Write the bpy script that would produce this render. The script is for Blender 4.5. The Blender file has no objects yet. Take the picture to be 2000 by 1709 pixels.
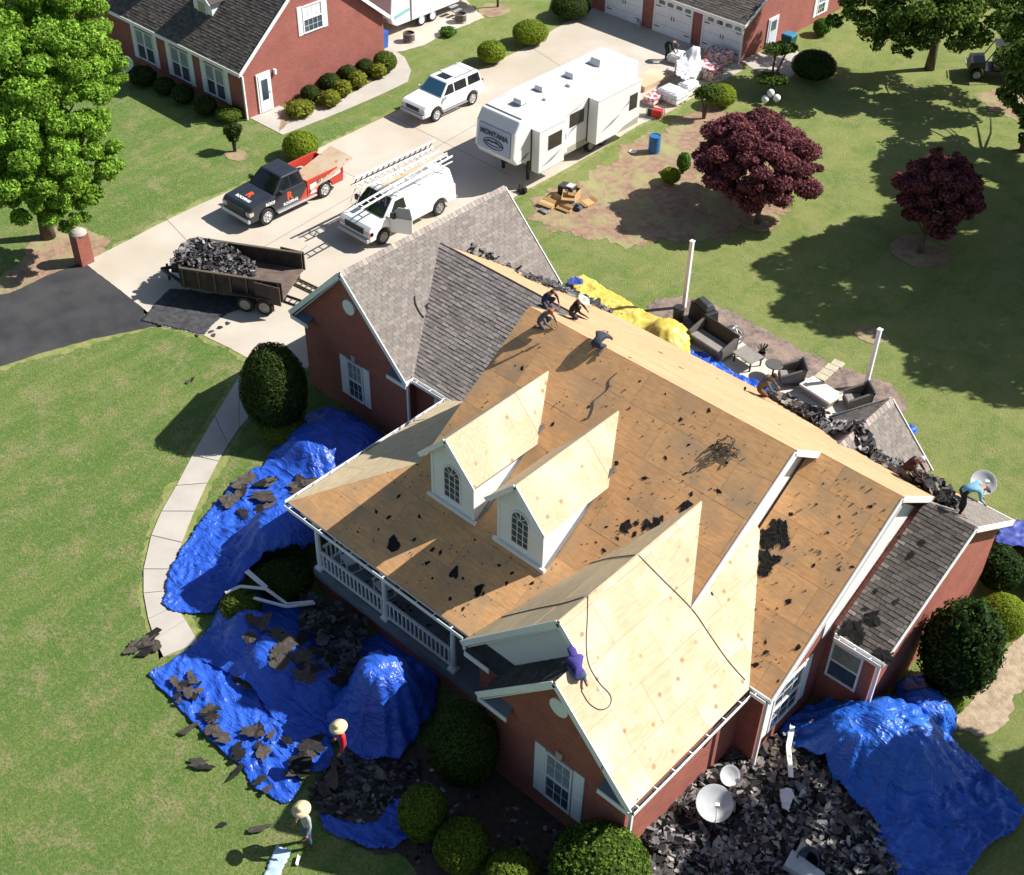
import bpy, bmesh, math, random
import numpy as np
from mathutils import Vector, Matrix, noise
from math import radians as rad, pi, sin, cos
SC = bpy.context.scene; C = SC.collection
random.seed(7); RNG = np.random.default_rng(7)

# ------------------------------------------------ camera, sky, sun, exposure
cam = bpy.data.cameras.new('camera'); camo = bpy.data.objects.new('camera', cam); C.objects.link(camo)
MW = Matrix(((0.73425288,-0.45140696,0.50705470,24.303328),(0.67868078,0.47017426,-0.56420614,-16.745683),(0.01628251,0.75839826,0.65158803,30.920000),(0,0,0,1))); camo.matrix_world = MW
cam.sensor_width = 36; cam.sensor_fit = 'HORIZONTAL'; cam.lens = 2510.6176/2000*36
cam.clip_start = .5; cam.clip_end = 900; SC.camera = camo
SUN_AZ, SUN_EL = 36.0, 42.0          # azimuth from +Y towards +X
w = bpy.data.worlds.new('World'); SC.world = w; w.use_nodes = True
nt = w.node_tree; bg = nt.nodes['Background']; sk = nt.nodes.new('ShaderNodeTexSky'); sk.sky_type = 'NISHITA'
sk.sun_disc = False; sk.sun_elevation = rad(SUN_EL); sk.sun_rotation = rad(SUN_AZ)
nt.links.new(sk.outputs[0], bg.inputs[0]); bg.inputs[1].default_value = .06
sl = bpy.data.lights.new('sun', 'SUN'); sl.energy = 5.0; sl.angle = rad(.5); sl.color = (1, .955, .88)
so = bpy.data.objects.new('sun', sl); C.objects.link(so)
sd = Vector((sin(rad(SUN_AZ))*cos(rad(SUN_EL)), cos(rad(SUN_AZ))*cos(rad(SUN_EL)), sin(rad(SUN_EL))))
so.rotation_euler = sd.to_track_quat('Z', 'Y').to_euler()
vs = SC.view_settings; vs.view_transform = 'Standard'; vs.look = 'None'; vs.gamma = 1; vs.use_curve_mapping = False
vs.exposure = .75

# ------------------------------------------------ object helpers
F = {}
def tag(o, label, cat, group=None, kind=None):
    o['label'] = label; o['category'] = cat
    if group: o['group'] = group
    if kind: o['kind'] = kind
    return o
def thing(name, label, cat, loc=(0, 0, 0), rz=0, group=None, world=False):
    """Empty at the base of a thing. world=True: its parts are given in world coordinates."""
    o = bpy.data.objects.new(name, None); C.objects.link(o); o.location = loc; o.rotation_euler = (0, 0, rz); o.empty_display_size = .2
    F[o.name] = Vector(loc) if world else Vector((0, 0, 0))
    return tag(o, label, cat, group)
def link(name, me, mats, parent=None, label=None, kind=None, smooth=False, center=True):
    if mats is not None:
        for m in (mats if isinstance(mats, (list, tuple)) else [mats]): me.materials.append(m)
    if smooth: me.shade_smooth()
    n = len(me.vertices); org = Vector((0, 0, 0))
    if center and n:
        co = np.empty(n*3, np.float32); me.vertices.foreach_get('co', co); co = co.reshape(-1, 3)
        mn, mx = co.min(0), co.max(0); c = np.array([(mn[0]+mx[0])/2, (mn[1]+mx[1])/2, mn[2]], np.float32)
        me.vertices.foreach_set('co', (co-c).ravel()); org = Vector([float(q) for q in c])
    o = bpy.data.objects.new(name, me); C.objects.link(o); F[o.name] = org
    if parent is not None:
        o.parent = parent; o.location = org-F[parent.name]
    else: o.location = org
    if label: o['label'] = label
    if kind: o['kind'] = kind
    return o
def mesh(name, v, f, mi=None, tint=None):
    me = bpy.data.meshes.new(name); me.from_pydata([tuple(q) for q in v], [], f)
    if mi is not None and len(mi) == len(me.polygons): me.polygons.foreach_set('material_index', mi)
    if tint is not None:
        a = me.attributes.new('tint', 'FLOAT', 'POINT'); a.data.foreach_set('value', np.asarray(tint, np.float32))
    me.update(); return me
def quads(name, V, tint=None, smooth=False):
    """fast mesh from an (n,k,3) array of k-gons"""
    n, k = V.shape[:2]; me = bpy.data.meshes.new(name); me.vertices.add(n*k); me.vertices.foreach_set('co', V.astype(np.float32).ravel())
    me.loops.add(n*k); me.loops.foreach_set('vertex_index', np.arange(n*k, dtype=np.int32))
    me.polygons.add(n); me.polygons.foreach_set('loop_start', np.arange(0, n*k, k, dtype=np.int32)); me.polygons.foreach_set('loop_total', np.full(n, k, np.int32))
    if tint is not None:
        a = me.attributes.new('tint', 'FLOAT', 'POINT'); a.data.foreach_set('value', np.repeat(np.asarray(tint, np.float32), k))
    me.update(); me.validate(); return me
class MB:
    def __init__(s): s.v = []; s.f = []; s.m = []; s.mi = 0
    def mat(s, i): s.mi = i; return s
    def add(s, v, f):
        n = len(s.v); s.v += [tuple(q) for q in v]; s.f += [tuple(i+n for i in q) for q in f]; s.m += [s.mi]*len(f); return s
    def box(s, x0, x1, y0, y1, z0, z1):
        return s.add([(x0,y0,z0),(x1,y0,z0),(x1,y1,z0),(x0,y1,z0),(x0,y0,z1),(x1,y0,z1),(x1,y1,z1),(x0,y1,z1)],
                     [(0,3,2,1),(4,5,6,7),(0,1,5,4),(1,2,6,5),(2,3,7,6),(3,0,4,7)])
    def cbox(s, c, d, M=None):
        a, b, e = d[0]/2, d[1]/2, d[2]/2
        vs_ = [Vector(q) for q in ((-a,-b,-e),(a,-b,-e),(a,b,-e),(-a,b,-e),(-a,-b,e),(a,-b,e),(a,b,e),(-a,b,e))]
        if M is not None: vs_ = [M @ q for q in vs_]
        return s.add([q+Vector(c) for q in vs_], [(0,3,2,1),(4,5,6,7),(0,1,5,4),(1,2,6,5),(2,3,7,6),(3,0,4,7)])
    def prism(s, pts, vec):
        """extrude a planar 3D polygon along vec (solid)"""
        n = len(pts); v = [Vector(p) for p in pts]; vec = Vector(vec); nn = Vector((0, 0, 0))
        for i in range(n): nn += v[i].cross(v[(i+1) % n])
        if nn.dot(vec) > 0: v.reverse()
        w_ = [p+vec for p in v]
        return s.add(v+w_, [tuple(range(n)), tuple(range(2*n-1, n-1, -1))]+[(i, i+n, (i+1) % n+n, (i+1) % n) for i in range(n)])
    def bar(s, a, b, wd, h=None, up=(0, 0, 1)):
        a, b = Vector(a), Vector(b); h = h or wd; d = (b-a).normalized(); u = Vector(up)
        if abs(d.dot(u)) > .98: u = Vector((0, 1, 0))
        sx = d.cross(u).normalized()*wd/2; uz = sx.cross(d).normalized()*h/2
        return s.add([a-sx-uz,a+sx-uz,a+sx+uz,a-sx+uz,b-sx-uz,b+sx-uz,b+sx+uz,b-sx+uz], [(0,1,2,3),(7,6,5,4),(0,4,5,1),(1,5,6,2),(2,6,7,3),(3,7,4,0)])
    def tube(s, pts, r, n=8, cap=True):
        pts = [Vector(p) for p in pts]; k = len(pts); rr = r if isinstance(r, (list, tuple)) else [r]*k; base = len(s.v); prev = None; vs_ = []
        for i, p in enumerate(pts):
            d = (pts[min(i+1, k-1)]-pts[max(i-1, 0)]).normalized()
            u = prev if prev is not None and abs(prev.dot(d)) < .95 else (Vector((0, 0, 1)) if abs(d.z) < .9 else Vector((1, 0, 0)))
            a = d.cross(u).normalized(); b = a.cross(d).normalized(); prev = b
            vs_ += [p+(a*cos(2*pi*j/n)+b*sin(2*pi*j/n))*rr[i] for j in range(n)]
        f = [(i*n+j, i*n+(j+1) % n, (i+1)*n+(j+1) % n, (i+1)*n+j) for i in range(k-1) for j in range(n)]
        if cap: f += [tuple(range(n-1, -1, -1)), tuple((k-1)*n+j for j in range(n))]
        return s.add(vs_, f)
    def cyl(s, c, r, h, n=16, r2=None): return s.tube([c, (c[0], c[1], c[2]+h)], [r, r if r2 is None else r2], n)
    def lathe(s, prof, c=(0, 0, 0), n=20):
        k = len(prof); v = [(c[0]+r*cos(2*pi*j/n), c[1]+r*sin(2*pi*j/n), c[2]+z) for r, z in prof for j in range(n)]
        return s.add(v, [(i*n+j, i*n+(j+1) % n, (i+1)*n+(j+1) % n, (i+1)*n+j) for i in range(k-1) for j in range(n)])
    def xf(s, M): s.v = [tuple(M @ Vector(q)) for q in s.v]; return s
    def build(s, name, mats, parent=None, label=None, kind=None, smooth=False, bevel=0, solid=0):
        o = link(name, mesh(name, s.v, s.f, s.m), mats, parent, label, kind, smooth)
        if solid: m = o.modifiers.new('t', 'SOLIDIFY'); m.thickness = solid; m.offset = 0
        if bevel: m = o.modifiers.new('b', 'BEVEL'); m.width = bevel; m.segments = 2; m.limit_method = 'ANGLE'; m.angle_limit = rad(32)
        return o
def copy_tree(o, parent=None, depth=0):
    c = o.copy(); C.objects.link(c); F[c.name] = F[o.name].copy()
    if parent is not None: c.parent = parent
    for ch in list(o.children): copy_tree(ch, c)
    return c
def place(o, loc, rz=None, label=None, group=None):
    o.location = loc
    if rz is not None: o.rotation_euler = (0, 0, rz)
    if label: o['label'] = label
    if group: o['group'] = group
    return o

# ------------------------------------------------ materials
MATS = {}
def M(name, c1, c2=None, sc=5, rough=.7, bump=0, bsc=20, metal=0, stretch=None, detail=4, rand=0, tint=0, c3=None, sc3=1.5, dots=None, rows=None, spec=.4, lo=.35, hi=.65, trans=0):
    if name in MATS: return MATS[name]
    m = bpy.data.materials.new(name); m.use_nodes = True; t = m.node_tree; N = t.nodes; L = t.links; b = N['Principled BSDF']
    b.inputs['Roughness'].default_value = rough; b.inputs['Metallic'].default_value = metal; b.inputs['Specular IOR Level'].default_value = spec
    tc = N.new('ShaderNodeTexCoord'); oi = N.new('ShaderNodeObjectInfo'); ad = N.new('ShaderNodeVectorMath'); ad.operation = 'MULTIPLY_ADD'
    L.new(oi.outputs['Random'], ad.inputs[0]); ad.inputs[1].default_value = (37, 19, 11); L.new(tc.outputs['Object'], ad.inputs[2]); vec = ad.outputs[0]
    if stretch:
        mp = N.new('ShaderNodeMapping'); mp.inputs['Scale'].default_value = stretch; L.new(vec, mp.inputs['Vector']); sv = mp.outputs[0]
    else: sv = vec
    def noi(scale, v, det=detail):
        n = N.new('ShaderNodeTexNoise'); n.inputs['Scale'].default_value = scale; n.inputs['Detail'].default_value = det; L.new(v, n.inputs['Vector']); return n.outputs['Fac']
    def ramp(fac, a, b_):
        r = N.new('ShaderNodeMapRange'); r.inputs['From Min'].default_value = a; r.inputs['From Max'].default_value = b_; L.new(fac, r.inputs['Value']); return r.outputs[0]
    def mix(fac, a, b_, mode='MIX'):
        x = N.new('ShaderNodeMix'); x.data_type = 'RGBA'; x.blend_type = mode
        if isinstance(fac, (int, float)): x.inputs[0].default_value = fac
        else: L.new(fac, x.inputs[0])
        for i, q in ((6, a), (7, b_)):
            if isinstance(q, tuple): x.inputs[i].default_value = (*q, 1)
            else: L.new(q, x.inputs[i])
        return x.outputs[2]
    col = c1
    if c2: col = mix(ramp(noi(sc, sv), lo, hi), c1, c2)
    if c3: col = mix(ramp(noi(sc3, vec, 5), .45, .7), col, c3)
    if dots:
        dsc, thr, dc = dots[:3]; vo = N.new('ShaderNodeTexVoronoi'); vo.inputs['Scale'].default_value = dsc; L.new(vec, vo.inputs['Vector'])
        n2 = noi(dsc*4, vec, 2); s_ = N.new('ShaderNodeMath'); s_.operation = 'MULTIPLY_ADD'; L.new(n2, s_.inputs[0]); s_.inputs[1].default_value = thr*.9; L.new(vo.outputs['Distance'], s_.inputs[2])
        fac = ramp(s_.outputs[0], thr*1.5, thr*.9)
        if len(dots) > 3:
            sp = N.new('ShaderNodeSeparateColor'); L.new(vo.outputs['Color'], sp.inputs[0]); mm = N.new('ShaderNodeMath'); mm.operation = 'MULTIPLY'; L.new(fac, mm.inputs[0]); L.new(ramp(sp.outputs[0], 1-dots[3], 1-dots[3]+.05), mm.inputs[1]); fac = mm.outputs[0]
        col = mix(fac, col, dc)
    if rows:
        sp = N.new('ShaderNodeSeparateXYZ'); L.new(tc.outputs['Object'], sp.inputs[0])
        def pp(o_, s_, w_):
            a = N.new('ShaderNodeMath'); a.operation = 'MULTIPLY'; L.new(o_, a.inputs[0]); a.inputs[1].default_value = 1/s_; b2 = N.new('ShaderNodeMath'); b2.operation = 'PINGPONG'; L.new(a.outputs[0], b2.inputs[0]); b2.inputs[1].default_value = .5
            return ramp(b2.outputs[0], w_/s_*1.5, w_/s_*.5)
        m1 = N.new('ShaderNodeMath'); m1.operation = 'MULTIPLY'; L.new(pp(sp.outputs[0], .406, .02), m1.inputs[0]); L.new(ramp(noi(7, vec, 3), .46, .56), m1.inputs[1]); m2_ = N.new('ShaderNodeMath'); m2_.operation = 'MULTIPLY'; L.new(m1.outputs[0], m2_.inputs[0]); m2_.inputs[1].default_value = .17
        col = mix(m2_.outputs[0], col, rows)
    if rand:
        h = N.new('ShaderNodeHueSaturation'); r = N.new('ShaderNodeMapRange'); L.new(oi.outputs['Random'], r.inputs['Value']); r.inputs['To Min'].default_value = 1-rand; r.inputs['To Max'].default_value = 1+rand
        L.new(r.outputs[0], h.inputs['Value'])
        if isinstance(col, tuple): h.inputs['Color'].default_value = (*col, 1)
        else: L.new(col, h.inputs['Color'])
        col = h.outputs[0]
    if tint:
        at = N.new('ShaderNodeAttribute'); at.attribute_name = 'tint'; h = N.new('ShaderNodeHueSaturation'); r = N.new('ShaderNodeMapRange'); L.new(at.outputs['Fac'], r.inputs['Value'])
        r.inputs['To Min'].default_value = 1-tint; r.inputs['To Max'].default_value = 1+tint; L.new(r.outputs[0], h.inputs['Value'])
        if isinstance(col, tuple): h.inputs['Color'].default_value = (*col, 1)
        else: L.new(col, h.inputs['Color'])
        col = h.outputs[0]
    if isinstance(col, tuple): b.inputs['Base Color'].default_value = (*col, 1)
    else: L.new(col, b.inputs['Base Color'])
    if bump:
        bp = N.new('ShaderNodeBump'); bp.inputs['Strength'].default_value = 1; bp.inputs['Distance'].default_value = bump; L.new(noi(bsc, sv, 5), bp.inputs['Height']); L.new(bp.outputs[0], b.inputs['Normal'])
    if trans: b.inputs['Transmission Weight'].default_value = trans
    MATS[name] = m; return m
def tarp_mat(name, c1, c2, rough=.4):
    m = bpy.data.materials.new(name); m.use_nodes = True; t = m.node_tree; N = t.nodes; L = t.links; b = N['Principled BSDF']; b.inputs['Roughness'].default_value = rough
    g_ = N.new('ShaderNodeNewGeometry'); P_ = g_.outputs['Position']
    def math_(op, a, c=None):
        x = N.new('ShaderNodeMath'); x.operation = op
        for i, q in enumerate((a, c)):
            if q is None: continue
            if isinstance(q, (int, float)): x.inputs[i].default_value = q
            else: L.new(q, x.inputs[i])
        return x.outputs[0]
    def ridge(sc, rot, st):
        mp = N.new('ShaderNodeMapping'); mp.inputs['Rotation'].default_value = (0, 0, rad(rot)); mp.inputs['Scale'].default_value = (st, 1, 1); L.new(P_, mp.inputs['Vector'])
        n = N.new('ShaderNodeTexNoise'); n.inputs['Scale'].default_value = sc; n.inputs['Detail'].default_value = 3; n.inputs['Distortion'].default_value = .8; L.new(mp.outputs[0], n.inputs['Vector'])
        return math_('POWER', math_('SUBTRACT', 1, math_('MULTIPLY', math_('ABSOLUTE', math_('SUBTRACT', n.outputs['Fac'], .5)), 5)), 3)
    hgt = math_('ADD', math_('ADD', ridge(.9, 35, .35), math_('MULTIPLY', ridge(2.0, -25, .4), .6)), math_('MULTIPLY', ridge(4.2, 70, .4), .25))
    bp = N.new('ShaderNodeBump'); bp.inputs['Distance'].default_value = .04; bp.inputs['Strength'].default_value = 1; L.new(hgt, bp.inputs['Height']); L.new(bp.outputs[0], b.inputs['Normal'])
    n = N.new('ShaderNodeTexNoise'); n.inputs['Scale'].default_value = .8; L.new(P_, n.inputs['Vector']); x = N.new('ShaderNodeMix'); x.data_type = 'RGBA'; L.new(n.outputs['Fac'], x.inputs[0]); x.inputs[6].default_value = (*c1, 1); x.inputs[7].default_value = (*c2, 1); L.new(x.outputs[2], b.inputs['Base Color'])
    return m
def brick_mat(name, c1, c2, mortar):
    m = bpy.data.materials.new(name); m.use_nodes = True; t = m.node_tree; N = t.nodes; L = t.links; b = N['Principled BSDF']; b.inputs['Roughness'].default_value = .85
    g_ = N.new('ShaderNodeNewGeometry'); sx = N.new('ShaderNodeSeparateXYZ'); L.new(g_.outputs['Position'], sx.inputs[0]); a = N.new('ShaderNodeMath'); L.new(sx.outputs[0], a.inputs[0]); L.new(sx.outputs[1], a.inputs[1])
    cx = N.new('ShaderNodeCombineXYZ'); L.new(a.outputs[0], cx.inputs[0]); L.new(sx.outputs[2], cx.inputs[1])
    br = N.new('ShaderNodeTexBrick'); L.new(cx.outputs[0], br.inputs['Vector']); br.inputs['Scale'].default_value = 1; br.inputs['Brick Width'].default_value = .21; br.inputs['Row Height'].default_value = .076
    br.inputs['Mortar Size'].default_value = .006; br.inputs['Color1'].default_value = (*c1, 1); br.inputs['Color2'].default_value = (*c2, 1); br.inputs['Mortar'].default_value = (*mortar, 1); br.inputs['Bias'].default_value = -.2
    n = N.new('ShaderNodeTexNoise'); n.inputs['Scale'].default_value = .9; n.inputs['Detail'].default_value = 5; L.new(g_.outputs['Position'], n.inputs['Vector'])
    r = N.new('ShaderNodeMapRange'); L.new(n.outputs['Fac'], r.inputs['Value']); r.inputs['To Min'].default_value = .75; r.inputs['To Max'].default_value = 1.25
    h = N.new('ShaderNodeHueSaturation'); L.new(br.outputs['Color'], h.inputs['Color']); L.new(r.outputs[0], h.inputs['Value']); L.new(h.outputs[0], b.inputs['Base Color'])
    bp = N.new('ShaderNodeBump'); bp.inputs['Distance'].default_value = .006; bp.invert = True; L.new(br.outputs['Fac'], bp.inputs['Height']); L.new(bp.outputs[0], b.inputs['Normal'])
    return m
WHITE = M('white_paint', (.84, .845, .85), (.78, .785, .79), sc=3, rough=.45, bump=.001)
SIDING = M('white_siding', (.84, .845, .85), (.78, .785, .79), sc=2, rough=.5, bump=.004, bsc=6, stretch=(.1, .1, 8))
BRICK = brick_mat('red_brick', (.36, .105, .075), (.28, .07, .05), (.32, .18, .14))
BRICKN = brick_mat('neighbour_brick', (.34, .105, .085), (.27, .08, .062), (.34, .17, .14))
PLYA = M('aged_plywood', (.74, .415, .185), (.60, .32, .14), sc=3, stretch=(1, 5, 5), rough=.85, bump=.003, bsc=14, rand=.055, c3=(.45, .30, .17), sc3=.9, dots=(5, .16, (.10, .055, .03), .3), rows=(.30, .16, .07))
PLYP = M('pale_plywood', (.58, .435, .30), (.51, .365, .225), sc=2.5, stretch=(1, 5, 5), rough=.8, bump=.002, bsc=14, rand=.05, c3=(.63, .52, .40), sc3=.8, dots=(2.6, .22, (.36, .20, .09), .42), rows=(.42, .29, .17))
PLYR = M('rear_plywood', (.52, .335, .19), (.45, .28, .15), sc=3, stretch=(1, 5, 5), rough=.8, bump=.002, rand=.06)
PLYG = M('weathered_plywood', (.66, .53, .34), (.53, .42, .26), sc=3, stretch=(1, 4, 4), rough=.85, bump=.003, rand=.08, dots=(4, .06, (.22, .14, .08)))
DECK = M('deck_underside', (.33, .20, .10), (.25, .15, .08), sc=4)
SHB = M('brown_shingle', (.37, .32, .29), (.28, .245, .225), sc=14, rough=.95, bump=.006, bsc=60, tint=.24, spec=.15)
SHC = M('charcoal_shingle', (.20, .175, .16), (.13, .115, .105), sc=14, rough=.95, bump=.006, bsc=60, rand=.25, tint=.3, spec=.15)
SHBO = M('brown_shingle_tab', (.37, .32, .29), (.28, .245, .225), sc=14, rough=.95, bump=.006, bsc=60, rand=.24, spec=.15)
SHL = M('taupe_shingle', (.245, .218, .198), (.195, .174, .160), sc=9, rough=.95, bump=.008, bsc=60, tint=.16, spec=.15)
SHN = M('grey_brown_shingle', (.15, .128, .112), (.10, .088, .08), sc=9, rough=.95, bump=.008, bsc=50, tint=.28, spec=.15)
SCRAP = M('torn_shingle', (.052, .050, .052), (.10, .095, .09), sc=7, rough=.95, bump=.006, bsc=50, tint=.75, rand=.35, spec=.2)
SCRAPB = M('shingle_granules', (.20, .165, .135), (.12, .10, .085), sc=9, rough=.95, bump=.006, bsc=50, rand=.3, tint=.6)
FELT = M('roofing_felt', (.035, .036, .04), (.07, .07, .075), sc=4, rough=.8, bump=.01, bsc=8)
GLASS = M('window_glass', (.035, .05, .07), (.08, .11, .14), sc=1.2, rough=.08, spec=.8)
BLIND = M('window_blinds', (.30, .36, .38), (.22, .27, .30), sc=3, rough=.25, spec=.6)
CONC = M('concrete', (.53, .475, .405), (.46, .415, .35), sc=.6, rough=.9, bump=.004, bsc=30, c3=(.43, .37, .29), sc3=.22, detail=8)
CONCW = M('walk_concrete', (.47, .43, .385), (.41, .375, .335), sc=1.2, rough=.9, bump=.004, bsc=30, detail=8)
ASPH = M('asphalt', (.030, .030, .034), (.046, .046, .05), sc=1.1, rough=.9, bump=.006, bsc=60, c3=(.062, .06, .062), sc3=.5, detail=9)
MULCH = M('pine_mulch', (.34, .225, .15), (.22, .145, .10), sc=3.5, rough=.95, bump=.03, bsc=14, c3=(.30, .29, .13), sc3=.9, detail=8)
MULCHG = M('grey_mulch', (.25, .19, .155), (.13, .10, .09), sc=5, rough=.95, bump=.03, bsc=16, c3=(.32, .23, .19), sc3=1.5, detail=8)
BLUE = tarp_mat('blue_tarp', (.014, .065, .45), (.035, .13, .60), .36)
BLUEP = M('faded_blue_tarp', (.03, .05, .26), (.07, .09, .34), sc=3, rough=.5, bump=.012, bsc=9)
BLUEL = tarp_mat('sky_blue_tarp', (.012, .09, .50), (.022, .15, .62), .38)
YELL = M('yellow_tarp', (.62, .52, .13), (.55, .42, .06), sc=3, rough=.4, bump=.02, bsc=7)
BARK = M('bark', (.14, .10, .07), (.07, .05, .035), sc=6, stretch=(2, 2, .5), rough=.95, bump=.02)
def LEAF(name, c, tint=.45):
    if name in MATS: return MATS[name]
    m = M(name, c, tuple(q*.75 for q in c), sc=1.5, rough=.75, tint=tint, spec=.12); t = m.node_tree; N = t.nodes; L = t.links; b = N['Principled BSDF']
    tr = N.new('ShaderNodeBsdfTranslucent'); hs = N.new('ShaderNodeHueSaturation'); hs.inputs['Value'].default_value = 1.5; L.new(b.inputs['Base Color'].links[0].from_socket, hs.inputs['Color']); L.new(hs.outputs[0], tr.inputs[0])
    mx = N.new('ShaderNodeMixShader'); mx.inputs[0].default_value = .3; L.new(b.outputs[0], mx.inputs[1]); L.new(tr.outputs[0], mx.inputs[2]); L.new(mx.outputs[0], N['Material Output'].inputs['Surface']); return m
BLACK = M('black_plastic', (.018, .018, .02), (.03, .03, .033), sc=4, rough=.5)
TYRE = M('tyre_rubber', (.02, .02, .021), rough=.85)
DGLASS = M('dark_car_glass', (.012, .014, .017), rough=.06, spec=.9)
CHROME = M('alloy', (.62, .63, .65), rough=.3, metal=.6)
GREY = M('grey_metal', (.33, .34, .36), (.28, .29, .3), sc=4, rough=.45, metal=.4)
ALU = M('aluminium', (.66, .67, .68), rough=.38, metal=.7)
SKIN = M('skin', (.36, .18, .11), rough=.6)
STRAW = M('straw', (.76, .62, .38), (.62, .48, .27), sc=30, rough=.8, bump=.004, bsc=60)


# ------------------------------------------------ ground and paving
def lawn_mat():
    m = bpy.data.materials.new('lawn'); m.use_nodes = True; t = m.node_tree; N = t.nodes; L = t.links; b = N['Principled BSDF']; b.inputs['Roughness'].default_value = .9; b.inputs['Specular IOR Level'].default_value = .15
    g_ = N.new('ShaderNodeNewGeometry'); P_ = g_.outputs['Position']
    def noi(s, d=6, v=P_, r=.6):
        n = N.new('ShaderNodeTexNoise'); n.inputs['Scale'].default_value = s; n.inputs['Detail'].default_value = d; n.inputs['Roughness'].default_value = r; L.new(v, n.inputs['Vector']); return n.outputs['Fac']
    def ramp(f, a, c, t0=0, t1=1):
        r = N.new('ShaderNodeMapRange'); L.new(f, r.inputs['Value']); r.inputs['From Min'].default_value = a; r.inputs['From Max'].default_value = c; r.inputs['To Min'].default_value = t0; r.inputs['To Max'].default_value = t1; return r.outputs[0]
    def mix(f, a, c, mode='MIX'):
        x = N.new('ShaderNodeMix'); x.data_type = 'RGBA'; x.blend_type = mode
        L.new(f, x.inputs[0])
        for i, q in ((6, a), (7, c)):
            if isinstance(q, tuple): x.inputs[i].default_value = (*q, 1)
            else: L.new(q, x.inputs[i])
        return x.outputs[2]
    mp = N.new('ShaderNodeMapping'); mp.inputs['Rotation'].default_value = (0, 0, rad(24)); mp.inputs['Scale'].default_value = (1.1, .12, 1); L.new(P_, mp.inputs['Vector'])
    base = mix(ramp(noi(.16, 4), .40, .60), (.15, .25, .055), (.235, .30, .08))
    base = mix(ramp(noi(1.1, 5, mp.outputs[0]), .42, .58, 0, 1), base, (.115, .225, .042))
    base = mix(ramp(noi(.8, 10, r=.82), .50, .60, 0, .9), base, (.38, .33, .17))
    base = mix(ramp(noi(5, 8, r=.9), .48, .60, 0, .8), base, (.34, .34, .15))
    base = mix(ramp(noi(11, 5, r=.85), .42, .54, .8, 0), base, (.09, .16, .033))
    sp = N.new('ShaderNodeSeparateXYZ'); L.new(P_, sp.inputs[0]); ad = N.new('ShaderNodeMath'); ad.operation = 'MULTIPLY_ADD'; L.new(sp.outputs[0], ad.inputs[0]); ad.inputs[1].default_value = .55; L.new(sp.outputs[1], ad.inputs[2])
    dry = N.new('ShaderNodeMath'); dry.operation = 'MULTIPLY'; L.new(ramp(ad.outputs[0], 8, 24, 0, 1), dry.inputs[0]); L.new(ramp(noi(.5, 9, r=.8), .38, .62, .1, .9), dry.inputs[1])
    base = mix(dry.outputs[0], base, (.30, .32, .11))
    L.new(base, b.inputs['Base Color'])
    bp = N.new('ShaderNodeBump'); bp.inputs['Distance'].default_value = .12; bp.inputs['Strength'].default_value = .9; L.new(noi(16, 6, r=.8), bp.inputs['Height']); L.new(bp.outputs[0], b.inputs['Normal'])
    return m
o = link('lawn', mesh('lawn', [(-260, -120, 0), (220, -120, 0), (220, 400, 0), (-260, 400, 0)], [(0, 1, 2, 3)]), lawn_mat(), kind='structure', center=False)
def jag(poly, step=.12, amp=.12, seed=0):
    out = []; n = len(poly)
    for i in range(n):
        a, b = Vector(poly[i]), Vector(poly[(i+1) % n]); k = max(1, int((b-a).length/step)); d = (b-a); nn = Vector((-d.y, d.x)); nn = nn.normalized() if nn.length else nn
        for j in range(k):
            p = a+d*j/k; out.append(p+nn*amp*(.8*noise.noise(Vector((p.x*.9+seed, p.y*.9, seed)))+.45*noise.noise(Vector((p.x*2.7+seed, p.y*2.7, seed)))+.3*noise.noise(Vector((p.x*7, p.y*7, seed)))))
    return [(q.x, q.y) for q in out]
def grow(poly, d):
    n = len(poly); ar = sum(poly[i][0]*poly[(i+1) % n][1]-poly[(i+1) % n][0]*poly[i][1] for i in range(n)); s_ = 1 if ar > 0 else -1; out = []
    for i in range(n):
        a, b, c = Vector(poly[i-1]), Vector(poly[i]), Vector(poly[(i+1) % n]); n1 = Vector(((b-a).y, -(b-a).x)).normalized(); n2 = Vector(((c-b).y, -(c-b).x)).normalized(); m = (n1+n2); m = m.normalized() if m.length > .1 else n1; p = b+m*d*s_; out.append((p.x, p.y))
    return out
VERGE = M('dry_verge', (.27, .26, .10), (.15, .21, .05), sc=3.5, rough=.95, bump=.03, bsc=18, detail=8)
def sheet(name, poly, z, mat, amp=0, kind='structure', parent=None, thick=0):
    if amp: poly = jag(poly, amp=amp)
    b = MB()
    if thick: b.prism([(x, y, z-thick) for x, y in poly], (0, 0, thick))
    else:
        b.add([(x, y, z) for x, y in poly], [tuple(range(len(poly)))])
        ar = sum(poly[i][0]*poly[(i+1) % len(poly)][1]-poly[(i+1) % len(poly)][0]*poly[i][1] for i in range(len(poly)))
        if ar < 0: b.f = [tuple(reversed(f)) for f in b.f]
    return b.build(name, mat, parent, kind=kind)
DP = [(-21.031,5.699),(-21.428,10.605),(-21.485,15.196),(-21.698,20.517),(-21.835,25.343),(-22.210,32.018),(-22.360,35.860),(-22.908,38.837),(-23.277,42.735),(-23.809,44.893),(-21.839,45.959),(-12.549,42.729),(-11.788,41.991),(-11.796,39.627),(-11.601,34.704),(-11.813,32.645),(-11.553,29.439),(-11.489,23.760),(-11.378,19.166),(-10.234,13.643),(-9.859,9.867),(-8.364,7.508),(-10.033,6.819),(-10.652,6.315),(-12.988,6.057),(-14.752,5.234),(-16.482,5.477)]; drive = sheet('driveway', DP, .024, CONC, amp=.05)
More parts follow.
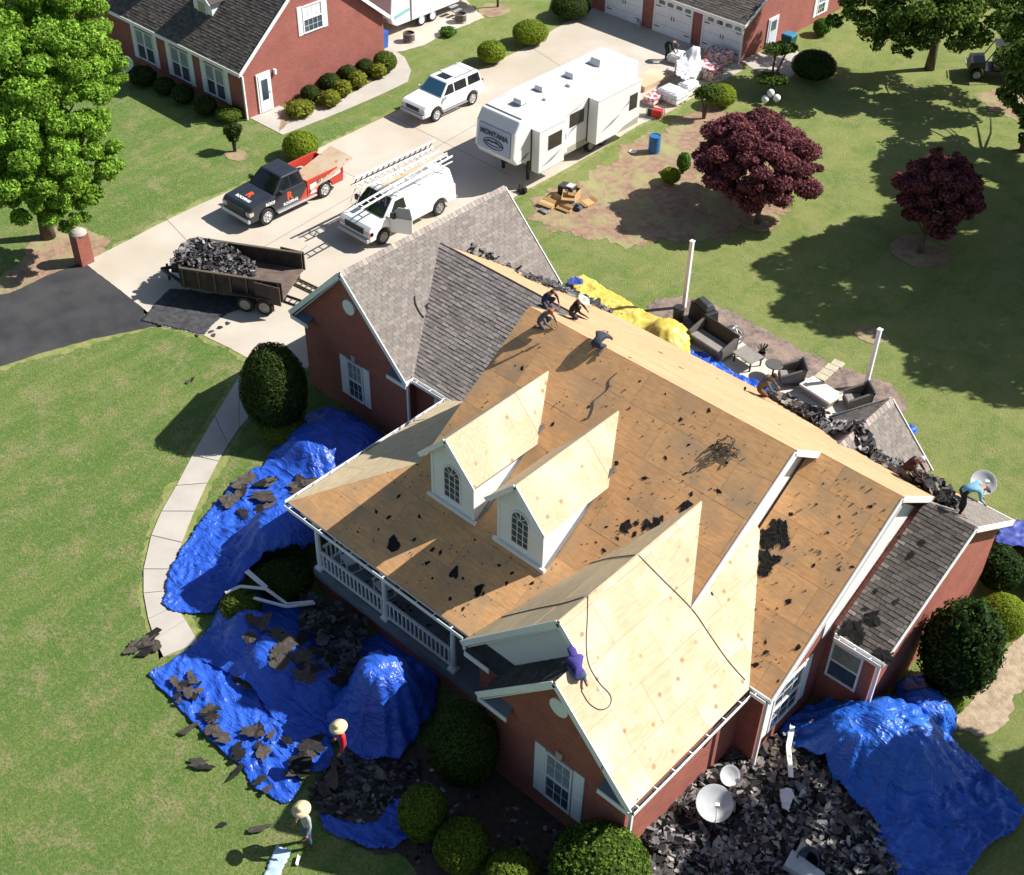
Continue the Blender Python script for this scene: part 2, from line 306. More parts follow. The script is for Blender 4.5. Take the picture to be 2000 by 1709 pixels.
AP = [(-21.135,5.767),(-16.575,5.542),(-15.691,5.124),(-14.811,5.276),(-16.053,2.805),(-16.680,0.870),(-17.357,-1.839),(-21.733,-1.616),(-22.073,0.837),(-21.262,2.252),(-21.308,3.984)]; sheet('asphalt_drive', AP, .018, ASPH, amp=.08)
for pl_, d_ in ((DP, .32), (AP, .4)): sheet('grass_verge', grow(pl_, d_*.7), .006, VERGE, amp=.45)
for a, b_ in (((-21.517,10.331), (-18.282,9.631)), ((-22.386,35.933), (-18.579,34.978)), ((-21.677,18.827), (-11.867,18.998)), ((-13.232,6.114), (-15.207,13.326)), ((-18.579,34.978), (-11.637,34.751)), ((-18.579,34.978), (-15.985,6.476)), ((-21.806,24.474), (-12.891,24.236))):
    MB().bar((*a, .0262), (*b_, .0262), .03, .004).build('expansion_joint', M('joint', (.22, .20, .17), rough=.9), drive)
sheet('neighbour_walk', [(-26.653,19.211),(-27.290,20.122),(-26.877,20.365),(-24.114,19.282),(-26.653,19.211)], .02, CONCW)
sheet('neighbour_walk', [(-26.571,19.212),(-26.646,19.942),(-26.712,21.187),(-25.424,21.148),(-24.950,23.010),(-25.104,25.313),(-25.422,27.287),(-25.924,28.794),(-26.941,29.281),(-28.004,29.563),(-27.936,30.213),(-26.331,29.887),(-24.829,28.961),(-23.935,27.871),(-23.847,26.385),(-23.805,24.140),(-23.852,22.054),(-24.011,19.230)], .024, CONCW, amp=.03)
sheet('trailer_pad', [(-28.004,29.563),(-27.397,29.590),(-26.920,30.448),(-26.692,31.842),(-26.964,33.767),(-26.962,36.991),(-28.456,37.660),(-30.386,38.524),(-34.081,35.964),(-30.115,31.235)], .02, CONC, amp=.1)
sheet('side_walk', [(-12.567,42.805),(-12.419,44.872),(-11.356,46.419),(-10.243,45.876),(-9.333,43.236),(-9.760,41.466),(-11.083,42.413)], .02, CONCW, amp=.05)
bed = sheet('mulch_bed', [(-10.580,22.795),(-10.722,24.108),(-10.618,25.769),(-10.541,27.593),(-10.536,29.771),(-10.748,31.975),(-10.637,33.883),(-10.965,35.415),(-10.308,37.472),(-7.679,35.616),(-4.422,33.594),(-2.310,32.202),(-1.429,30.442),(-1.768,28.848),(-2.730,26.982),(-3.508,25.313),(-4.733,23.522),(-6.327,22.568),(-8.080,21.768)], .012, MULCH, amp=.9)
sheet('mulch_bed', [(-1.439,20.152),(-1.306,20.963),(-0.843,21.784),(0.292,22.248),(1.957,22.304),(3.304,22.199),(4.842,22.123),(6.736,22.160),(8.719,22.705),(10.063,21.722),(9.940,19.117),(5.815,18.496),(1.405,18.804),(-0.214,18.698)], .014, MULCHG, amp=.25)
sheet('mulch_bed', [(-22.243,0.933),(-22.945,3.502),(-24.292,5.072),(-24.667,7.132),(-23.090,7.442),(-21.870,7.430),(-20.964,6.561),(-21.101,5.744),(-21.308,3.984),(-21.296,2.272)], .012, MULCH, amp=.4)
sheet('mulch_bed', [(18.369,9.298),(18.380,10.859),(18.298,12.681),(18.227,14.038),(18.539,16.120),(19.535,14.704),(19.484,11.642),(19.314,9.692)], .012, M('dry_mulch', (.42, .34, .24), (.30, .22, .15), sc=5, bump=.02, bsc=15, rough=.95), amp=.3)
sheet('mulch_bed', [(6.601,-3.314),(7.152,-1.822),(10.023,-0.554),(14.001,0.050),(15.370,0.078),(15.225,-1.270),(11.626,-4.262),(9.189,-4.915),(7.481,-5.235),(6.276,-4.565)], .012, M('dark_mulch', (.10, .072, .055), (.06, .045, .035), sc=5, bump=.02, bsc=15, rough=.95), amp=.4)
sheet('mulch_bed', [(-24.413,19.296),(-24.982,20.778),(-24.953,21.612),(-25.207,25.039),(-25.516,27.374),(-26.551,28.916),(-27.842,29.531),(-27.358,28.114),(-26.859,23.233),(-26.473,21.506),(-25.984,20.758)], .03, MULCH, amp=.12)
for c_, r_, nm in (((-1.992,29.257), .95, ''), ((4.740,32.030), 1.3, ''), ((-24.046,16.282), .55, ''), ((6.482,24.924), .6, ''), ((-8.691,35.010), .8, ''), ((-27.316,38.253), 1.0, '')):
    sheet('mulch_bed', [(c_[0]+r_*cos(a*pi/12), c_[1]+r_*sin(a*pi/12)) for a in range(24)], .016, MULCH, amp=.25)
sheet('dirt_patch', [(-0.988,48.390),(-0.267,50.244),(1.702,52.370),(4.865,47.965),(2.100,47.240),(0.378,47.187)], .012, MULCH, amp=.4)
sheet('patio', [(0.844,19.721),(2.387,20.966),(3.767,20.608),(5.377,20.390),(6.685,20.746),(8.095,20.778),(8.777,19.225),(8.011,17.265),(4.017,17.642),(1.672,18.114)], .05, M('patio_concrete', (.60, .56, .48), (.54, .50, .42), sc=1.2, bump=.003, rough=.9), thick=.05)
outer = [(-10.588,6.751),(-9.836,5.320),(-8.556,3.189),(-7.374,1.282),(-6.470,-0.070),(-5.776,-1.194),(-5.060,-2.121),(-3.944,-3.211),(-3.059,-3.832),(-2.049,-4.367),(-1.203,-4.717),(-0.420,-4.954)]
inner = [(-8.561,6.639),(-7.370,3.384),(-6.931,2.526),(-6.466,1.730),(-5.815,0.741),(-4.979,-0.433),(-4.051,-1.626),(-3.268,-2.567),(-2.558,-3.202),(-1.851,-3.437),(-1.177,-3.596),(-0.129,-3.867)]
walk = None; sheet('grass_verge', grow(outer+inner[::-1], .2), .007, VERGE, amp=.35)
for i in range(len(outer)-1):
    g0, g1 = .012, .988
    q = [Vector(outer[i]).lerp(Vector(outer[i+1]), g0), Vector(inner[i]).lerp(Vector(inner[i+1]), g0), Vector(inner[i]).lerp(Vector(inner[i+1]), g1), Vector(outer[i]).lerp(Vector(outer[i+1]), g1)]
    if walk is None: walk = sheet('front_walk', [(p[0], p[1]) for p in outer+inner[::-1]], .02, M('walk_joint', (.25, .22, .17), rough=.9))
    sheet('slab', [(p.x, p.y) for p in q], .045, CONCW, parent=walk, kind=None, thick=.03)

# ------------------------------------------------ roof surfaces
def clip(poly, x0, x1, y0, y1):
    for ax, lim, sg in ((0, x0, 1), (0, x1, -1), (1, y0, 1), (1, y1, -1)):
        out = []
        for i in range(len(poly)):
            a, b = poly[i], poly[(i+1) % len(poly)]; da, db = (a[ax]-lim)*sg, (b[ax]-lim)*sg
            if da >= 0: out.append(a)
            if (da >= 0) != (db >= 0): t = da/(da-db); out.append((a[0]+(b[0]-a[0])*t, a[1]+(b[1]-a[1])*t))
        poly = out
        if len(poly) < 3: return []
    return poly
def frame(pts):
    p = [Vector(q) for q in pts]; n = Vector((0, 0, 0))
    for i in range(len(p)): n += p[i].cross(p[(i+1) % len(p)])
    n.normalize()
    if n.z < 0: n = -n
    u = Vector((-n.y, n.x, 0)).normalized(); v = n.cross(u)
    if v.z < 0: u, v = -u, -v
    o = p[0]; return o, u, v, n, [((q-o).dot(u), (q-o).dot(v)) for q in p]
def inside(px, py, poly):
    s_ = None
    for i in range(len(poly)):
        a, b = poly[i], poly[(i+1) % len(poly)]; c = (b[0]-a[0])*(py-a[1])-(b[1]-a[1])*(px-a[0])
        if s_ is None: s_ = c > 0
        elif (c > 0) != s_: return False
    return True
def deck(pts, parent, mat=DECK, th=.10):
    o, u, v, n, uv = frame(pts); b = MB(); b.prism([tuple(Vector(p)-n*th) for p in pts], n*(th-.004)); return b.build('roof_deck', mat, parent)
def plywood(pts, parent, mats, W=2.44, H=1.22, seed=1, off=0.0):
    rn = random.Random(seed); o, u, v, n, uv = frame(pts); deck(pts, parent)
    x0, x1 = min(q[0] for q in uv), max(q[0] for q in uv); y0, y1 = min(q[1] for q in uv), max(q[1] for q in uv)
    r = 0; y = y0-off
    while y < y1:
        x = x0-(r % 2)*W/2-.3*rn.random()
        while x < x1:
            g_ = .0032; c = clip(uv, x+g_, x+W-g_, y+g_, y+H-g_)
            if len(c) >= 3:
                ar = abs(sum(c[i][0]*c[(i+1) % len(c)][1]-c[(i+1) % len(c)][0]*c[i][1] for i in range(len(c))))/2
                if ar > .015:
                    h = .002+.004*rn.random(); b = MB(); b.prism([tuple(o+u*q[0]+v*q[1]+n*h) for q in c], n*.016)
                    me = mesh('plywood_panel', b.v, b.f); ob = link('plywood_panel', me, rn.choice(mats), parent, center=False)
                    # put the origin on the panel and turn it so that the grain runs along the sheet
                    cen = o+u*(x+W/2)+v*(y+H/2); Rm = Matrix((u, v, n)).transposed().to_4x4(); Ti = (Matrix.Translation(cen) @ Rm).inverted(); me.transform(Ti)
                    ob.matrix_local = Matrix.Translation(-F[parent.name]) @ Matrix.Translation(cen) @ Rm
            x += W
        y += H; r += 1
TAB = {}
def shingles(pts, parent, mstuff, mtab=None, budget=None, tw=.31, ex=.14, seed=3, dk=None, th=.014):
    """courses of separate tabs: up to budget[0] of them single parts (those in budget[1] order first), the rest one part"""
    rn = random.Random(seed); o, u, v, n, uv = frame(pts); deck(pts, parent, dk or FELT)
    x0, x1 = min(q[0] for q in uv), max(q[0] for q in uv); y0, y1 = min(q[1] for q in uv), max(q[1] for q in uv)
    V = []; T = []; singles = []
    Rm = Matrix((u, v, n)).transposed(); r = 0; y = y0+.01
    while y < y1-.05:
        x = x0+((r % 3)*.37-1)*tw
        while x < x1:
            cx, cy = x+tw/2, y+ex/2
            a0, a1 = max(x+.006, x0), min(x+tw-.006, x1)
            if a1-a0 > .04 and inside(min(max(cx, x0+.03), x1-.03), cy, uv):
                tt = rn.random(); jy = rn.uniform(-.008, .008); tk = th*rn.uniform(.7, 1.5)
                if mtab and budget and budget[0] > 0 and a1-a0 > tw*.9: singles.append((a0, y+jy, tk)); budget[0] -= 1
                else:
                    q0 = [(a0, y+jy, tk), (a1, y+jy, tk), (a1, y+ex, .004), (a0, y+ex, .004)]
                    q1 = [(a0, y+jy, 0), (a1, y+jy, 0), (a1, y+jy, tk), (a0, y+jy, tk)]
                    V.append(q0); V.append(q1); T += [tt, tt*.5]
            x += tw
        y += ex; r += 1
    if V:
        V = np.array(V, np.float64); Wd = V[..., 0:1]*np.array(u)+V[..., 1:2]*np.array(v)+V[..., 2:3]*np.array(n)+np.array(o)
        link('shingle', quads('shingle', Wd, T), mstuff, parent, kind='stuff')
    if singles:
        if mtab.name not in TAB:
            b = MB(); b.add([(0,0,0),(tw-.012,0,0),(tw-.012,ex,0),(0,ex,0),(0,0,1),(tw-.012,0,1),(tw-.012,ex,.25),(0,ex,.25)], [(0,3,2,1),(4,5,6,7),(0,1,5,4),(1,2,6,5),(2,3,7,6),(3,0,4,7)])
            TAB[mtab.name] = mesh('shingle', b.v, b.f); TAB[mtab.name].materials.append(mtab)
        for a0, yy, tk in singles:
            ob = bpy.data.objects.new('shingle', TAB[mtab.name]); C.objects.link(ob); ob.parent = parent
            ob.matrix_local = Matrix.Translation(-F[parent.name]+o+u*a0+v*yy) @ Rm.to_4x4() @ Matrix.Diagonal((1, 1, tk, 1))
def fascia(parent, segs, wd=.03, h=.19, name='fascia', mat=WHITE, drop=.07):
    for a, b in segs:
        a, b = Vector(a), Vector(b); MB().bar(a-Vector((0, 0, drop)), b-Vector((0, 0, drop)), wd, h).build(name, mat, parent)
def sash(parent, cx, cy, z0, z1, wd, face, mat=BLIND, cols=2, rows=4, shut=0, sill=False, light=None, name='window'):
    """window whose wall faces -Y (face='y') or +X (face='x'); frame proud of the wall, panes behind a muntin grid"""
    fr = MB(); s_ = 1
    def B(b, a0, a1, d0, d1, h0, h1):
        if face == 'y': b.box(cx+a0, cx+a1, cy-d1, cy-d0, h0, h1)
        else: b.box(cx+d0, cx+d1, cy+a0, cy+a1, h0, h1)
    f = .06; hw = wd/2
    for a0, a1, h0, h1 in ((-hw, -hw+f, z0, z1), (hw-f, hw, z0, z1), (-hw+f, hw-f, z0, z0+f), (-hw+f, hw-f, z1-f, z1), (-hw+f, hw-f, (z0+z1)/2-.025, (z0+z1)/2+.025)): B(fr, a0, a1, .005, .06, h0, h1)
    w_ = fr.build(name, WHITE, parent)
    for k, (h0, h1) in enumerate(((z0+f, (z0+z1)/2-.025), ((z0+z1)/2+.025, z1-f))):
        p = MB(); B(p, -hw+f, hw-f, .008, .02, h0, h1); p.build('pane', (GLASS if k == 0 else mat), w_)
    mu = MB()
    for c in range(1, cols): a = -hw+f+(wd-2*f)*c/cols; B(mu, a-.008, a+.008, .022, .032, z0+f, (z0+z1)/2-.025); B(mu, a-.008, a+.008, .022, .032, (z0+z1)/2+.025, z1-f)
    for r in range(1, rows):
        if r*2 == rows: continue
        h = z0+(z1-z0)*r/rows; B(mu, -hw+f, hw-f, .024, .03, h-.007, h+.007)
    if mu.v: mu.build('muntin', WHITE, w_)
    if shut:
        for sgn in (-1, 1):
            sh = MB(); a0 = sgn*(hw+.03); a1 = sgn*(hw+.03+shut); a0, a1 = min(a0, a1), max(a0, a1); B(sh, a0, a1, .004, .035, z0-.03, z1+.03)
            B(sh, a0+.05, a1-.05, .035, .045, z0+.06, (z0+z1)/2-.04); B(sh, a0+.05, a1-.05, .035, .045, (z0+z1)/2+.04, z1-.06); sh.build('shutter', WHITE, parent)
    return w_
SINGLES = [300]

# ------------------------------------------------ the house being reroofed
H = thing('brick_house', 'large red brick house with bare plywood roof and two white dormers being reroofed', 'house', (4, 6, 0), world=True)
# walls
def wallx(x0, x1, prof, mat=BRICK, name='wall'): return MB().prism([(x0, y, z) for y, z in prof], (x1-x0, 0, 0)).build(name, mat, H)
def wally(y0, y1, prof, mat=BRICK, name='wall'): return MB().prism([(x, y0, z) for x, z in prof], (0, y1-y0, 0)).build(name, mat, H)
def gab(x0, x1, ze, xm, zr): return [(x0, 0), (x1, 0), (x1, ze), (xm, zr), (x0, ze)]
wally(7.0, 14.6, gab(-7.56, -2.1, 3.55, -4.83, 6.25))
wallx(-2.15, 3.2, [(7.45, 0), (14.0, 0), (14.0, 3.3), (11, 5.75), (7.45, 3.45)])
wallx(3.2, 12.2, [(2.9, 0), (14.0, 0), (14.0, 3.4), (7.72, 8.12), (2.9, 4.75)], SIDING, 'gable_wall')
wallx(3.15, 9.0, [(2.86, 0), (3.3, 0), (3.3, 3.3), (2.86, 3.3)])
wallx(12.15, 14.86, [(4.25, 0), (14.0, 0), (14.0, 3.4), (9.264, 6.95), (4.25, 3.45)])
wallx(14.80, 14.90, [(7.0, 3.1), (13.6, 3.4), (9.264, 6.96), (7.0, 5.4)], SIDING, 'gable_wall')
wallx(14.7, 16.42, [(7.5, 0), (14.7, 0), (14.7, 3.05), (11.385, 5.4), (7.5, 3.35)])
wally(.12, 7.0, gab(8.1, 14.2, 3.5, 11.142, 6.62))
wally(-.93, .12, gab(9.62, 14.2, 3.5, 11.91, 5.82))
wally(.02, .10, [(8.0, 3.55), (14.1, 3.55), (11.142, 6.68)], SIDING, 'gable_wall')
wally(13.5, 15.0, gab(10.2, 13.4, 3.5, 11.79, 5.0))
# stripped and shingled roof faces
e = 3.374
plywood([(2.915, 2.825, 4.913), (12.56, 2.825, 4.913), (12.56, 7.72, 8.305), (2.915, 7.72, 8.305)], H, [PLYA], seed=4)
plywood([(0, 0, 3.425), (11, 0, 3.425), (11, 2.825, 4.913), (2.825, 2.825, 4.913)], H, [PLYA], seed=5)
plywood([(0, 0, 3.425), (3.15, 3.15, 5.084), (3.15, 6.9, 5.084), (0, 6.9, 3.425)], H, [PLYG], seed=6)
plywood([(12.3, 3.956, 3.421), (15.175, 3.956, 3.421), (15.175, 9.264, 7.240), (12.3, 9.264, 7.240)], H, [PLYA], seed=7, off=.4)
plywood([(2.915, 7.72, 8.305), (12.56, 7.72, 8.305), (12.56, 9.264, 7.240), (2.915, 9.264, 7.240)], H, [PLYR], seed=8)
plywood([(-3.8, 11.0, 5.975), (2.915, 11.0, 5.975), (2.915, 14.87, 3.368), (-2.2, 14.87, 3.368)], H, [PLYR], seed=9)
plywood([(2.915, 9.264, 7.240), (15.175, 9.264, 7.240), (15.175, 14.87, 3.368), (2.915, 14.87, 3.368)], H, [PLYR], seed=10, off=.6)
plywood([(11.142, -.242, 6.893), (11.142, 7.0, 6.893), (14.507, 7.0, e), (14.507, -.242, e)], H, [PLYP], seed=11, off=.2)
plywood([(11.91, -1.223, 6.09), (14.507, -1.223, e), (14.507, -.247, e), (11.91, -.247, 6.09)], H, [PLYP], seed=12, off=.2)
plywood([(7.777, -.242, e), (7.777, 7.0, e), (11.142, 7.0, 6.893), (11.142, -.242, 6.893)], H, [PLYG], seed=13)
shingles([(9.319, -1.223, e), (9.319, .12, e), (11.91, .12, 6.09), (11.91, -1.223, 6.09)], H, M('black_felt_shingle', (.045, .045, .047), (.03, .03, .03), sc=9, rough=.9, tint=.4))
shingles([(7.95, -.32, 3.2), (9.7, -.32, 3.2), (9.7, .02, 3.6), (7.95, .02, 3.6)], H, MATS['black_felt_shingle'])
shingles([(15.1, 7.184, 3.394), (16.70, 7.184, 3.394), (16.70, 11.385, 5.59), (15.1, 11.385, 5.59)], H, SHC, SHC, SINGLES, seed=21)
shingles([(-2.6, 7.087, 3.397), (3.0, 7.087, 3.397), (2.95, 11.0, 5.98), (-4.3, 11.0, 5.98)], H, SHB, SHBO, SINGLES, seed=22)
shingles([(15.1, 15.0, 3.309), (16.70, 15.0, 3.309), (16.70, 11.385, 5.59), (15.1, 11.385, 5.59)], H, SHL, seed=23)
shingles([(-1.751, 6.675, e), (-1.751, 14.92, e), (-4.83, 14.92, 6.476), (-4.83, 6.675, 6.476)], H, SHL, seed=24, tw=.33)
shingles([(-7.908, 6.675, e), (-7.908, 14.92, e), (-4.83, 14.92, 6.476), (-4.83, 6.675, 6.476)], H, SHL, seed=25, tw=.33)
shingles([(13.68, 13.0, e), (13.68, 15.3, e), (11.79, 15.3, 5.25), (11.79, 11.6, 5.25), (12.6, 12.4, 4.45)], H, SHL, seed=26)
shingles([(9.9, 13.0, e), (9.9, 15.3, e), (11.79, 15.3, 5.25), (11.79, 11.6, 5.25), (11.0, 12.4, 4.45)], H, SHL, seed=27)
for a, b, nm in (((-4.83, 6.675, 6.49), (-4.83, 14.92, 6.49), 'ridge_cap'), ((11.79, 11.9, 5.265), (11.79, 15.3, 5.265), 'ridge_cap')):
    a, b = Vector(a), Vector(b); k = int((b-a).length/.2)
    for i in range(k):
        p = a.lerp(b, i/k); q = a.lerp(b, (i+1)/k); t_ = MB()
        for s_ in (-1, 1): t_.prism([tuple(p+Vector((0, 0, .035))), tuple(q+Vector((0, 0, .022))), tuple(q+Vector((s_*.15, 0, -.13))), tuple(p+Vector((s_*.15, 0, -.117)))], (0, 0, -.008))
        t_.build(nm, SHBO, H)
# white trim along rakes and eaves
U = Vector((0, 0, 0))
fascia(H, [((-7.93, 6.66, e), (-4.83, 6.66, 6.48)), ((-4.83, 6.66, 6.48), (-1.73, 6.66, e)), ((-1.735, 6.66, e), (-1.735, 7.3, e)), ((-1.70, 7.07, e), (2.0, 7.07, e)),
           ((12.575, 2.9, 4.96), (12.575, 7.72, 8.30)), ((12.575, 7.72, 8.30), (12.575, 9.2, 7.27)), ((15.19, 3.95, 3.41), (15.19, 9.264, 7.235)), ((15.19, 9.264, 7.235), (15.19, 11.6, 5.63)),
           ((11.142, -.255, 6.89), (7.76, -.255, e)), ((11.142, -.255, 6.89), (11.9, -.255, 6.09)), ((11.91, -1.238, 6.085), (9.30, -1.238, e)), ((11.91, -1.238, 6.085), (14.52, -1.238, e)),
           ((14.50, 3.945, 3.42), (15.19, 3.945, 3.42)), ((16.715, 7.17, 3.39), (16.715, 11.385, 5.59)), ((16.715, 11.385, 5.59), (16.715, 15.02, 3.3)), ((15.15, 7.17, 3.39), (16.72, 7.17, 3.39)),
           ((16.72, 15.02, 3.31), (15.1, 15.02, 3.31)), ((13.69, 15.32, e), (11.79, 15.32, 5.26)), ((7.95, -.34, 3.2), (8.9, -.34, 3.2)), ((9.89, 15.32, e), (11.79, 15.32, 5.26)), ((-4.83, 14.94, 6.47), (-1.74, 14.94, e))])
for a, b in (((12.50, 4.0, 5.55), (12.50, 7.72, 8.10)), ((15.10, 4.1, 3.3), (15.10, 9.264, 6.93)), ((8.0, -.12, 3.35), (11.142, -.12, 6.65)), ((9.5, -1.1, 3.3), (11.91, -1.1, 5.85)), ((11.91, -1.1, 5.85), (14.3, -1.1, 3.3)), ((-7.7, 6.85, 3.3), (-4.83, 6.85, 6.27)), ((-4.83, 6.85, 6.27), (-2.0, 6.85, 3.3))): MB().bar(a, b, .26, .03).build('soffit', WHITE, H)
def gutter(a, b):
    a, b = Vector(a), Vector(b); d = (b-a).normalized(); s_ = Vector((d.y, -d.x, 0)); t_ = MB()
    t_.bar(a+s_*.12-Vector((0,0,.05)), b+s_*.12-Vector((0,0,.05)), .018, .13); t_.bar(a+s_*.06-Vector((0,0,.11)), b+s_*.06-Vector((0,0,.11)), .12, .015)
    gt = t_.build('gutter', WHITE, H); k = int((b-a).length/.75); c_ = MB()
    for i in range(k+1): p = a.lerp(b, (i+.3)/(k+1)); c_.bar(p-Vector((0, 0, -.0)), p+s_*.125-Vector((0, 0, -.012)), .03, .012)
    c_.build('hanger', WHITE, gt); l_ = MB(); l_.bar(a+s_*.06-Vector((0,0,.09)), b+s_*.06-Vector((0,0,.09)), .09, .03); l_.build('debris', FELT, gt)
gutter((0, -.02, 3.40), (7.7, -.02, 3.40)); gutter((14.53, -1.22, 3.35), (14.53, 3.9, 3.35)); gutter((-.02, 6.9, 3.40), (-.02, 0, 3.40)); gutter((14.6, 3.93, 3.40), (15.1, 3.93, 3.40)); gutter((15.2, 7.16, 3.37), (16.7, 7.16, 3.37)); gutter((-1.7, 7.05, 3.37), (1.6, 7.05, 3.37)); gutter((9.30, -1.2, 3.3), (9.30, -.25, 3.3))
# cornice returns under the gables
for x0, x1, y in ((-7.9, -6.95, 6.7), (-2.7, -1.76, 6.7), (9.33, 10.35, -1.2), (13.5, 14.5, -1.2), (7.8, 8.1, -.2)):
    b = MB(); b.prism([(x0, y, 3.2), (x1, y, 3.2), (x1, y+.32, 3.42), (x0, y+.32, 3.42)], (0, 0, .03)); b.build('cornice_return', M('blue_grey_flashing', (.10, .12, .15), rough=.5), H); MB().box(x0-.01, x1+.01, y-.04, y-.005, 3.08, 3.24).build('fascia', WHITE, H)
# windows, vents, downspouts
sash(H, -4.80, 7.0, .75, 2.45, .84, 'y', BLIND, 3, 4, .34)
sash(H, 12.02, -.93, .72, 2.72, .92, 'y', BLIND, 3, 4, .36)
sash(H, -.35, 7.45, 1.2, 2.6, .8, 'y', BLIND, 2, 4, .33)
sash(H, 15.55, 7.5, 1.3, 2.75, 1.0, 'y', M('green_screen', (.16, .19, .15), (.22, .25, .2), sc=6, rough=.4), 1, 2)
sash(H, 14.86, 5.55, .9, 2.7, 1.5, 'x', GLASS, 3, 4, .34)
for x, y, z in ((-4.83, 6.96, 4.9), (11.91, -.97, 4.85)):
    b = MB(); b.tube([(x, y+.05, z), (x, y-.03, z)], .3, 24); b.build('gable_vent', WHITE, H)
for x, y in ((-4.8, 6.93), (12.02, -1.0)):
    b = MB(); b.prism([(x-.07, y-.01, 2.5 if y > 0 else 2.78), (x+.07, y-.01, 2.5 if y > 0 else 2.78), (x+.12, y-.01, 2.78 if y > 0 else 3.06), (x-.12, y-.01, 2.78 if y > 0 else 3.06)], (0, .06, 0)); b.build('keystone', M('keystone', (.45, .40, .33), rough=.8), H)
for x, y, z1 in ((-1.95, 6.93, 3.2), (14.28, -.8, 3.2), (16.5, 7.42, 3.2), (14.95, 4.18, 3.2)): MB().box(x, x+.09, y-.05, y+.03, .1, z1).build('downspout', WHITE, H)
# porch
MB().prism([(.7, .15, .55), (8.2, .15, .55), (8.2, 3.0, .55), (3.2, 3.0, .55), (3.2, 6.9, .55), (.7, 6.9, .55)], (0, 0, .34)).build('porch_floor', M('porch_floor', (.21, .24, .26), (.17, .19, .21), sc=2, rough=.6), H)
MB().prism([(.75, .22, 0), (8.2, .22, 0), (8.2, 3.0, 0), (3.2, 3.0, 0), (3.2, 6.9, 0), (.75, 6.9, 0)], (0, 0, .545)).build('wall', BRICK, H)
MB().box(.3, 7.7, .22, .42, 2.98, 3.28).build('beam', WHITE, H); MB().box(.3, .5, .42, 6.8, 2.98, 3.28).build('beam', WHITE, H)
MB().box(.45, 8.1, .42, 2.85, 3.2, 3.24).build('porch_ceiling', WHITE, H)
cx_ = [.88, 3.94, 6.84]
for x in cx_:
    b = MB(); b.lathe([(.0, .89), (.13, .89), (.13, 1.0), (.085, 1.03), (.095, 1.3), (.075, 2.75), (.11, 2.9), (.11, 2.99), (0, 2.99)], (x, .32, 0), 16); b.box(x-.14, x+.14, .18, .46, .88, .98); b.build('column', WHITE, H, smooth=False)
for x0, x1 in ((.98, 3.84), (4.04, 6.74)):
    b = MB(); b.box(x0, x1, .28, .36, 1.68, 1.74); b.box(x0, x1, .29, .35, .99, 1.05); r_ = b.build('railing', WHITE, H); k = int((x1-x0)/.17)
    for i in range(k): x = x0+(i+.5)*(x1-x0)/k; MB().box(x-.02, x+.02, .30, .34, 1.055, 1.675).build('baluster', WHITE, r_)
b = MB(); b.box(.84, .92, .5, 6.6, 1.68, 1.74); b.box(.85, .91, .5, 6.6, .99, 1.05); r_ = b.build('railing', WHITE, H)
for i in range(34): MB().box(.86, .90, .6+i*.178, .64+i*.178, 1.055, 1.675).build('baluster', WHITE, r_)
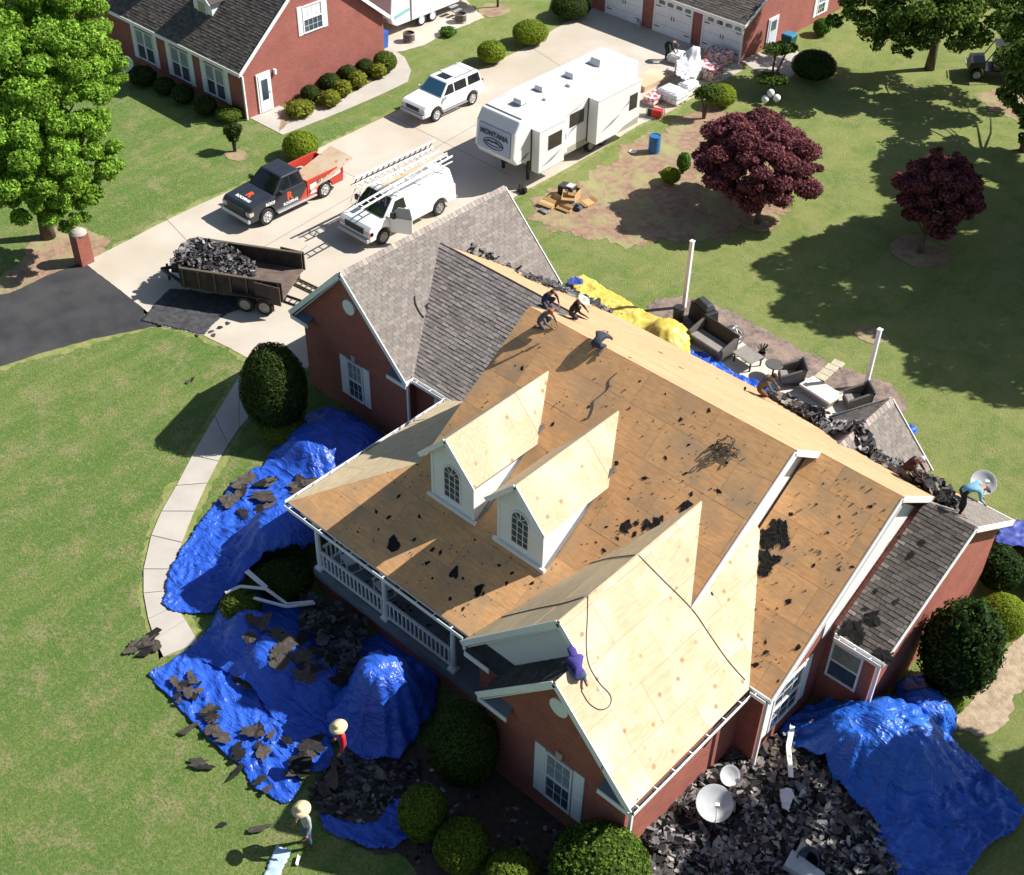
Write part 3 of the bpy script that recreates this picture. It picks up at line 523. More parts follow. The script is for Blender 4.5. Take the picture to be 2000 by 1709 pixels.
# dormers
def dormer(x0, x1, yf):
    D = MB(); xm = (x0+x1)/2; ze, zp, zb = 6.42, 7.33, 4.62
    D.prism([(x0, yf, zb), (x1, yf, zb), (x1, yf, ze), (xm, yf, zp), (x0, yf, ze)], (0, 4.2, 0)); d = D.build('dormer', SIDING, H)
    n_ = 6.0
    for s_, mt in ((-1, PLYG), (1, PLYP)):
        xe = xm+s_*((x1-x0)/2+.22); ze_ = ze-.22*1.06; q = [(xm, yf-.26, zp+.16), (xm, yf+4.25, zp+.16), (xe, yf+4.25, ze_+.13), (xe, yf-.26, ze_+.13)]
        o_, u, v, n, uv = frame(q); t_ = MB(); t_.prism([tuple(Vector(p)-n*.07) for p in q], n*.066); t_.build('roof_deck', DECK, d)
        xs = sorted({min(a[0] for a in uv), max(a[0] for a in uv)}); cut = xs[0]+(xs[1]-xs[0])*(.36 if u.y < 0 else .64)
        for a0, a1 in ((xs[0], cut-.006), (cut+.006, xs[1])):
            c = clip(uv, a0, a1, -9, 9); t_ = MB(); t_.prism([tuple(o_+u*k[0]+v*k[1]+n*.002) for k in c], n*.016); t_.build('plywood_panel', mt, d)
        MB().bar((xm, yf-.275, zp+.13), (xe, yf-.275, ze_+.10), .03, .15).build('fascia', WHITE, d)
    MB().box(x0-.12, x1+.12, yf-.10, yf-.004, zb-.02, zb+.16).build('trim', WHITE, d)
    for xx in (x0, x1-.09): MB().box(xx, xx+.09, yf-.022, yf-.002, zb+.16, ze-.02).build('trim', WHITE, d)
    # arched window
    wz, wh, hw = zb+.42, .95, .33; arc = [(xm+hw*cos(a*pi/14), wz+wh+hw*sin(a*pi/14)) for a in range(15)]
    MB().prism([(x, yf-.012, z) for x, z in [(xm-hw, wz), (xm+hw, wz)]+arc], (0, .008, 0)).build('pane', GLASS, d)
    f_ = MB(); pts = [(xm-hw, yf-.02, wz), (xm+hw, yf-.02, wz)]+[(x, yf-.02, z) for x, z in arc]
    for i in range(len(pts)): f_.bar(pts[i], pts[(i+1) % len(pts)] if i < len(pts)-1 else pts[0], .04, .045)
    f_.build('window_frame', WHITE, d); m_ = MB()
    for k in (-.33, .33): m_.box(xm+k*hw-.009, xm+k*hw+.009, yf-.03, yf-.013, wz, wz+wh)
    for k in range(5): m_.box(xm-hw, xm+hw, yf-.028, yf-.013, wz+wh*k/4-.008+.004, wz+wh*k/4+.008+.004)
    for a in (45, 90, 135): m_.bar((xm, yf-.02, wz+wh), (xm+hw*cos(rad(a)), yf-.02, wz+wh+hw*sin(rad(a))), .018, .018)
    m_.build('muntin', WHITE, d)
    MB().bar((x0-.1, yf-.12, zb-.03), (x1+.1, yf-.12, zb-.03), .2, .02).build('flashing', FELT, d)
    MB().bar((x1+.05, yf, zb+.08), (x1+.05, yf+2.9, zb+2.08), .1, .02).build('flashing', GREY, d)
dormer(3.93, 5.67, 2.43); dormer(6.62, 8.36, 2.40)

# ------------------------------------------------ neighbour house, top left
N1 = thing('brick_house', 'red brick house with dark shingle roof and white door behind the left lawn', 'house', (-32, 24, 0), world=True)
def neighbour(T, xr, xl, y0, y1, ze, pitch, bm, name='wall'):
    ym = (y0+y1)/2; zr = ze+(ym-y0+.3)*pitch
    MB().prism([(xl, y0, 0), (xl, y1, 0), (xl, y1, ze+.3*pitch-.12), (xl, ym, zr-.14), (xl, y0, ze+.3*pitch-.12)], (xr-xl, 0, 0)).build('wall', bm, T)
    shingles([(xl, y0-.3, ze), (xr+.25, y0-.3, ze), (xr+.25, ym, zr), (xl, ym, zr)], T, SHN, seed=31, tw=.32, ex=.16); shingles([(xl, y1+.3, ze), (xr+.25, y1+.3, ze), (xr+.25, ym, zr), (xl, ym, zr)], T, SHN, seed=32, tw=.32, ex=.16)
    fascia(T, [((xr+.26, y0-.3, ze), (xr+.26, ym, zr)), ((xr+.26, y1+.3, ze), (xr+.26, ym, zr)), ((xl, y0-.32, ze), (xr+.26, y0-.32, ze))], drop=.06)
    return ym, zr
neighbour(N1, -26.65, -46, 19.03, 28.7, 2.62, .83, BRICKN)
for cx in (-28.95, -31.95, -35.1): 
    for dx in (-.4, .4): sash(N1, cx+dx, 19.03, .45, 2.15, .78, 'y', BLIND, 1, 2)
    for dx in (-1.0, 1.0): MB().box(cx+dx-.17, cx+dx+.17, 18.98, 19.02, .4, 2.3).build('shutter', WHITE, N1)
sash(N1, -26.65, 23.85, 3.3, 4.75, 1.3, 'x', M('white_blinds', (.7, .72, .74), rough=.3), 4, 4, .3)
MB().box(-26.64, -26.58, 19.85, 20.75, .05, 2.15).build('door_frame', WHITE, N1); dr = MB().box(-26.6, -26.55, 19.95, 20.65, .08, 2.07).build('door', WHITE, N1)
MB().box(-26.555, -26.54, 20.1, 20.5, .7, 1.8).build('pane', GLASS, dr); MB().cyl((-26.52, 20.58, 1.05), .03, .05, 8).build('handle', GREY, dr)
MB().box(-26.64, -26.5, 21.0, 21.12, 1.85, 2.1).build('wall_lamp', WHITE, N1); MB().box(-26.6, -26.5, 18.95, 19.03, .05, 2.4).build('downspout', WHITE, N1)
b = MB(); b.prism([(-31.95, 20.35, 2.9), (-30.4, 20.35, 2.9), (-30.4, 20.35, 4.7), (-31.18, 20.35, 5.4), (-31.95, 20.35, 4.7)], (0, 3.2, 0)); d = b.build('dormer', SIDING, N1)
sash(d, -31.18, 20.35, 3.2, 4.6, .75, 'y', M('cream_blind', (.35, .35, .25), rough=.3), 1, 2)
for s_ in (-1, 1):
    b = MB(); b.prism([(-31.18, 20.1, 5.5), (-31.18, 23.6, 5.5), (-31.18+s_*1.0, 23.6, 4.65), (-31.18+s_*1.0, 20.1, 4.65)], (0, 0, .05)); b.build('roof', SHN, d)
    MB().bar((-31.18, 20.09, 5.48), (-31.18+s_*1.0, 20.09, 4.62), .03, .12).build('fascia', WHITE, d)
b = MB(); b.prism([(-36.95, 20.35, 2.9), (-35.4, 20.35, 2.9), (-35.4, 20.35, 4.7), (-36.18, 20.35, 5.4), (-36.95, 20.35, 4.7)], (0, 3.2, 0)); b.build('dormer', SIDING, N1)

# ------------------------------------------------ garage house, top right
N2 = thing('brick_garage', 'red brick garage with three white carriage doors at the end of the driveway', 'garage', (-17, 46, 0), world=True)
neighbour(N2, -12.55, -23.4, 42.73, 53.5, 2.25, .55, BRICKN)
for cx in (-20.95, -17.35, -13.9):
    fr = MB(); hw = 1.27
    for q in ((-hw-.12, -hw, 0.02, 2.1), (hw, hw+.12, 0.02, 2.1), (-hw-.12, hw+.12, 2.1, 2.2)): fr.box(cx+q[0], cx+q[1], 42.66, 42.72, q[2], q[3])
    fr.build('door_frame', WHITE, N2); gd = MB().box(cx-hw, cx+hw, 42.69, 42.725, .02, 2.1).build('garage_door', WHITE, N2)
    for i in range(4):
        xx = cx-hw+.2+i*.62; a = [(xx, 42.68, 1.72), (xx+.42, 42.68, 1.72), (xx+.42, 42.68, 1.9), (xx+.21, 42.68, 1.98), (xx, 42.68, 1.9)]; MB().prism(a, (0, .01, 0)).build('pane', GLASS, gd)
    for x_, z_ in ((-hw+.02, .35), (-hw+.02, 1.55), (hw-.37, .35), (hw-.37, 1.55)): MB().box(cx+x_, cx+x_+.35, 42.67, 42.69, z_, z_+.05).build('hinge', BLACK, gd)
    for x_ in (-.1, .07): MB().box(cx+x_, cx+x_+.035, 42.66, 42.69, .95, 1.2).build('handle', BLACK, gd)
    for z_ in (.54, 1.07, 1.6): MB().box(cx-hw, cx+hw, 42.684, 42.69, z_, z_+.012).build('joint', GREY, gd)
MB().box(-12.54, -12.48, 45.2, 46.2, .02, 1.75).build('door_frame', WHITE, N2); dr = MB().box(-12.5, -12.45, 45.3, 46.1, .04, 1.68).build('door', M('pale_blue_door', (.55, .60, .68), rough=.5), N2)
MB().box(-12.455, -12.44, 45.45, 45.95, 1.0, 1.55).build('pane', GLASS, dr)
sash(N2, -12.55, 50.9, .4, 1.75, .85, 'x', BLIND, 3, 4, .33); MB().box(-12.6, -12.5, 42.62, 42.72, .05, 2.1).build('downspout', WHITE, N2)


# ------------------------------------------------ vegetation
def rnd_dirs(n):
    a = RNG.normal(size=(n, 3)); return a/np.linalg.norm(a, axis=1, keepdims=True)
def leaf_quads(P, Nn, size, jit=.7):
    n = len(P); t = Nn+jit*rnd_dirs(n); t /= np.linalg.norm(t, axis=1, keepdims=True)+1e-9; a = np.cross(t, rnd_dirs(n)); a /= np.linalg.norm(a, axis=1, keepdims=True)+1e-9; b = np.cross(t, a)
    s_ = (size*RNG.uniform(.6, 1.3, (n, 1))); return np.stack([P-a*s_, P-b*s_*.55, P+a*s_, P+b*s_*.55], 1)
def lump(d, seed, k=2.2, amp=.12):
    return np.array([noise.noise(Vector((float(q[0])*k+seed, float(q[1])*k, float(q[2])*k-seed))) for q in d])*amp
def ellipsoid_leaves(c, r, h, n, size, seed, amp=.1, low=-.55, k=2.2, depth=.10, flat=1.0, jit=.7):
    d = rnd_dirs(n); d = d[d[:, 2] > low]; rad_ = 1+lump(d, seed, k, amp)-RNG.uniform(0, depth, len(d)); S = np.array([r, r, h/2])
    if flat != 1.0: d2 = d.copy(); d2[:, 2] = np.sign(d[:, 2])*np.abs(d[:, 2])**flat; 
    else: d2 = d
    P = d2*rad_[:, None]*S+np.array(c); Nn = d/S; Nn /= np.linalg.norm(Nn, axis=1, keepdims=True); return leaf_quads(P, Nn, size, jit)
def core(name, c, r, h, mat, parent, seed, amp=.1, sc=.93, k=2.2):
    b = bmesh.new(); bmesh.ops.create_icosphere(b, subdivisions=3, radius=1)
    for v in b.verts: q = v.co.normalized(); f = sc*(1+noise.noise(Vector((q.x*k+seed, q.y*k, q.z*k-seed)))*amp); v.co = Vector((q.x*r*f, q.y*r*f, q.z*h/2*f))+Vector(c)
    me = bpy.data.meshes.new(name); b.to_mesh(me); b.free(); return link(name, me, mat, parent, smooth=True)
SG = LEAF('clipped_green', (.12, .17, .022)); SGD = LEAF('deep_green', (.048, .078, .016)); SGL = LEAF('lime_green', (.20, .27, .022), .3); SGY = LEAF('yellow_green', (.24, .26, .03)); SGM = LEAF('holly_green', (.035, .075, .014), .7)
SGR = LEAF('fresh_green', (.10, .22, .03))
def shrub(spec, label, mat, leaf=.05, dens=1.0, amp=.08, group='clipped shrubs around the houses', name='clipped_shrub', k=2.2, cat='shrub', cscale=.93):
    x, y, r, h = spec; t = thing(name, label, cat, (x, y, 0), group=group, world=True); sd_ = x*3.1+y
    area = 4*pi*((2*(r*h/2)**1.6+(r*r)**1.6)/3)**(1/1.6); n = int(min(14000, area*dens*.9/(leaf*leaf)))
    link('foliage', quads('foliage', ellipsoid_leaves((x, y, h*.49), r, h, n, leaf, sd_, amp, k=k, depth=.06 if amp < .075 else .1, jit=.45 if amp < .075 else .7), None, True), None, t).data.materials.append(mat)
    me = t.children[0].data; a = me.attributes.new('tint', 'FLOAT', 'POINT'); a.data.foreach_set('value', np.repeat(RNG.uniform(0, 1, len(me.polygons)), 4).astype(np.float32))
    core('inner_branches', (x, y, h*.49), r, h, mat, t, sd_, amp, cscale, k); return t
G1 = 'clipped shrubs around the houses'
shrub((-6.360,4.456,1.239,3.803), 'tall dark egg-shaped clipped shrub at the left brick gable', SGD, .05, 1.1, .07)
shrub((-5.861,4.258,0.936,0.852), 'small mid green shrub at the foot of the tall egg-shaped shrub', LEAF('mid_green', (.16, .23, .03)), .04)
shrub((0.040,-0.523,0.970,0.981), 'round dark green shrub beside the corner column of the porch', SGD, .045)
shrub((0.006,-2.270,0.674,0.970), 'green shrub showing at the edge of a blue tarp before the porch', SG, .045)
shrub((9.295,-1.746,0.995,3.184), 'large dark egg-shaped shrub left of the front gable wall', SGD, .045, 1.1, .07)
shrub((9.684,-3.712,0.697,1.886), 'round clipped shrub, leftmost of three balls below the front gable', SG, .038, 1.2, .06)
shrub((11.088,-3.645,0.765,1.626), 'round clipped shrub, middle of three balls below the front gable', SG, .038, 1.2, .06)
shrub((12.584,-3.381,0.779,1.453), 'round clipped shrub cut by the bottom edge below the front gable', SG, .038, 1.2, .06)
shrub((14.334,-1.942,1.331,2.459), 'big loose bright green shrub at the sunny corner of the front gable', LEAF('sunny_green', (.10, .17, .022), .6), .055, 1.1, .08)
shrub((17.679,10.520,1.185,3.792), 'tall dark textured holly at the right brick wall', SGM, .075, 1.1, .14, k=5)
shrub((17.735,13.583,0.782,1.625), 'smooth lime green ball shrub behind the tall holly', SGL, .035, 1.3, .02)
shrub((16.699,15.523,0.764,1.588), 'dark round shrub at the far corner of the right brick wall', SGM, .06, 1.1, .1, k=4)
shrub((18.084,9.919,0.395,0.645), 'tiny lime green ball shrub between blue tarp and tall holly', SGL, .03, 1.3, .02)
shrub((-21.636,18.441,0.902,1.271), 'lime green ball shrub at the driveway edge beside the dark pickup', SGL, .06, 1.1, .03)
shrub((-27.230,18.367,0.708,0.710), 'flat topped green shrub at the corner of the neighbour house', SG, .055, 1.1, .04)
for i, (s_, lb) in enumerate((((-33.706,17.662,0.765,1.054), 'dark shrub under the leftmost front window of the neighbour house'), ((-31.968,17.847,0.595,0.921), 'dark shrub between the left and middle front windows of the neighbour'), ((-30.417,17.868,0.615,1.030), 'dark shrub under the middle front window of the neighbour house'), ((-28.560,17.913,0.606,1.014), 'dark shrub under the right front window of the neighbour house'))): shrub(s_, lb, SGD, .07)
shrub((-22.431,32.866,0.825,1.230), 'lime clipped ball shrub on the driveway edge beyond the white suv', SGL, .065, 1.1, .03)
shrub((-22.595,36.269,1.053,1.311), 'largest lime clipped ball shrub at the top of the driveway edge', SGL, .065, 1.1, .03)
shrub((-23.399,40.741,1.186,1.330), 'dark green shrub beside the garage at the end of the driveway', SGD, .07, 1.1, .05)
shrub((-8.463,43.811,1.234,1.561), 'wide dark green clipped shrub near the garage side door', SGD, .065, 1.1, .03)
shrub((-11.283,49.179,0.538,1.006), 'small fresh green bush against the garage side wall', SGR, .06, 1.1, .1)
shrub((-10.134,37.572,0.784,1.159), 'lime clipped ball shrub behind the small tree by the shingle pallets', SGL, .06, 1.1, .03)
shrub((-7.074,29.159,0.492,0.786), 'small lime shrub in the bare bed left of the purple maple', SGL, .05, 1.1, .05)
shrub((-7.262,30.445,0.348,1.065), 'narrow green shrub tucked under the purple maple', SGR, .05, 1.1, .1)
for s_, lb, m_ in (((-25.929,22.702,0.538,0.874), 'dark round shrub nearest the white door of the neighbour house', SGD), ((-26.173,24.266,0.601,0.929), 'dark round shrub second from the white door along the brick wall', SGD), ((-26.191,25.594,0.552,0.969), 'dark round shrub in the middle of the brick wall row', SGD), ((-26.178,26.844,0.530,0.924), 'dark round shrub second from the walk corner along the brick wall', SGD), ((-25.772,27.917,0.673,1.140), 'green round shrub at the walk corner end of the brick wall row', SG)): shrub(s_, lb, m_, .06, 1.1, .06)
for s_, lb in (((-25.167,21.317,0.768,0.691), 'low yellow-green bush nearest the white door and the walk'), ((-24.863,23.079,0.590,0.764), 'low yellow-green bush beside the second dark shrub of the row'), ((-25.239,24.305,0.516,0.828), 'low yellow-green bush between second and third dark shrubs'), ((-25.452,25.551,0.522,0.839), 'low yellow-green bush between third and fourth dark shrubs'), ((-25.526,27.145,0.501,0.796), 'low yellow-green bush nearest the walk corner')): shrub(s_, lb, SGY, .07, .9, .35, k=4, group='yellow bushes along the neighbour walk', name='yellow_bush')
shrub((-26.715,33.733,0.503,0.479), 'grassy green clump on the pad edge beside the travel trailer', SGR, .08, 1, .3, k=5, group=None, name='grass_clump', cat='plant')

def tree(name, label, base, trunk, clumps, leafmat, leaf, dens, tr=.2, cat='tree', group=None, coresc=0, limb=.05, shell=.55, lean=(0, 0)):
    """trunk with limbs running to every clump; each clump is a shell of leaves"""
    t = thing(name, label, cat, (*base, 0), group=group, world=True); bx, by = base; b = MB(); top = Vector((bx+lean[0], by+lean[1], trunk))
    b.tube([(bx, by, -.05), (bx+lean[0]*.3, by+lean[1]*.3, trunk*.35), top], [tr*1.25, tr, tr*.8], 9)
    kk = max(1, len(clumps)//12); tl = tr*(.6 if kk == 1 else .32)
    for c, r, h in clumps[::kk]:
        c = Vector(c); m_ = top.lerp(c, .5)+Vector((random.uniform(-.2, .2), random.uniform(-.2, .2), -.15*r)); b.tube([top-Vector((0, 0, .15)), m_, c], [tl, max(tl*.55, .02), max(tl*.2, .012)], 6)
    b.build('trunk', BARK, t, smooth=True); Q = []
    for i, (c, r, h) in enumerate(clumps):
        n = int(dens*r*max(r, h/2)*12); Q.append(ellipsoid_leaves(c, r, h, int(n*shell), leaf, i*7.3+bx, .28, -.9, 3.0, .25)); m = int(n*(1-shell)); d = rnd_dirs(m)*(RNG.uniform(.1, 1, (m, 1))**.45)*np.array([r, r, h/2])+np.array(c); Q.append(leaf_quads(d, rnd_dirs(m), leaf, 1))
    Q = np.concatenate(Q); tn = RNG.uniform(0, 1, len(Q)); link('crown', quads('crown', Q, tn), leafmat, t); return t
def crown_clumps(c, R_, Hh, n, r, seed, low=-.5, sq=.75):
    rn = random.Random(seed); out = []
    for i in range(n):
        z = 1-(1-low)*(i+.5)/n; a = i*2.39996+seed; q = math.sqrt(max(0, 1-z*z)); k = rn.uniform(.66, .98); rr = r*rn.uniform(.7, 1.3)
        out.append(((c[0]+R_*q*k*cos(a), c[1]+R_*q*k*sin(a), c[2]+Hh/2*z*k), rr, rr*2*sq))
    return out
# big maple on the left edge
ml = LEAF('maple_green', (.22, .38, .045), .6)
mb = (-22.792,4.783)
cl = []
for px_, py_ in (): pass
for c, r, sd_ in (((-25.141,7.945,9.200), 2.1, 1), ((-24.639,9.576,8.200), 1.7, 2), ((-23.335,9.531,6.800), 1.25, 9), ((-22.798,5.743,8.000), 2.1, 3), ((-22.244,7.214,6.800), 1.8, 4), ((-21.788,4.843,6.000), 2.0, 5), ((-21.357,6.701,5.000), 1.6, 6), ((-20.897,7.078,4.200), .95, 10), ((-21.111,4.200,4.200), 1.6, 7), ((-20.802,5.187,3.200), 1.1, 8), ((-20.191,5.983,3.600), .7, 12), ((-24.728,5.648,8.500), 2.0, 13), ((-21.660,3.178,6.000), 2.0, 14), ((-24.889,9.186,10.000), 1.9, 15), ((-22.475,7.459,8.200), 1.7, 16), ((-20.406,4.717,5.200), 1.5, 17)):
    cl += crown_clumps(c, r*1.0, r*1.9, 21, r*.27, sd_, -.9)
tree('maple_tree', 'big bright green tree filling the left edge beside the brick pillar', (mb[0]-1.2, mb[1]+1.0), 3.2, cl, ml, .08, 250, .28, shell=.5)
pm = LEAF('purple_leaf', (.21, .075, .085), .85); pm2 = pm
def maple(label, c, R_, Hh, n, r, sd_, base):
    cl = crown_clumps(c, R_, Hh, n, r, sd_, -.75, .6); rn = random.Random(sd_); cl += [((c[0]+R_*1.0*cos(a)*q, c[1]+R_*1.0*sin(a)*q, c[2]+Hh*.55*(1-q*q)+rn.uniform(-.5, .3)), r*rn.uniform(.3, .5), r*.5) for a, q in ((rn.uniform(0, 6.28), rn.uniform(.3, 1.05)) for _ in range(40))]
    tree('purple_maple', label, base, 1.0, cl, pm, .075, 330, .13, group='purple japanese maples on the back lawn', shell=.5)
b1 = (-1.904,28.965)
maple('wide purple japanese maple with gaps in its crown by the dirt bed', (-2.792,29.780,2.600), 2.8, 3.6, 60, .62, 1.3, b1)
maple('smaller purple japanese maple in the shade on the right lawn', (4.368,33.399,2.200), 1.75, 3.6, 36, .5, 4.1, (4.773,32.063))
ok = LEAF('oak_green', (.12, .19, .035), .8)
b2 = (-4.390,49.516)
cl = []
for c, r, sd_ in (((-6.374,45.334,3.800), 2.3, 1), ((-4.423,46.023,4.800), 2.4, 2), ((-2.917,46.720,3.800), 1.9, 3), ((-2.334,48.767,4.200), 2.3, 4), ((-4.436,44.616,3.200), 1.3, 5), ((-7.695,46.646,5.500), 2.6, 6), ((-4.000,48.489,6.000), 2.6, 7)): cl += crown_clumps(c, r, r*1.1, 12, r*.3, sd_, -.8)
tree('oak_tree', 'broad oak with pale trunk shading the lawn beyond the purple maples', b2, 2.6, cl, ok, .12, 80, .24)
cl = []
for c, r, sd_ in (((0.809,47.534,4.400), 1.9, 1), ((4.002,42.246,3.800), 1.5, 2), ((3.818,44.772,4.600), 2.4, 3), ((1.650,50.236,5.200), 2.6, 4), ((5.905,40.664,3.200), 1.4, 5)): cl += crown_clumps(c, r, r*1.2, 12, r*.3, sd_, -.8)
tree('oak_tree', 'leafy tree at the right edge beside the parked utility vehicle', (3.819,44.275,4.500)[:2], 2.2, cl, ok, .14, 62, .22)
# trees standing just outside the right edge, whose shade falls on the lawn
sx, sy = sd.x/sd.z, sd.y/sd.z
def shade_tree(label, target, zc, R_, Hh, n, r, sd_):
    c = (target[0]+sx*zc, target[1]+sy*zc, zc); tree('oak_tree', label, (c[0], c[1]), zc*.5, crown_clumps(c, R_, Hh, n, r, sd_, -.8, .55), ok, .17, 55, .26, group='oaks outside the right edge')
shade_tree('oak outside the right edge throwing the shade onto the back lawn', (2.582,39.396), 8.5, 3.3, 5, 30, 1.0, 6.1)
shade_tree('oak outside the right edge throwing the shade onto the back lawn', (5.077,28.771), 9.5, 4.3, 6, 38, 1.0, 2.2)
shade_tree('oak outside the right edge throwing the shade onto the back lawn', (6.239,34.203), 9.0, 4.4, 6, 42, 1.15, 5.2)
shade_tree('oak outside the right edge throwing the shade onto the back lawn', (11.123,30.159), 9.0, 4.6, 6, 40, 1.2, 8.2)
shade_tree('oak outside the right edge throwing the shade onto the blue tarp', (20.608,6.282), 8, 3.3, 4, 30, .7, 7.7)
shade_tree('oak outside the right edge throwing the shade onto the blue tarp', (22.186,6.710), 8, 3.4, 5, 34, .95, 9.7)
shade_tree('oak outside the right edge throwing the shade onto the blue tarp', (18.046,1.885), 8.6, 3.0, 4, 30, .75, 1.7)
# small trees
def topiary(label, base, hgt, pads, mat, name='topiary_tree', tr=.06):
    t = thing(name, label, 'small tree', (*base, 0), world=True); b = MB(); bx, by = base; Q = []
    for i, (dx, dy, z, r, h) in enumerate(pads):
        b.tube([(bx, by, -.03), (bx+dx*.35, by+dy*.35, z*.5), (bx+dx, by+dy, z)], [tr*1.3, tr, tr*.5], 7); Q.append(ellipsoid_leaves((bx+dx, by+dy, z), r, h, int(1500*r*(r+h)), .075, i*3.3+bx, .35, -.9, 4, .35))
    b.build('trunk', BARK, t, smooth=True); Q = np.concatenate(Q); link('crown', quads('crown', Q, RNG.uniform(0, 1, len(Q))), mat, t)
topiary('small cloud-pruned tree on the lawn before the neighbour house', (-24.372,16.473), 1.5, [(0, 0, 1.15, .45, .6), (.2, .1, 1.35, .3, .4), (-.25, 0, 1.0, .3, .45), (0, 0, .75, .32, .4)], LEAF('cloud_green', (.06, .085, .02), .7))
topiary('forked small tree beside the wrapped shingle pallets', (-9.867,35.683), 1.8, [(0, .1, 1.5, .55, .7), (.3, .2, 1.25, .4, .6), (-.35, 0, 1.3, .4, .6)], LEAF('fork_green', (.08, .13, .02), .7))
topiary('tiered bonsai-like tree before the garage side door', (-8.944,40.264), 2.6, [(-.5, 1.0, 2.2, .75, .5), (.1, 1.2, 2.4, .5, .4), (.0, .1, .95, .8, .5), (.55, .2, 1.05, .4, .4)], MATS['fork_green'], tr=.07)
topiary('young tree with a ring of mulch at the top edge beyond the travel trailer', (-27.482,38.745), 1.6, [(0, 0, 1.9, .7, .9)], MATS['cloud_green'])

# ------------------------------------------------ vehicles (front towards local +X, left side local +Y, origin on the ground)
def wheel(parent, x, y, r, wd, side, rim=CHROME, hub=True):
    b = MB(); s_ = side; b.lathe([(r*.62, -wd/2), (r*.93, -wd/2), (r, -wd*.3), (r, wd*.3), (r*.93, wd/2), (r*.62, wd/2)], n=24); M_ = Matrix.Translation((x, y, r)) @ Matrix.Rotation(pi/2, 4, 'X'); b.xf(M_)
    t = b.build('wheel', TYRE, parent, smooth=False); k = MB(); k.lathe([(0, .01), (r*.2, .02), (r*.25, 0), (r*.5, -.02), (r*.63, .015), (r*.66, .0), (r*.66, -.05), (0, -.05)], n=20); k.xf(Matrix.Translation((x, y+s_*(wd/2-.01), r)) @ Matrix.Rotation(-s_*pi/2, 4, 'X')); k.build('rim', rim, t)
    if hub:
        h = MB()
        for a in range(6): h.bar((x, y+s_*(wd/2+.012), r), (x+r*.56*cos(a*pi/3), y+s_*(wd/2+.012), r+r*.56*sin(a*pi/3)), .05, .012, up=(0, 1, 0))
        h.build('spoke', rim, t)
def side_profile(top, arches, zb):
    """outline (x, z): top given front to back, bottom with round wheel arches"""
    pts = list(top); bot = []
    for cx, r, zc in sorted(arches, key=lambda a: a[0]):
        a0 = math.asin(min(1, max(-1, (zb-zc)/r))); bot += [(cx+r*cos(pi-a0-(pi-2*a0)*i/8), zc+r*sin(pi-a0-(pi-2*a0)*i/8)) for i in range(9)]
    return pts+[(top[-1][0], zb)]+bot+[(top[0][0], zb)]
def hexa(b, lo, hi):
    """frustum between rectangle lo=(x0,x1,hw,z) and hi"""
    v = [(lo[0],-lo[2],lo[3]),(lo[1],-lo[2],lo[3]),(lo[1],lo[2],lo[3]),(lo[0],lo[2],lo[3]),(hi[0],-hi[2],hi[3]),(hi[1],-hi[2],hi[3]),(hi[1],hi[2],hi[3]),(hi[0],hi[2],hi[3])]
    b.add(v, [(0,3,2,1),(4,5,6,7),(0,1,5,4),(1,2,6,5),(2,3,7,6),(3,0,4,7)])
def panel(parent, name, mat, pts, d=.012, out=None):
    """thin plate lying on a body face, pushed out along the face normal"""
    p = [Vector(q) for q in pts]; n = (p[1]-p[0]).cross(p[2]-p[0]).normalized(); o_ = Vector(out); n = n if n.dot(o_) > 0 else -n
    b = MB(); b.prism([tuple(q+n*.002) for q in p], n*d); return b.build(name, mat, parent)
def side_pane(parent, x0, x1, x2, x3, lo, hi, z0, z1, s_, mat=DGLASS, name='side_window'):
    """window between heights z0, z1 on the tumblehome side; x0,x1 at the bottom, x2,x3 at the top"""
    f = lambda z: (lo[2]+(hi[2]-lo[2])*(z-lo[3])/(hi[3]-lo[3]))*s_
    return panel(parent, name, mat, [(x0, f(z0), z0), (x1, f(z0), z0), (x3, f(z1), z1), (x2, f(z1), z1)], out=(0, s_, .2))
def ends_pane(parent, lo, hi, end, i0, i1, mat=DGLASS, name='windscreen', a=.06):
    """pane on the sloped front or rear of the frustum"""
    xl, xh = (lo[1], hi[1]) if end > 0 else (lo[0], hi[0]); P = lambda t, s_: (xl+(xh-xl)*t, s_*(lo[2]+(hi[2]-lo[2])*t-a), lo[3]+(hi[3]-lo[3])*t)
    return panel(parent, name, mat, [P(i0, -1), P(i0, 1), P(i1, 1), P(i1, -1)], out=(end, 0, .3))
def text(s_, size, mat, parent, M_, name='lettering', th=.004, bold=0):
    cu = bpy.data.curves.new('t', 'FONT'); cu.body = s_; cu.size = size; cu.align_x = 'CENTER'; cu.align_y = 'CENTER'; cu.extrude = th; cu.offset = bold; cu.resolution_u = 3
    to = bpy.data.objects.new('t', cu); me = bpy.data.meshes.new_from_object(to); bpy.data.objects.remove(to); me.name = name; me.transform(M_); return link(name, me, mat, parent)
def TM(loc, xa, up): 
    xa, up = Vector(xa).normalized(), Vector(up).normalized(); z = xa.cross(up); return Matrix.Translation(loc) @ Matrix((xa, up, z)).transposed().to_4x4()
RZ = -pi/2
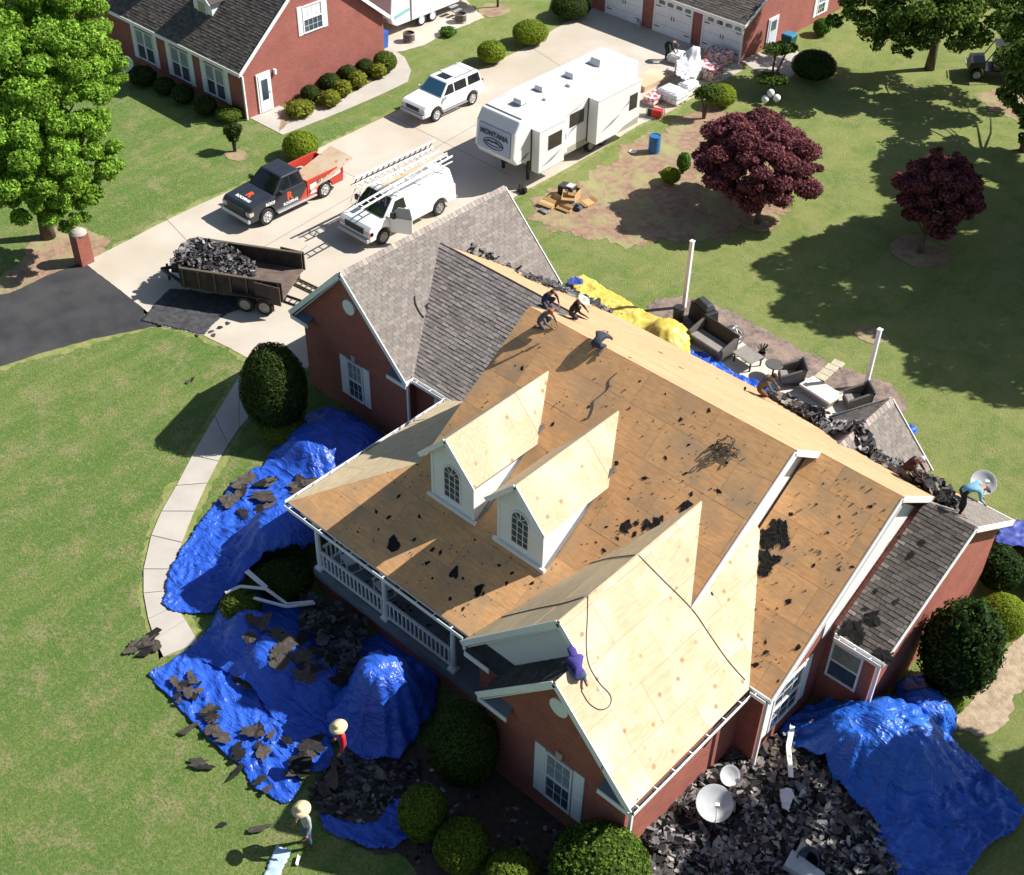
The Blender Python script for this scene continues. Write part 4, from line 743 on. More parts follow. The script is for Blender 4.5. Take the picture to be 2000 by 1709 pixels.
# pickup: front towards -Y in the world
W_ = thing('pickup_truck', 'dark navy pickup with red and white wrapped bed and an orange R on its hood', 'pickup truck', ((-49.385,18.346,0.000)), RZ) if 0 else None
pk = thing('pickup_truck', 'dark navy pickup with red and white wrapped bed and orange R on the hood', 'pickup truck', (-18.78, 15.05, .02), RZ)
NAVY = M('navy_paint', (.022, .026, .036), (.028, .033, .045), sc=2, rough=.25, spec=.6); REDP = M('red_wrap', (.50, .055, .035), rough=.35); WRAP = M('white_wrap', (.75, .75, .76), rough=.4); ORNG = M('orange_red_print', (.72, .09, .03), rough=.4)
hw = .98; xf_, xr_ = 1.80, -1.62
b = MB(); pr = side_profile([(2.75, .62), (2.72, 1.02), (2.55, 1.13), (1.30, 1.24), (-.55, 1.22), (-.55, .62)], [(xf_, .47, .42)], .42)
b.prism([(x, -hw, z) for x, z in pr], (0, 2*hw, 0)); body = b.build('body', NAVY, pk, bevel=.05)
lo, hi = (-.52, 1.32, .92, 1.2), (-.40, .62, .72, 1.86)
b = MB(); hexa(b, lo, hi); cabn = b.build('cab', NAVY, pk, bevel=.05)
ends_pane(pk, lo, hi, 1, .08, .93); ends_pane(pk, lo, hi, -1, .2, .9, name='rear_window')
for s_ in (-1, 1):
    side_pane(pk, .28, 1.05, .28, .60, lo, hi, 1.28, 1.78, s_); side_pane(pk, -.42, .2, -.32, .2, lo, hi, 1.28, 1.78, s_)
    b = MB(); b.cbox((.98, s_*1.08, 1.32), (.16, .2, .2)); b.build('mirror', BLACK, pk, bevel=.02)
    b = MB(); b.bar((1.25, s_*1.02, .40), (-1.05, s_*1.02, .40), .16, .05); b.build('running_board', CHROME, pk)
b = MB(); bp = side_profile([(-.60, 1.22), (-2.75, 1.24)], [(xr_, .47, .42)], .45)
for s_ in (-1, 1): b.prism([(x, s_*hw, z) for x, z in bp], (0, -s_*.09, 0))
b.mat(1).box(-2.68, -.6, -.89, .89, .55, .66); b.mat(0).box(-.66, -.6, -.89, .89, .6, 1.22); b.build('bed', [REDP, BLACK], pk)
b = MB(); b.box(-2.78, -2.72, -.9, .9, .6, 1.2); b.build('tailgate', REDP, pk, bevel=.01)
b = MB(); b.box(-2.95, -2.74, -.92, .92, .48, .62); b.build('rear_bumper', CHROME, pk, bevel=.02)
b = MB(); b.box(2.68, 2.86, -.96, .96, .42, .62); b.build('front_bumper', CHROME, pk, bevel=.04)
b = MB(); b.box(2.66, 2.77, -.62, .62, .66, 1.0); b.build('grille', BLACK, pk)
for s_ in (-1, 1):
    b = MB(); b.box(2.5, 2.765, s_*.93-.05 if s_ > 0 else -.98, .98 if s_ > 0 else s_*.93+.05, .72, .92) if 0 else b.cbox((2.64, s_*.83, .84), (.25, .31, .2)); b.build('headlight', M('lamp_glass', (.5, .45, .4), rough=.15), pk, bevel=.02)
    b = MB(); b.cbox((-2.70, s_*.93, 1.0), (.16, .12, .38)); b.build('tail_light', M('red_lamp', (.4, .02, .02), rough=.2), pk)
    panel(pk, 'white_stripe', WRAP, [(-.75, s_*hw, 1.0), (-2.65, s_*hw, 1.14), (-2.65, s_*hw, .88) if 0 else (-2.65, s_*hw, .92), (-.75, s_*hw, .72)], .004, (0, s_, 0))
    panel(pk, 'white_patch', WRAP, [(-.75, s_*hw, .66), (-1.1, s_*hw, .66), (-1.1, s_*hw, .52), (-.75, s_*hw, .52)], .005, (0, s_, 0))
    panel(pk, 'red_wrap', REDP, [(-.1, s_*hw, .46), (-.55, s_*hw, 1.0), (-.555, s_*hw, .46), (-.3, s_*hw, .44)], .004, (0, s_, 0))
    text('R', .52, ORNG, pk, TM((.45, s_*(hw+.006), .93), (-s_, 0, 0), (0, 0, 1)), bold=.02); text('ROOFING', .19, WRAP, pk, TM((.42, s_*(hw+.006), .62), (-s_, 0, 0), (0, 0, 1)), bold=.008)
    text('855 552 5050', .2, M('black_print', (.02, .02, .02)), pk, TM((-1.7, s_*(hw+.01), 1.0), (-s_, 0, .06*s_), (0, 0, 1)), bold=.004)
    text('ROOF', .2, WRAP, pk, TM((1.55, s_*(hw+.006), .98), (-s_, 0, -.05), (0, 0, 1)), bold=.01)
text('R', .5, ORNG, pk, TM((1.92, 0, 1.198), (0, 1, 0), (-1, 0, .085)), bold=.025); text('ROOFING', .22, WRAP, pk, TM((2.3, 0, 1.168), (0, 1, 0), (-1, 0, .085)), bold=.01)
for x in (xf_, xr_):
    for s_ in (-1, 1): wheel(pk, x, s_*.86, .40, .27, s_)
b = MB(); b.bar((-.85, 0, .70), (-3.45, 0, 1.40), 1.55, .09, up=(0, 0, 1)); b.build('plywood_sheet', PLYP) ; sh_ = bpy.data.objects['plywood_sheet']; sh_.location = (-18.5, 17.1, .70); sh_.rotation_euler = (0, 0, RZ); tag(sh_, 'stack of pale plywood sheets sticking out of the pickup bed', 'plywood')
# white suv
SVW = M('white_car_paint', (.80, .81, .82), rough=.22, spec=.6)
sv = thing('sport_utility_vehicle', 'white suv with dark sunroof and blue-tinted windscreen parked on the driveway', 'suv', (-20.38, 27.02, .02), RZ); hw = .86; xf_, xr_ = 1.32, -1.32
b = MB(); pr = side_profile([(2.18, .55), (2.2, .86), (2.02, 1.0), (.92, 1.1), (-2.15, 1.1), (-2.22, .6)], [(xf_, .43, .37), (xr_, .43, .37)], .42); b.prism([(x, -hw, z) for x, z in pr], (0, 2*hw, 0)); b.build('body', SVW, sv, bevel=.05)
lo, hi = (-2.12, .95, .82, 1.08), (-1.92, .28, .66, 1.72); b = MB(); hexa(b, lo, hi); b.build('cabin', SVW, sv, bevel=.06)
ends_pane(sv, lo, hi, 1, .08, .9, M('blue_windscreen', (.05, .17, .27), rough=.08)); ends_pane(sv, lo, hi, -1, .15, .85, name='rear_window')
for s_ in (-1, 1):
    side_pane(sv, -.02, .72, -.02, .3, lo, hi, 1.16, 1.6, s_); side_pane(sv, -.95, -.1, -.95, -.1, lo, hi, 1.16, 1.6, s_); side_pane(sv, -1.98, -1.08, -1.9, -1.12, lo, hi, 1.16, 1.6, s_)
    b = MB(); b.cbox((.72, s_*.96, 1.14), (.13, .16, .15)); b.build('mirror', SVW, sv, bevel=.02); b = MB(); b.bar((-.35, s_*.58, 1.76), (-1.8, s_*.58, 1.76), .035); b.build('roof_rail', GREY, sv)
    b = MB(); b.cbox((2.13, s_*.66, .78), (.16, .34, .17)); b.build('headlight', MATS['lamp_glass'], sv, bevel=.02); b = MB(); b.cbox((-2.15, s_*.74, .98), (.12, .14, .35)); b.build('tail_light', MATS['red_lamp'], sv)
    b = MB(); b.bar((.9, s_*.89, .38), (-.9, s_*.89, .38), .08, .06); b.build('running_board', GREY, sv)
for x in (-.45, -1.6): MB().bar((x, -.58, 1.78), (x, .58, 1.78), .05, .03).build('roof_bar', SVW, sv)
MB().box(-.38, .12, -.36, .36, 1.722, 1.735).build('sunroof', DGLASS, sv)
b = MB(); b.box(2.12, 2.3, -.84, .84, .42, .6); b.build('front_bumper', M('silver_plastic', (.45, .46, .48), rough=.4), sv, bevel=.03); MB().box(2.14, 2.215, -.46, .46, .68, .88).build('grille', BLACK, sv); b = MB(); b.box(-2.34, -2.2, -.82, .82, .45, .62); b.build('rear_bumper', MATS['silver_plastic'], sv, bevel=.02)
for x in (xf_, xr_):
    for s_ in (-1, 1): wheel(sv, x, s_*.76, .37, .25, s_)
# white work van with ladders
vn = thing('cargo_van', 'white work van with its driver door open and ladders on the roof rack', 'van', (-13.80, 17.55, .02), RZ); hw = 1.0; xf_, xr_ = 1.78, -1.72
b = MB(); pr = side_profile([(2.62, .58), (2.62, .98), (2.45, 1.12), (1.62, 1.26), (-2.75, 1.26), (-2.78, .5)], [(xf_, .46, .40), (xr_, .46, .40)], .42); b.prism([(x, -hw, z) for x, z in pr], (0, 2*hw, 0)); b.build('body', SVW, vn, bevel=.06)
lo, hi = (-2.74, 1.75, .98, 1.24), (-2.6, .88, .80, 2.02); b = MB(); hexa(b, lo, hi); b.build('cabin', SVW, vn, bevel=.12)
ends_pane(vn, lo, hi, 1, .05, .86)
for s_ in (-1, 1):
    side_pane(vn, .35, 1.32, .4, .92, lo, hi, 1.3, 1.78, s_); b = MB(); b.cbox((1.35, s_*1.16, 1.35), (.14, .26, .26)); b.build('mirror', BLACK, vn, bevel=.03)
    b = MB(); b.cbox((2.56, s_*.78, .88), (.16, .3, .22)); b.build('headlight', MATS['lamp_glass'], vn, bevel=.02); b = MB(); b.cbox((2.50, s_*.96, .80), (.22, .08, .2)); b.build('indicator', ORNG, vn); b = MB(); b.cbox((-2.74, s_*.9, 1.0), (.1, .14, .35)); b.build('tail_light', MATS['red_lamp'], vn)
    for x in (.25, -.45, -1.3): panel(vn, 'door_seam', GREY, [(x, s_*1.0, .55), (x+.015, s_*1.0, .55), (x+.015, s_*1.0, 1.24), (x, s_*1.0, 1.24)], .003, (0, s_, 0))
MB().box(2.55, 2.64, -.6, .6, .72, 1.0).build('grille', BLACK, vn); b = MB(); b.box(2.56, 2.76, -.96, .96, .42, .6); b.build('front_bumper', MATS['silver_plastic'], vn, bevel=.03)
b = MB(); b.box(-2.92, -2.76, -.94, .94, .42, .56); b.build('rear_bumper', GREY, vn)
for x in (2.15,): 
    for y in (-.25, .22): panel(vn, 'hood_line', GREY, [(1.7, y, 1.25), (2.42, y, 1.13), (2.42, y+.025, 1.13), (1.7, y+.025, 1.25)], .004, (0, 0, 1))
dd = thing('van_door', 'x', 'door'); bpy.data.objects.remove(dd)
b = MB(); Rd = Matrix.Translation((1.38, 1.02, 0)) @ Matrix.Rotation(rad(-62), 4, 'Z'); b.box(-1.02, 0, -.04, .04, .5, 1.26); b.xf(Rd); door = b.build('door', SVW, vn, bevel=.02)
b = MB()
for a, c in (((-1.0, 0, 1.26), (-.9, 0, 1.76)), ((-.9, 0, 1.76), (-.4, 0, 1.76)), ((-.4, 0, 1.76), (0, 0, 1.26))): b.bar(a, c, .06, .05)
b.xf(Rd); b.build('window_frame', GREY, door); b = MB(); b.prism([(-.97, -.005, 1.26), (-.03, -.005, 1.26), (-.41, -.005, 1.73), (-.88, -.005, 1.73)], (0, .01, 0)); b.xf(Rd); b.build('pane', M('door_glass', (.3, .33, .35), rough=.1), door)
b = MB(); b.cyl((0, 0, 0), .16, .03, 14); b.xf(Rd @ Matrix.Translation((-.5, -.045, .85)) @ Matrix.Rotation(pi/2, 4, 'X')); b.build('speaker', BLACK, door)
for x in (xf_, xr_):
    for s_ in (-1, 1): wheel(vn, x, s_*.86, .38, .25, s_, GREY)
b = MB()
for x in (.7, -.7, -2.1):
    for s_ in (-1, 1): b.bar((x, s_*.84, 1.95), (x, s_*.84, 2.3), .04)
    b.bar((x, -.9, 2.3), (x, .9, 2.3), .04)
for s_ in (-1, 1): b.bar((1.0, s_*.86, 2.33), (-2.7, s_*.86, 2.33), .04)
for y in (-.86, -.5): b.tube([(1.0, y, 2.33), (1.7, y, 2.0), (2.0, y, 1.5), (1.85, y, 1.2)], .02, 6)
b.build('roof_rack', WHITE, vn)
def ladder(label, M_, L_=5.2, wd=.42, rungs=15, mat=ALU, rm=None):
    t = thing('extension_ladder', label, 'ladder', group='ladders carried on the van'); t.matrix_world = M_
    for s_ in (-1, 1): MB().bar((-L_/2, s_*wd/2, 0), (L_/2, s_*wd/2, 0), .035, .09).build('rail', mat, t)
    r0 = None
    for i in range(rungs):
        x = -L_/2+.2+i*(L_-.4)/(rungs-1)
        if r0 is None: r0 = MB().bar((0, -wd/2+.02, 0), (0, wd/2-.02, 0), .035).build('rung', rm or mat, t); r0.location = (x, 0, -.018)
        else: q = r0.copy(); C.objects.link(q); q.location = (x, 0, -.018)
    return t
VW = Matrix.Translation((-13.80, 17.55, .02)) @ Matrix.Rotation(RZ, 4, 'Z')
ladder('aluminium ladder standing on edge along the far side of the van roof', VW @ Matrix.Translation((-.55, -.70, 2.52)) @ Matrix.Rotation(rad(62), 4, 'X'), 5.0, .45, 15, M('worn_alu', (.7, .68, .66), rough=.5), BLACK)
ladder('ladder lying flat on the near side of the van roof rack over the windscreen', VW @ Matrix.Translation((.1, .70, 2.42)) @ Matrix.Rotation(rad(4), 4, 'Y'), 5.6, .34, 14, WHITE)
ladder('ladder lying flat in the middle of the van roof rack', VW @ Matrix.Translation((-.5, -.35, 2.42)), 4.8, .42, 14, MATS['worn_alu'])
b = MB(); b.box(-1.7, 1.7, -.12, .12, 0, .05); o = b.build('wooden_plank', PLYP); o.matrix_world = VW @ Matrix.Translation((-.6, .22, 2.38)); tag(o, 'pale wooden plank between the ladders on the van roof', 'plank')
# fifth wheel camper
rv = thing('fifth_wheel_camper', 'long white fifth-wheel camper with slide-outs and a blue-grey front cap', 'camper', (-12.95, 27.6, .02), RZ); RVW = M('camper_white', (.74, .745, .75), (.70, .71, .72), sc=1, rough=.35); RVR = M('camper_roof', (.58, .575, .57), (.50, .50, .495), sc=1.3, rough=.7, detail=7); CAP = M('blue_grey_cap', (.30, .37, .50), rough=.35); TAN = M('camper_skirt', (.36, .36, .29), rough=.6); SWO = M('grey_decal', (.25, .27, .30), rough=.5)
hw = 1.22
pr = [(4.35, 1.35), (4.62, 1.75), (4.50, 3.0), (4.15, 3.52), (2.4, 3.68), (-4.55, 3.72), (-4.6, .6), (2.9, .6), (2.9, 1.25)]
b = MB(); b.prism([(x, -hw, z) for x, z in pr], (0, 2*hw, 0)); b.build('body', RVW, rv, bevel=.08)
b = MB(); b.prism([(3.95, -hw+.1, 3.60), (2.4, -hw+.1, 3.70), (-4.45, -hw+.1, 3.735), (-4.45, -hw+.1, 3.70), (2.4, -hw+.1, 3.66), (3.95, -hw+.1, 3.5)], (0, 2*hw-.2, 0)); b.build('roof', RVR, rv)
panel(rv, 'front_cap', CAP, [(4.645, -1.05, 1.78), (4.645, 1.05, 1.78), (4.535, 1.0, 2.98), (4.535, -1.0, 2.98)], .02, (1, 0, 0))
a_ = TM((4.62, 0, 2.62), (0, 1, 0), (-.09, 0, 1)); text('MONTANA', .34, M('slate_print', (.05, .06, .08)), rv, a_, bold=.012)
b = MB(); el_ = [(4.655-.09*(.2*sin(q*pi/12)), .62*cos(q*pi/12), 2.18+.24*sin(q*pi/12)) for q in range(25)]; b.tube(el_, .018, 5, cap=False); el_ = [(4.655, .48*cos(q*pi/12), 2.17+.10*sin(q*pi/12)) for q in range(25)]; b.tube(el_, .02, 5, cap=False); b.tube([(4.65, -.6, 2.14), (4.65, -.3, 2.30), (4.65, -.1, 2.22), (4.65, .15, 2.32), (4.65, .6, 2.14)], .02, 5); b.build('mountain_emblem', MATS['slate_print'], rv)
def slide(x0, x1, z0, z1, dy, s_, nm='slide_out'):
    b = MB(); y0, y1 = (hw-.05, hw+dy) if s_ > 0 else (-hw-dy, -hw+.05); b.box(x0, x1, y0, y1, z0, z1); q = b.build(nm, RVW, rv, bevel=.03); MB().box(x0-.02, x1+.02, y0+.02, y1+.03 if s_ > 0 else y1, z1+.003, z1+.04).build('awning', RVW, q); MB().box(x1+.003, x1+.03, y0+.04, y0+.1, z0, z1).build('seal', BLACK, q); return q
s1_ = slide(1.5, 3.35, .75, 2.9, .5, 1); s2_ = slide(-4.1, -.75, .75, 3.05, .6, 1); slide(-3.6, 1.2, .9, 3.1, .75, -1)
def rvwin(par, x0, x1, z0, z1, y): MB().box(x0, x1, y+.002, y+.02, z0, z1).build('window', DGLASS, par, bevel=.004)
rvwin(s1_, 1.75, 2.7, 1.75, 2.5, hw+.5); rvwin(s2_, -3.85, -3.25, 1.7, 2.5, hw+.6); rvwin(rv, -.45, .6, 1.95, 2.65, hw)
b = MB(); b.box(-4.58, -.8, hw+.003, hw+.012, .62, .74); b.box(-.7, 2.0, hw+.003, hw+.012, .62, .95); b.build('skirt', TAN, rv)
panel(s2_, 'skirt', TAN, [(-4.05, hw+.6, .78), (-2.4, hw+.6, .78), (-2.9, hw+.6, 1.0), (-4.05, hw+.6, 1.15)], .005, (0, 1, 0))
for par, y, pts in ((rv, hw, [(1.2, 1.2), (.5, 1.7), (-.3, 1.95), (.4, 1.85)]), (rv, hw, [(1.3, 2.6), (0, 2.85), (-.6, 3.05), (.1, 2.78)]), (s1_, hw+.5, [(3.2, 1.0), (2.4, 1.15), (1.7, 1.5), (2.4, 1.3)]), (s2_, hw+.6, [(-1.0, 1.25), (-2.0, 1.5), (-2.6, 1.8), (-1.9, 1.62)]), (s2_, hw+.6, [(-2.6, 1.9), (-3.4, 2.2), (-3.9, 2.5), (-3.3, 2.3)]), (rv, hw, [(4.2, 1.5), (3.7, 1.55), (3.45, 1.8), (3.75, 1.75)])): panel(par, 'decal', SWO, [(x, y, z) for x, z in pts], .004, (0, 1, 0))
MB().box(.75, 1.3, hw+.004, hw+.05, .75, 2.0).build('entry_door', RVW, rv, bevel=.01); MB().box(.85, 1.2, hw+.05, hw+.06, 1.5, 1.8).build('door_window', M('grey_pane', (.4, .42, .43)), rv)
def vent(x, y, a, h, par=rv, nm='roof_vent'): b = MB(); hexa(b, (x-a, x+a, a, 0), (x-a*.8, x+a*.8, a*.8, h)); b.xf(Matrix.Translation((0, y, 3.73))); b.build(nm, RVW, par, bevel=.03)
vent(2.9, .1, .28, .22); vent(1.2, -.1, .28, .22); vent(-.9, .0, .3, .24); vent(.0, .6, .14, .1); vent(1.9, .75, .1, .08)
b = MB(); hexa(b, (-3.55, -2.5, .36, 3.735), (-3.4, -2.65, .3, 4.05)); b.build('air_conditioner', RVW, rv, bevel=.05)
for x in (-1.2, -2.1):
    for s_ in (-1, 1): wheel(rv, x, s_*1.08, .36, .24, s_, GREY, False)
for s_ in (-.8, .8): MB().box(3.0, 3.12, s_-.06, s_+.06, 0, 1.2).build('landing_leg', BLACK, rv)
MB().box(3.6, 3.9, -.2, .2, .95, 1.32).build('kingpin_box', BLACK, rv)
# travel trailer behind the neighbour house
tt = thing('travel_trailer', 'white travel trailer with teal stripes behind the neighbour house', 'camper', (-29.9, 34.6, .02), RZ)
b = MB(); pr = [(3.35, .75), (3.5, 1.1), (3.3, 2.9), (3.0, 3.1), (-3.7, 3.1), (-3.75, .55), (3.0, .55)]; b.prism([(x, -1.2, z) for x, z in pr], (0, 2.4, 0)); b.build('body', RVW, tt, bevel=.05)
for p_ in (((3.2, 1.0), (2.0, 1.2), (2.0, 1.4), (3.2, 1.2)), ((1.0, 1.5), (-1.4, 1.95), (-1.4, 2.15), (1.0, 1.7)), ((-1.6, 1.6), (-3.5, 1.9), (-3.5, 2.0), (-1.6, 1.72))): panel(tt, 'teal_stripe', M('teal_print', (.25, .50, .52)), [(x, 1.2, z) for x, z in p_], .004, (0, 1, 0))
for x in (1.85, -2.2): MB().box(x, x+.04, 1.203, 1.25, .6, 2.9).build('awning_arm', GREY, tt)
rvwin(tt, -.9, .2, 2.0, 2.6, 1.2); MB().box(3.38, 3.5, -.9, .9, .8, .95).build('propane_cover', GREY, tt)
for x in (.1, 1.0):
    for s_ in (-1, 1): wheel(tt, x, s_*1.07, .36, .22, s_, WHITE, False)
b = MB()
for i in range(3): b.box(-1.75-.0, -1.1, 1.25+i*.28, 1.5+i*.28, .5-i*.16, .54-i*.16)
b.build('entry_step', GREY, tt)
# black utility vehicle under the trees
uv_ = thing('utility_vehicle', 'black side-by-side utility vehicle parked in the shade at the right edge', 'utility vehicle', (*(-1.338,51.161), .0), rad(-150))
b = MB(); b.prism([(x, -.7, z) for x, z in side_profile([(1.5, .5), (1.45, .95), (.7, 1.05), (.6, .6), (-.5, .6), (-.6, .95), (-1.5, .95)], [(1.0, .36, .33), (-1.0, .36, .33)], .35)], (0, 1.4, 0)); b.build('body', BLACK, uv_, bevel=.03)
b = MB()
for s_ in (-.62, .62):
    for a, c in (((.7, s_, 1.0), (.3, s_, 1.85)), ((-.6, s_, .95), (-.5, s_, 1.85)), ((.3, s_, 1.85), (-.5, s_, 1.85))): b.bar(a, c, .05)
b.build('roll_cage', BLACK, uv_); MB().box(-.55, .35, -.66, .66, 1.87, 1.92).build('roof', BLACK, uv_); MB().box(-.35, .2, -.6, .6, .6, .85).build('seat', BLACK, uv_)
b = MB(); b.tube([(1.5, -.5, .6), (1.7, -.5, .8), (1.7, .5, .8), (1.5, .5, .6)], .03, 6); b.tube([(-1.5, -.6, 1.0), (-1.75, -.6, 1.0), (-1.75, .6, 1.0), (-1.5, .6, 1.0)], .03, 6); b.build('bumper_bar', ALU, uv_)
for x in (1.0, -1.0):
    for s_ in (-1, 1): wheel(uv_, x, s_*.68, .33, .28, s_, GREY, False)
# dump trailer
dt = thing('dump_trailer', 'rusty brown dump trailer with open rear doors beside the asphalt drive', 'trailer', (-14.35, 9.15, .02), rad(29.5)); RUST = M('rusty_brown', (.032, .027, .023), (.055, .045, .037), sc=3, rough=.8, bump=.003, c3=(.09, .055, .038), sc3=2)
b = MB(); b.box(-2.2, 2.25, -1.12, 1.12, .68, .78); b.build('bed_floor', M('worn_floor', (.17, .12, .10), (.10, .075, .065), sc=3, rough=.9), dt)
for s_ in (-1, 1):
    q = MB().box(-2.2, 2.25, s_*1.15-.03, s_*1.15+.03, .62, 1.5).build('side_wall', RUST, dt); MB().box(-2.2, 2.28, s_*1.15-.06, s_*1.15+.06, 1.5, 1.56).build('top_rail', M('tan_rail', (.11, .09, .065), rough=.7), q)
    r0 = None
    for i in range(7):
        x = -2.1+i*.7; MB().box(x, x+.07, s_*1.18, s_*1.25, .62, 1.5).build('stake', MATS['tan_rail'], q)
    b = MB(); b.prism([(.15, s_*1.19, .62), (.15, s_*1.19, .86), (2.1, s_*1.19, .86), (2.1, s_*1.19, .62)], (0, s_*.24, 0)) if 0 else b.box(.1, 2.15, min(s_*1.19, s_*1.46), max(s_*1.19, s_*1.46), .80, .84); b.build('fender', RUST, dt)
    for x in (.65, 1.5): wheel(dt, x, s_*1.33, .37, .22, s_, M('dusty_rim', (.33, .30, .25), rough=.7), False)
MB().box(-2.25, -2.2, -1.15, 1.15, .62, 1.62).build('front_wall', RUST, dt)
b = MB(); b.box(-1.15, 0, -.03, .03, .62, 1.5); b.xf(Matrix.Translation((2.28, -1.2, 0)) @ Matrix.Rotation(rad(-8), 4, 'Z')); b.xf(Matrix.Translation((0, -.28, 0))); b.build('rear_door', RUST, dt)
b = MB(); b.box(-1.1, 0, -.03, .03, .62, 1.5); b.xf(Matrix.Translation((2.30, 1.3, 0)) @ Matrix.Rotation(rad(172+180), 4, 'Z')); b.build('rear_door', RUST, dt)
b = MB(); b.bar((-2.2, -.9, .55), (-3.7, 0, .5), .1, .12); b.bar((-2.2, .9, .55), (-3.7, 0, .5), .1, .12); b.box(-3.1, -2.5, -.25, .25, .6, .95); b.bar((-3.4, 0, .0), (-3.4, 0, .8), .08); b.box(-2.2, 2.2, -.9, -.75, .45, .62); b.box(-2.2, 2.2, .75, .9, .45, .62); b.build('frame', BLACK, dt)


# ------------------------------------------------ tarps
def in_poly(x, y, poly):
    c = False; n = len(poly); j = n-1
    for i in range(n):
        if (poly[i][1] > y) != (poly[j][1] > y) and x < (poly[j][0]-poly[i][0])*(y-poly[i][1])/(poly[j][1]-poly[i][1])+poly[i][0]: c = not c
        j = i
    return c
def near_edge(x, y, poly):
    best = (1e9, x, y); n = len(poly)
    for i in range(n):
        ax, ay = poly[i]; bx, by = poly[(i+1) % n]; dx, dy = bx-ax, by-ay; t = max(0, min(1, ((x-ax)*dx+(y-ay)*dy)/(dx*dx+dy*dy+1e-9))); qx, qy = ax+dx*t, ay+dy*t; d = (qx-x)**2+(qy-y)**2
        if d < best[0]: best = (d, qx, qy)
    return best
def cloth(name, label, cat, poly, mounds, mat, res=.075, wr=.05, z0=.04, group=None, seed=0, floor=None, pleat=.05, dirv=None, jagamp=.12):
    poly = jag(poly, .25, jagamp, seed); xs = [p[0] for p in poly]; ys = [p[1] for p in poly]; x0, y0 = min(xs), min(ys); nx, ny = int((max(xs)-x0)/res)+2, int((max(ys)-y0)/res)+2
    IN = [[in_poly(x0+(i+.5)*res, y0+(j+.5)*res, poly) for j in range(ny)] for i in range(nx)]; idx = {}; V = []; Fc = []
    def h(x, y):
        z = z0 if floor is None else floor(x, y)+z0; mz = 0
        for mx, my, r, hh in mounds:
            d = math.hypot(x-mx, y-my)/r; m = hh/(1+(d/.98)**5)
            if m > .02:
                a = math.atan2(y-my, x-mx); pl_ = pleat*min(1, d)*math.sin(a*13+3*noise.noise(Vector((a*2, d, mx))))*min(1, hh)*math.exp(-abs(d-1.0)*1.6); m += pl_+.05*hh*noise.noise(Vector((x*2.3+mx, y*2.3, 1)))
            mz = max(mz, m)+.15*min(mz, m)
        p = Vector((x*1.3+seed*5, y*1.3, seed)); wv = Vector((noise.noise(p), noise.noise(p+Vector((9, 4, 2))), 0))
        if dirv: a_ = x*dirv[0]+y*dirv[1]; wk = 1-abs(math.sin(a_*5+wv.x*4)); wk2 = 1-abs(math.sin(a_*11+wv.y*6+x))
        else: q = Vector((x, y, 0))+wv*.55; wk = 1-2*abs(noise.noise(q*2.6)); wk2 = 1-2*abs(noise.noise(q*6.2+Vector((3, 3, 3))))
        k = .45+.55*max(0, noise.noise(Vector((x*.7+seed, y*.7, 3)))+.5)
        return z+mz+wr*k*(max(0, wk)**2*1.0+max(0, wk2)**2*.5)*(1 if mz < .3 else .5)
    def vid(i, j):
        if (i, j) in idx: return idx[i, j]
        x, y = x0+i*res, y0+j*res
        if not in_poly(x, y, poly): _, x, y = near_edge(x, y, poly)
        idx[i, j] = len(V); V.append((x, y, h(x, y))); return idx[i, j]
    for i in range(nx):
        for j in range(ny):
            if IN[i][j]: Fc.append((vid(i, j), vid(i+1, j), vid(i+1, j+1), vid(i, j+1)))
    o = link(name, mesh(name, V, Fc), mat, None, smooth=True); m = o.modifiers.new('t', 'SOLIDIFY'); m.thickness = .006; m.offset = -1; return tag(o, label, cat, group)
def md(spec, dh=0, dr=0): return (spec[0], spec[1], spec[2]+dr, spec[3]+dh)
GT = 'blue tarps spread around the house'
cloth('tarp', 'blue tarp in the shade draped over shrubs at the left brick gable', 'tarp', [(-4.992,2.271),(-5.266,2.956),(-5.633,4.088),(-6.220,5.435),(-5.989,6.496),(-4.953,6.861),(-3.391,6.721),(-2.084,6.393),(-1.349,5.574),(-1.610,4.584),(-2.650,3.588),(-3.791,2.679)], [(*(-4.233,4.527), 1.15, .95), (*(-3.362,5.557), 1.0, .8), (*(-4.546,5.612), .8, .8)], BLUE, wr=.02, group=GT, seed=1)
cloth('tarp', 'bright crinkled blue tarp strip running beside the curved front walk', 'tarp', [(-4.867,3.147),(-5.206,2.443),(-5.048,1.292),(-4.690,0.195),(-4.197,-0.993),(-3.742,-1.956),(-3.208,-2.732),(-2.757,-3.237),(-2.305,-3.660),(-1.772,-3.691),(-1.200,-3.324),(-0.767,-2.853),(-1.085,-2.104),(-0.874,-1.444),(-0.928,-0.559),(-0.049,0.438),(-0.183,1.440),(-1.414,2.976),(-2.650,3.588),(-3.682,3.527)], [(*(-1.258,0.577), 1.25, 1.5), (*(-1.170,-0.789), .7, .7)], BLUE, wr=.11, group=GT, seed=2, pleat=.10)
cloth('tarp', 'shaded blue tarp humped over low shrubs in front of the porch', 'tarp', [(-0.126,-4.313),(-0.293,-3.509),(-0.479,-2.873),(-0.996,-2.172),(-0.993,-1.558),(-0.017,-1.088),(1.398,-0.793),(2.508,-0.904),(3.962,-0.931),(4.997,-1.037),(6.190,-1.732),(6.076,-2.840),(5.567,-3.568),(4.895,-3.958),(3.756,-4.163),(2.509,-3.927),(1.254,-4.103)], [(*(0.964,-2.658), .75, .9), (*(2.437,-2.790), 1.0, .95), (*(3.655,-2.309), .8, .6), (*(-0.045,-2.607), .5, .5)], BLUE, wr=.05, group=GT, seed=3)
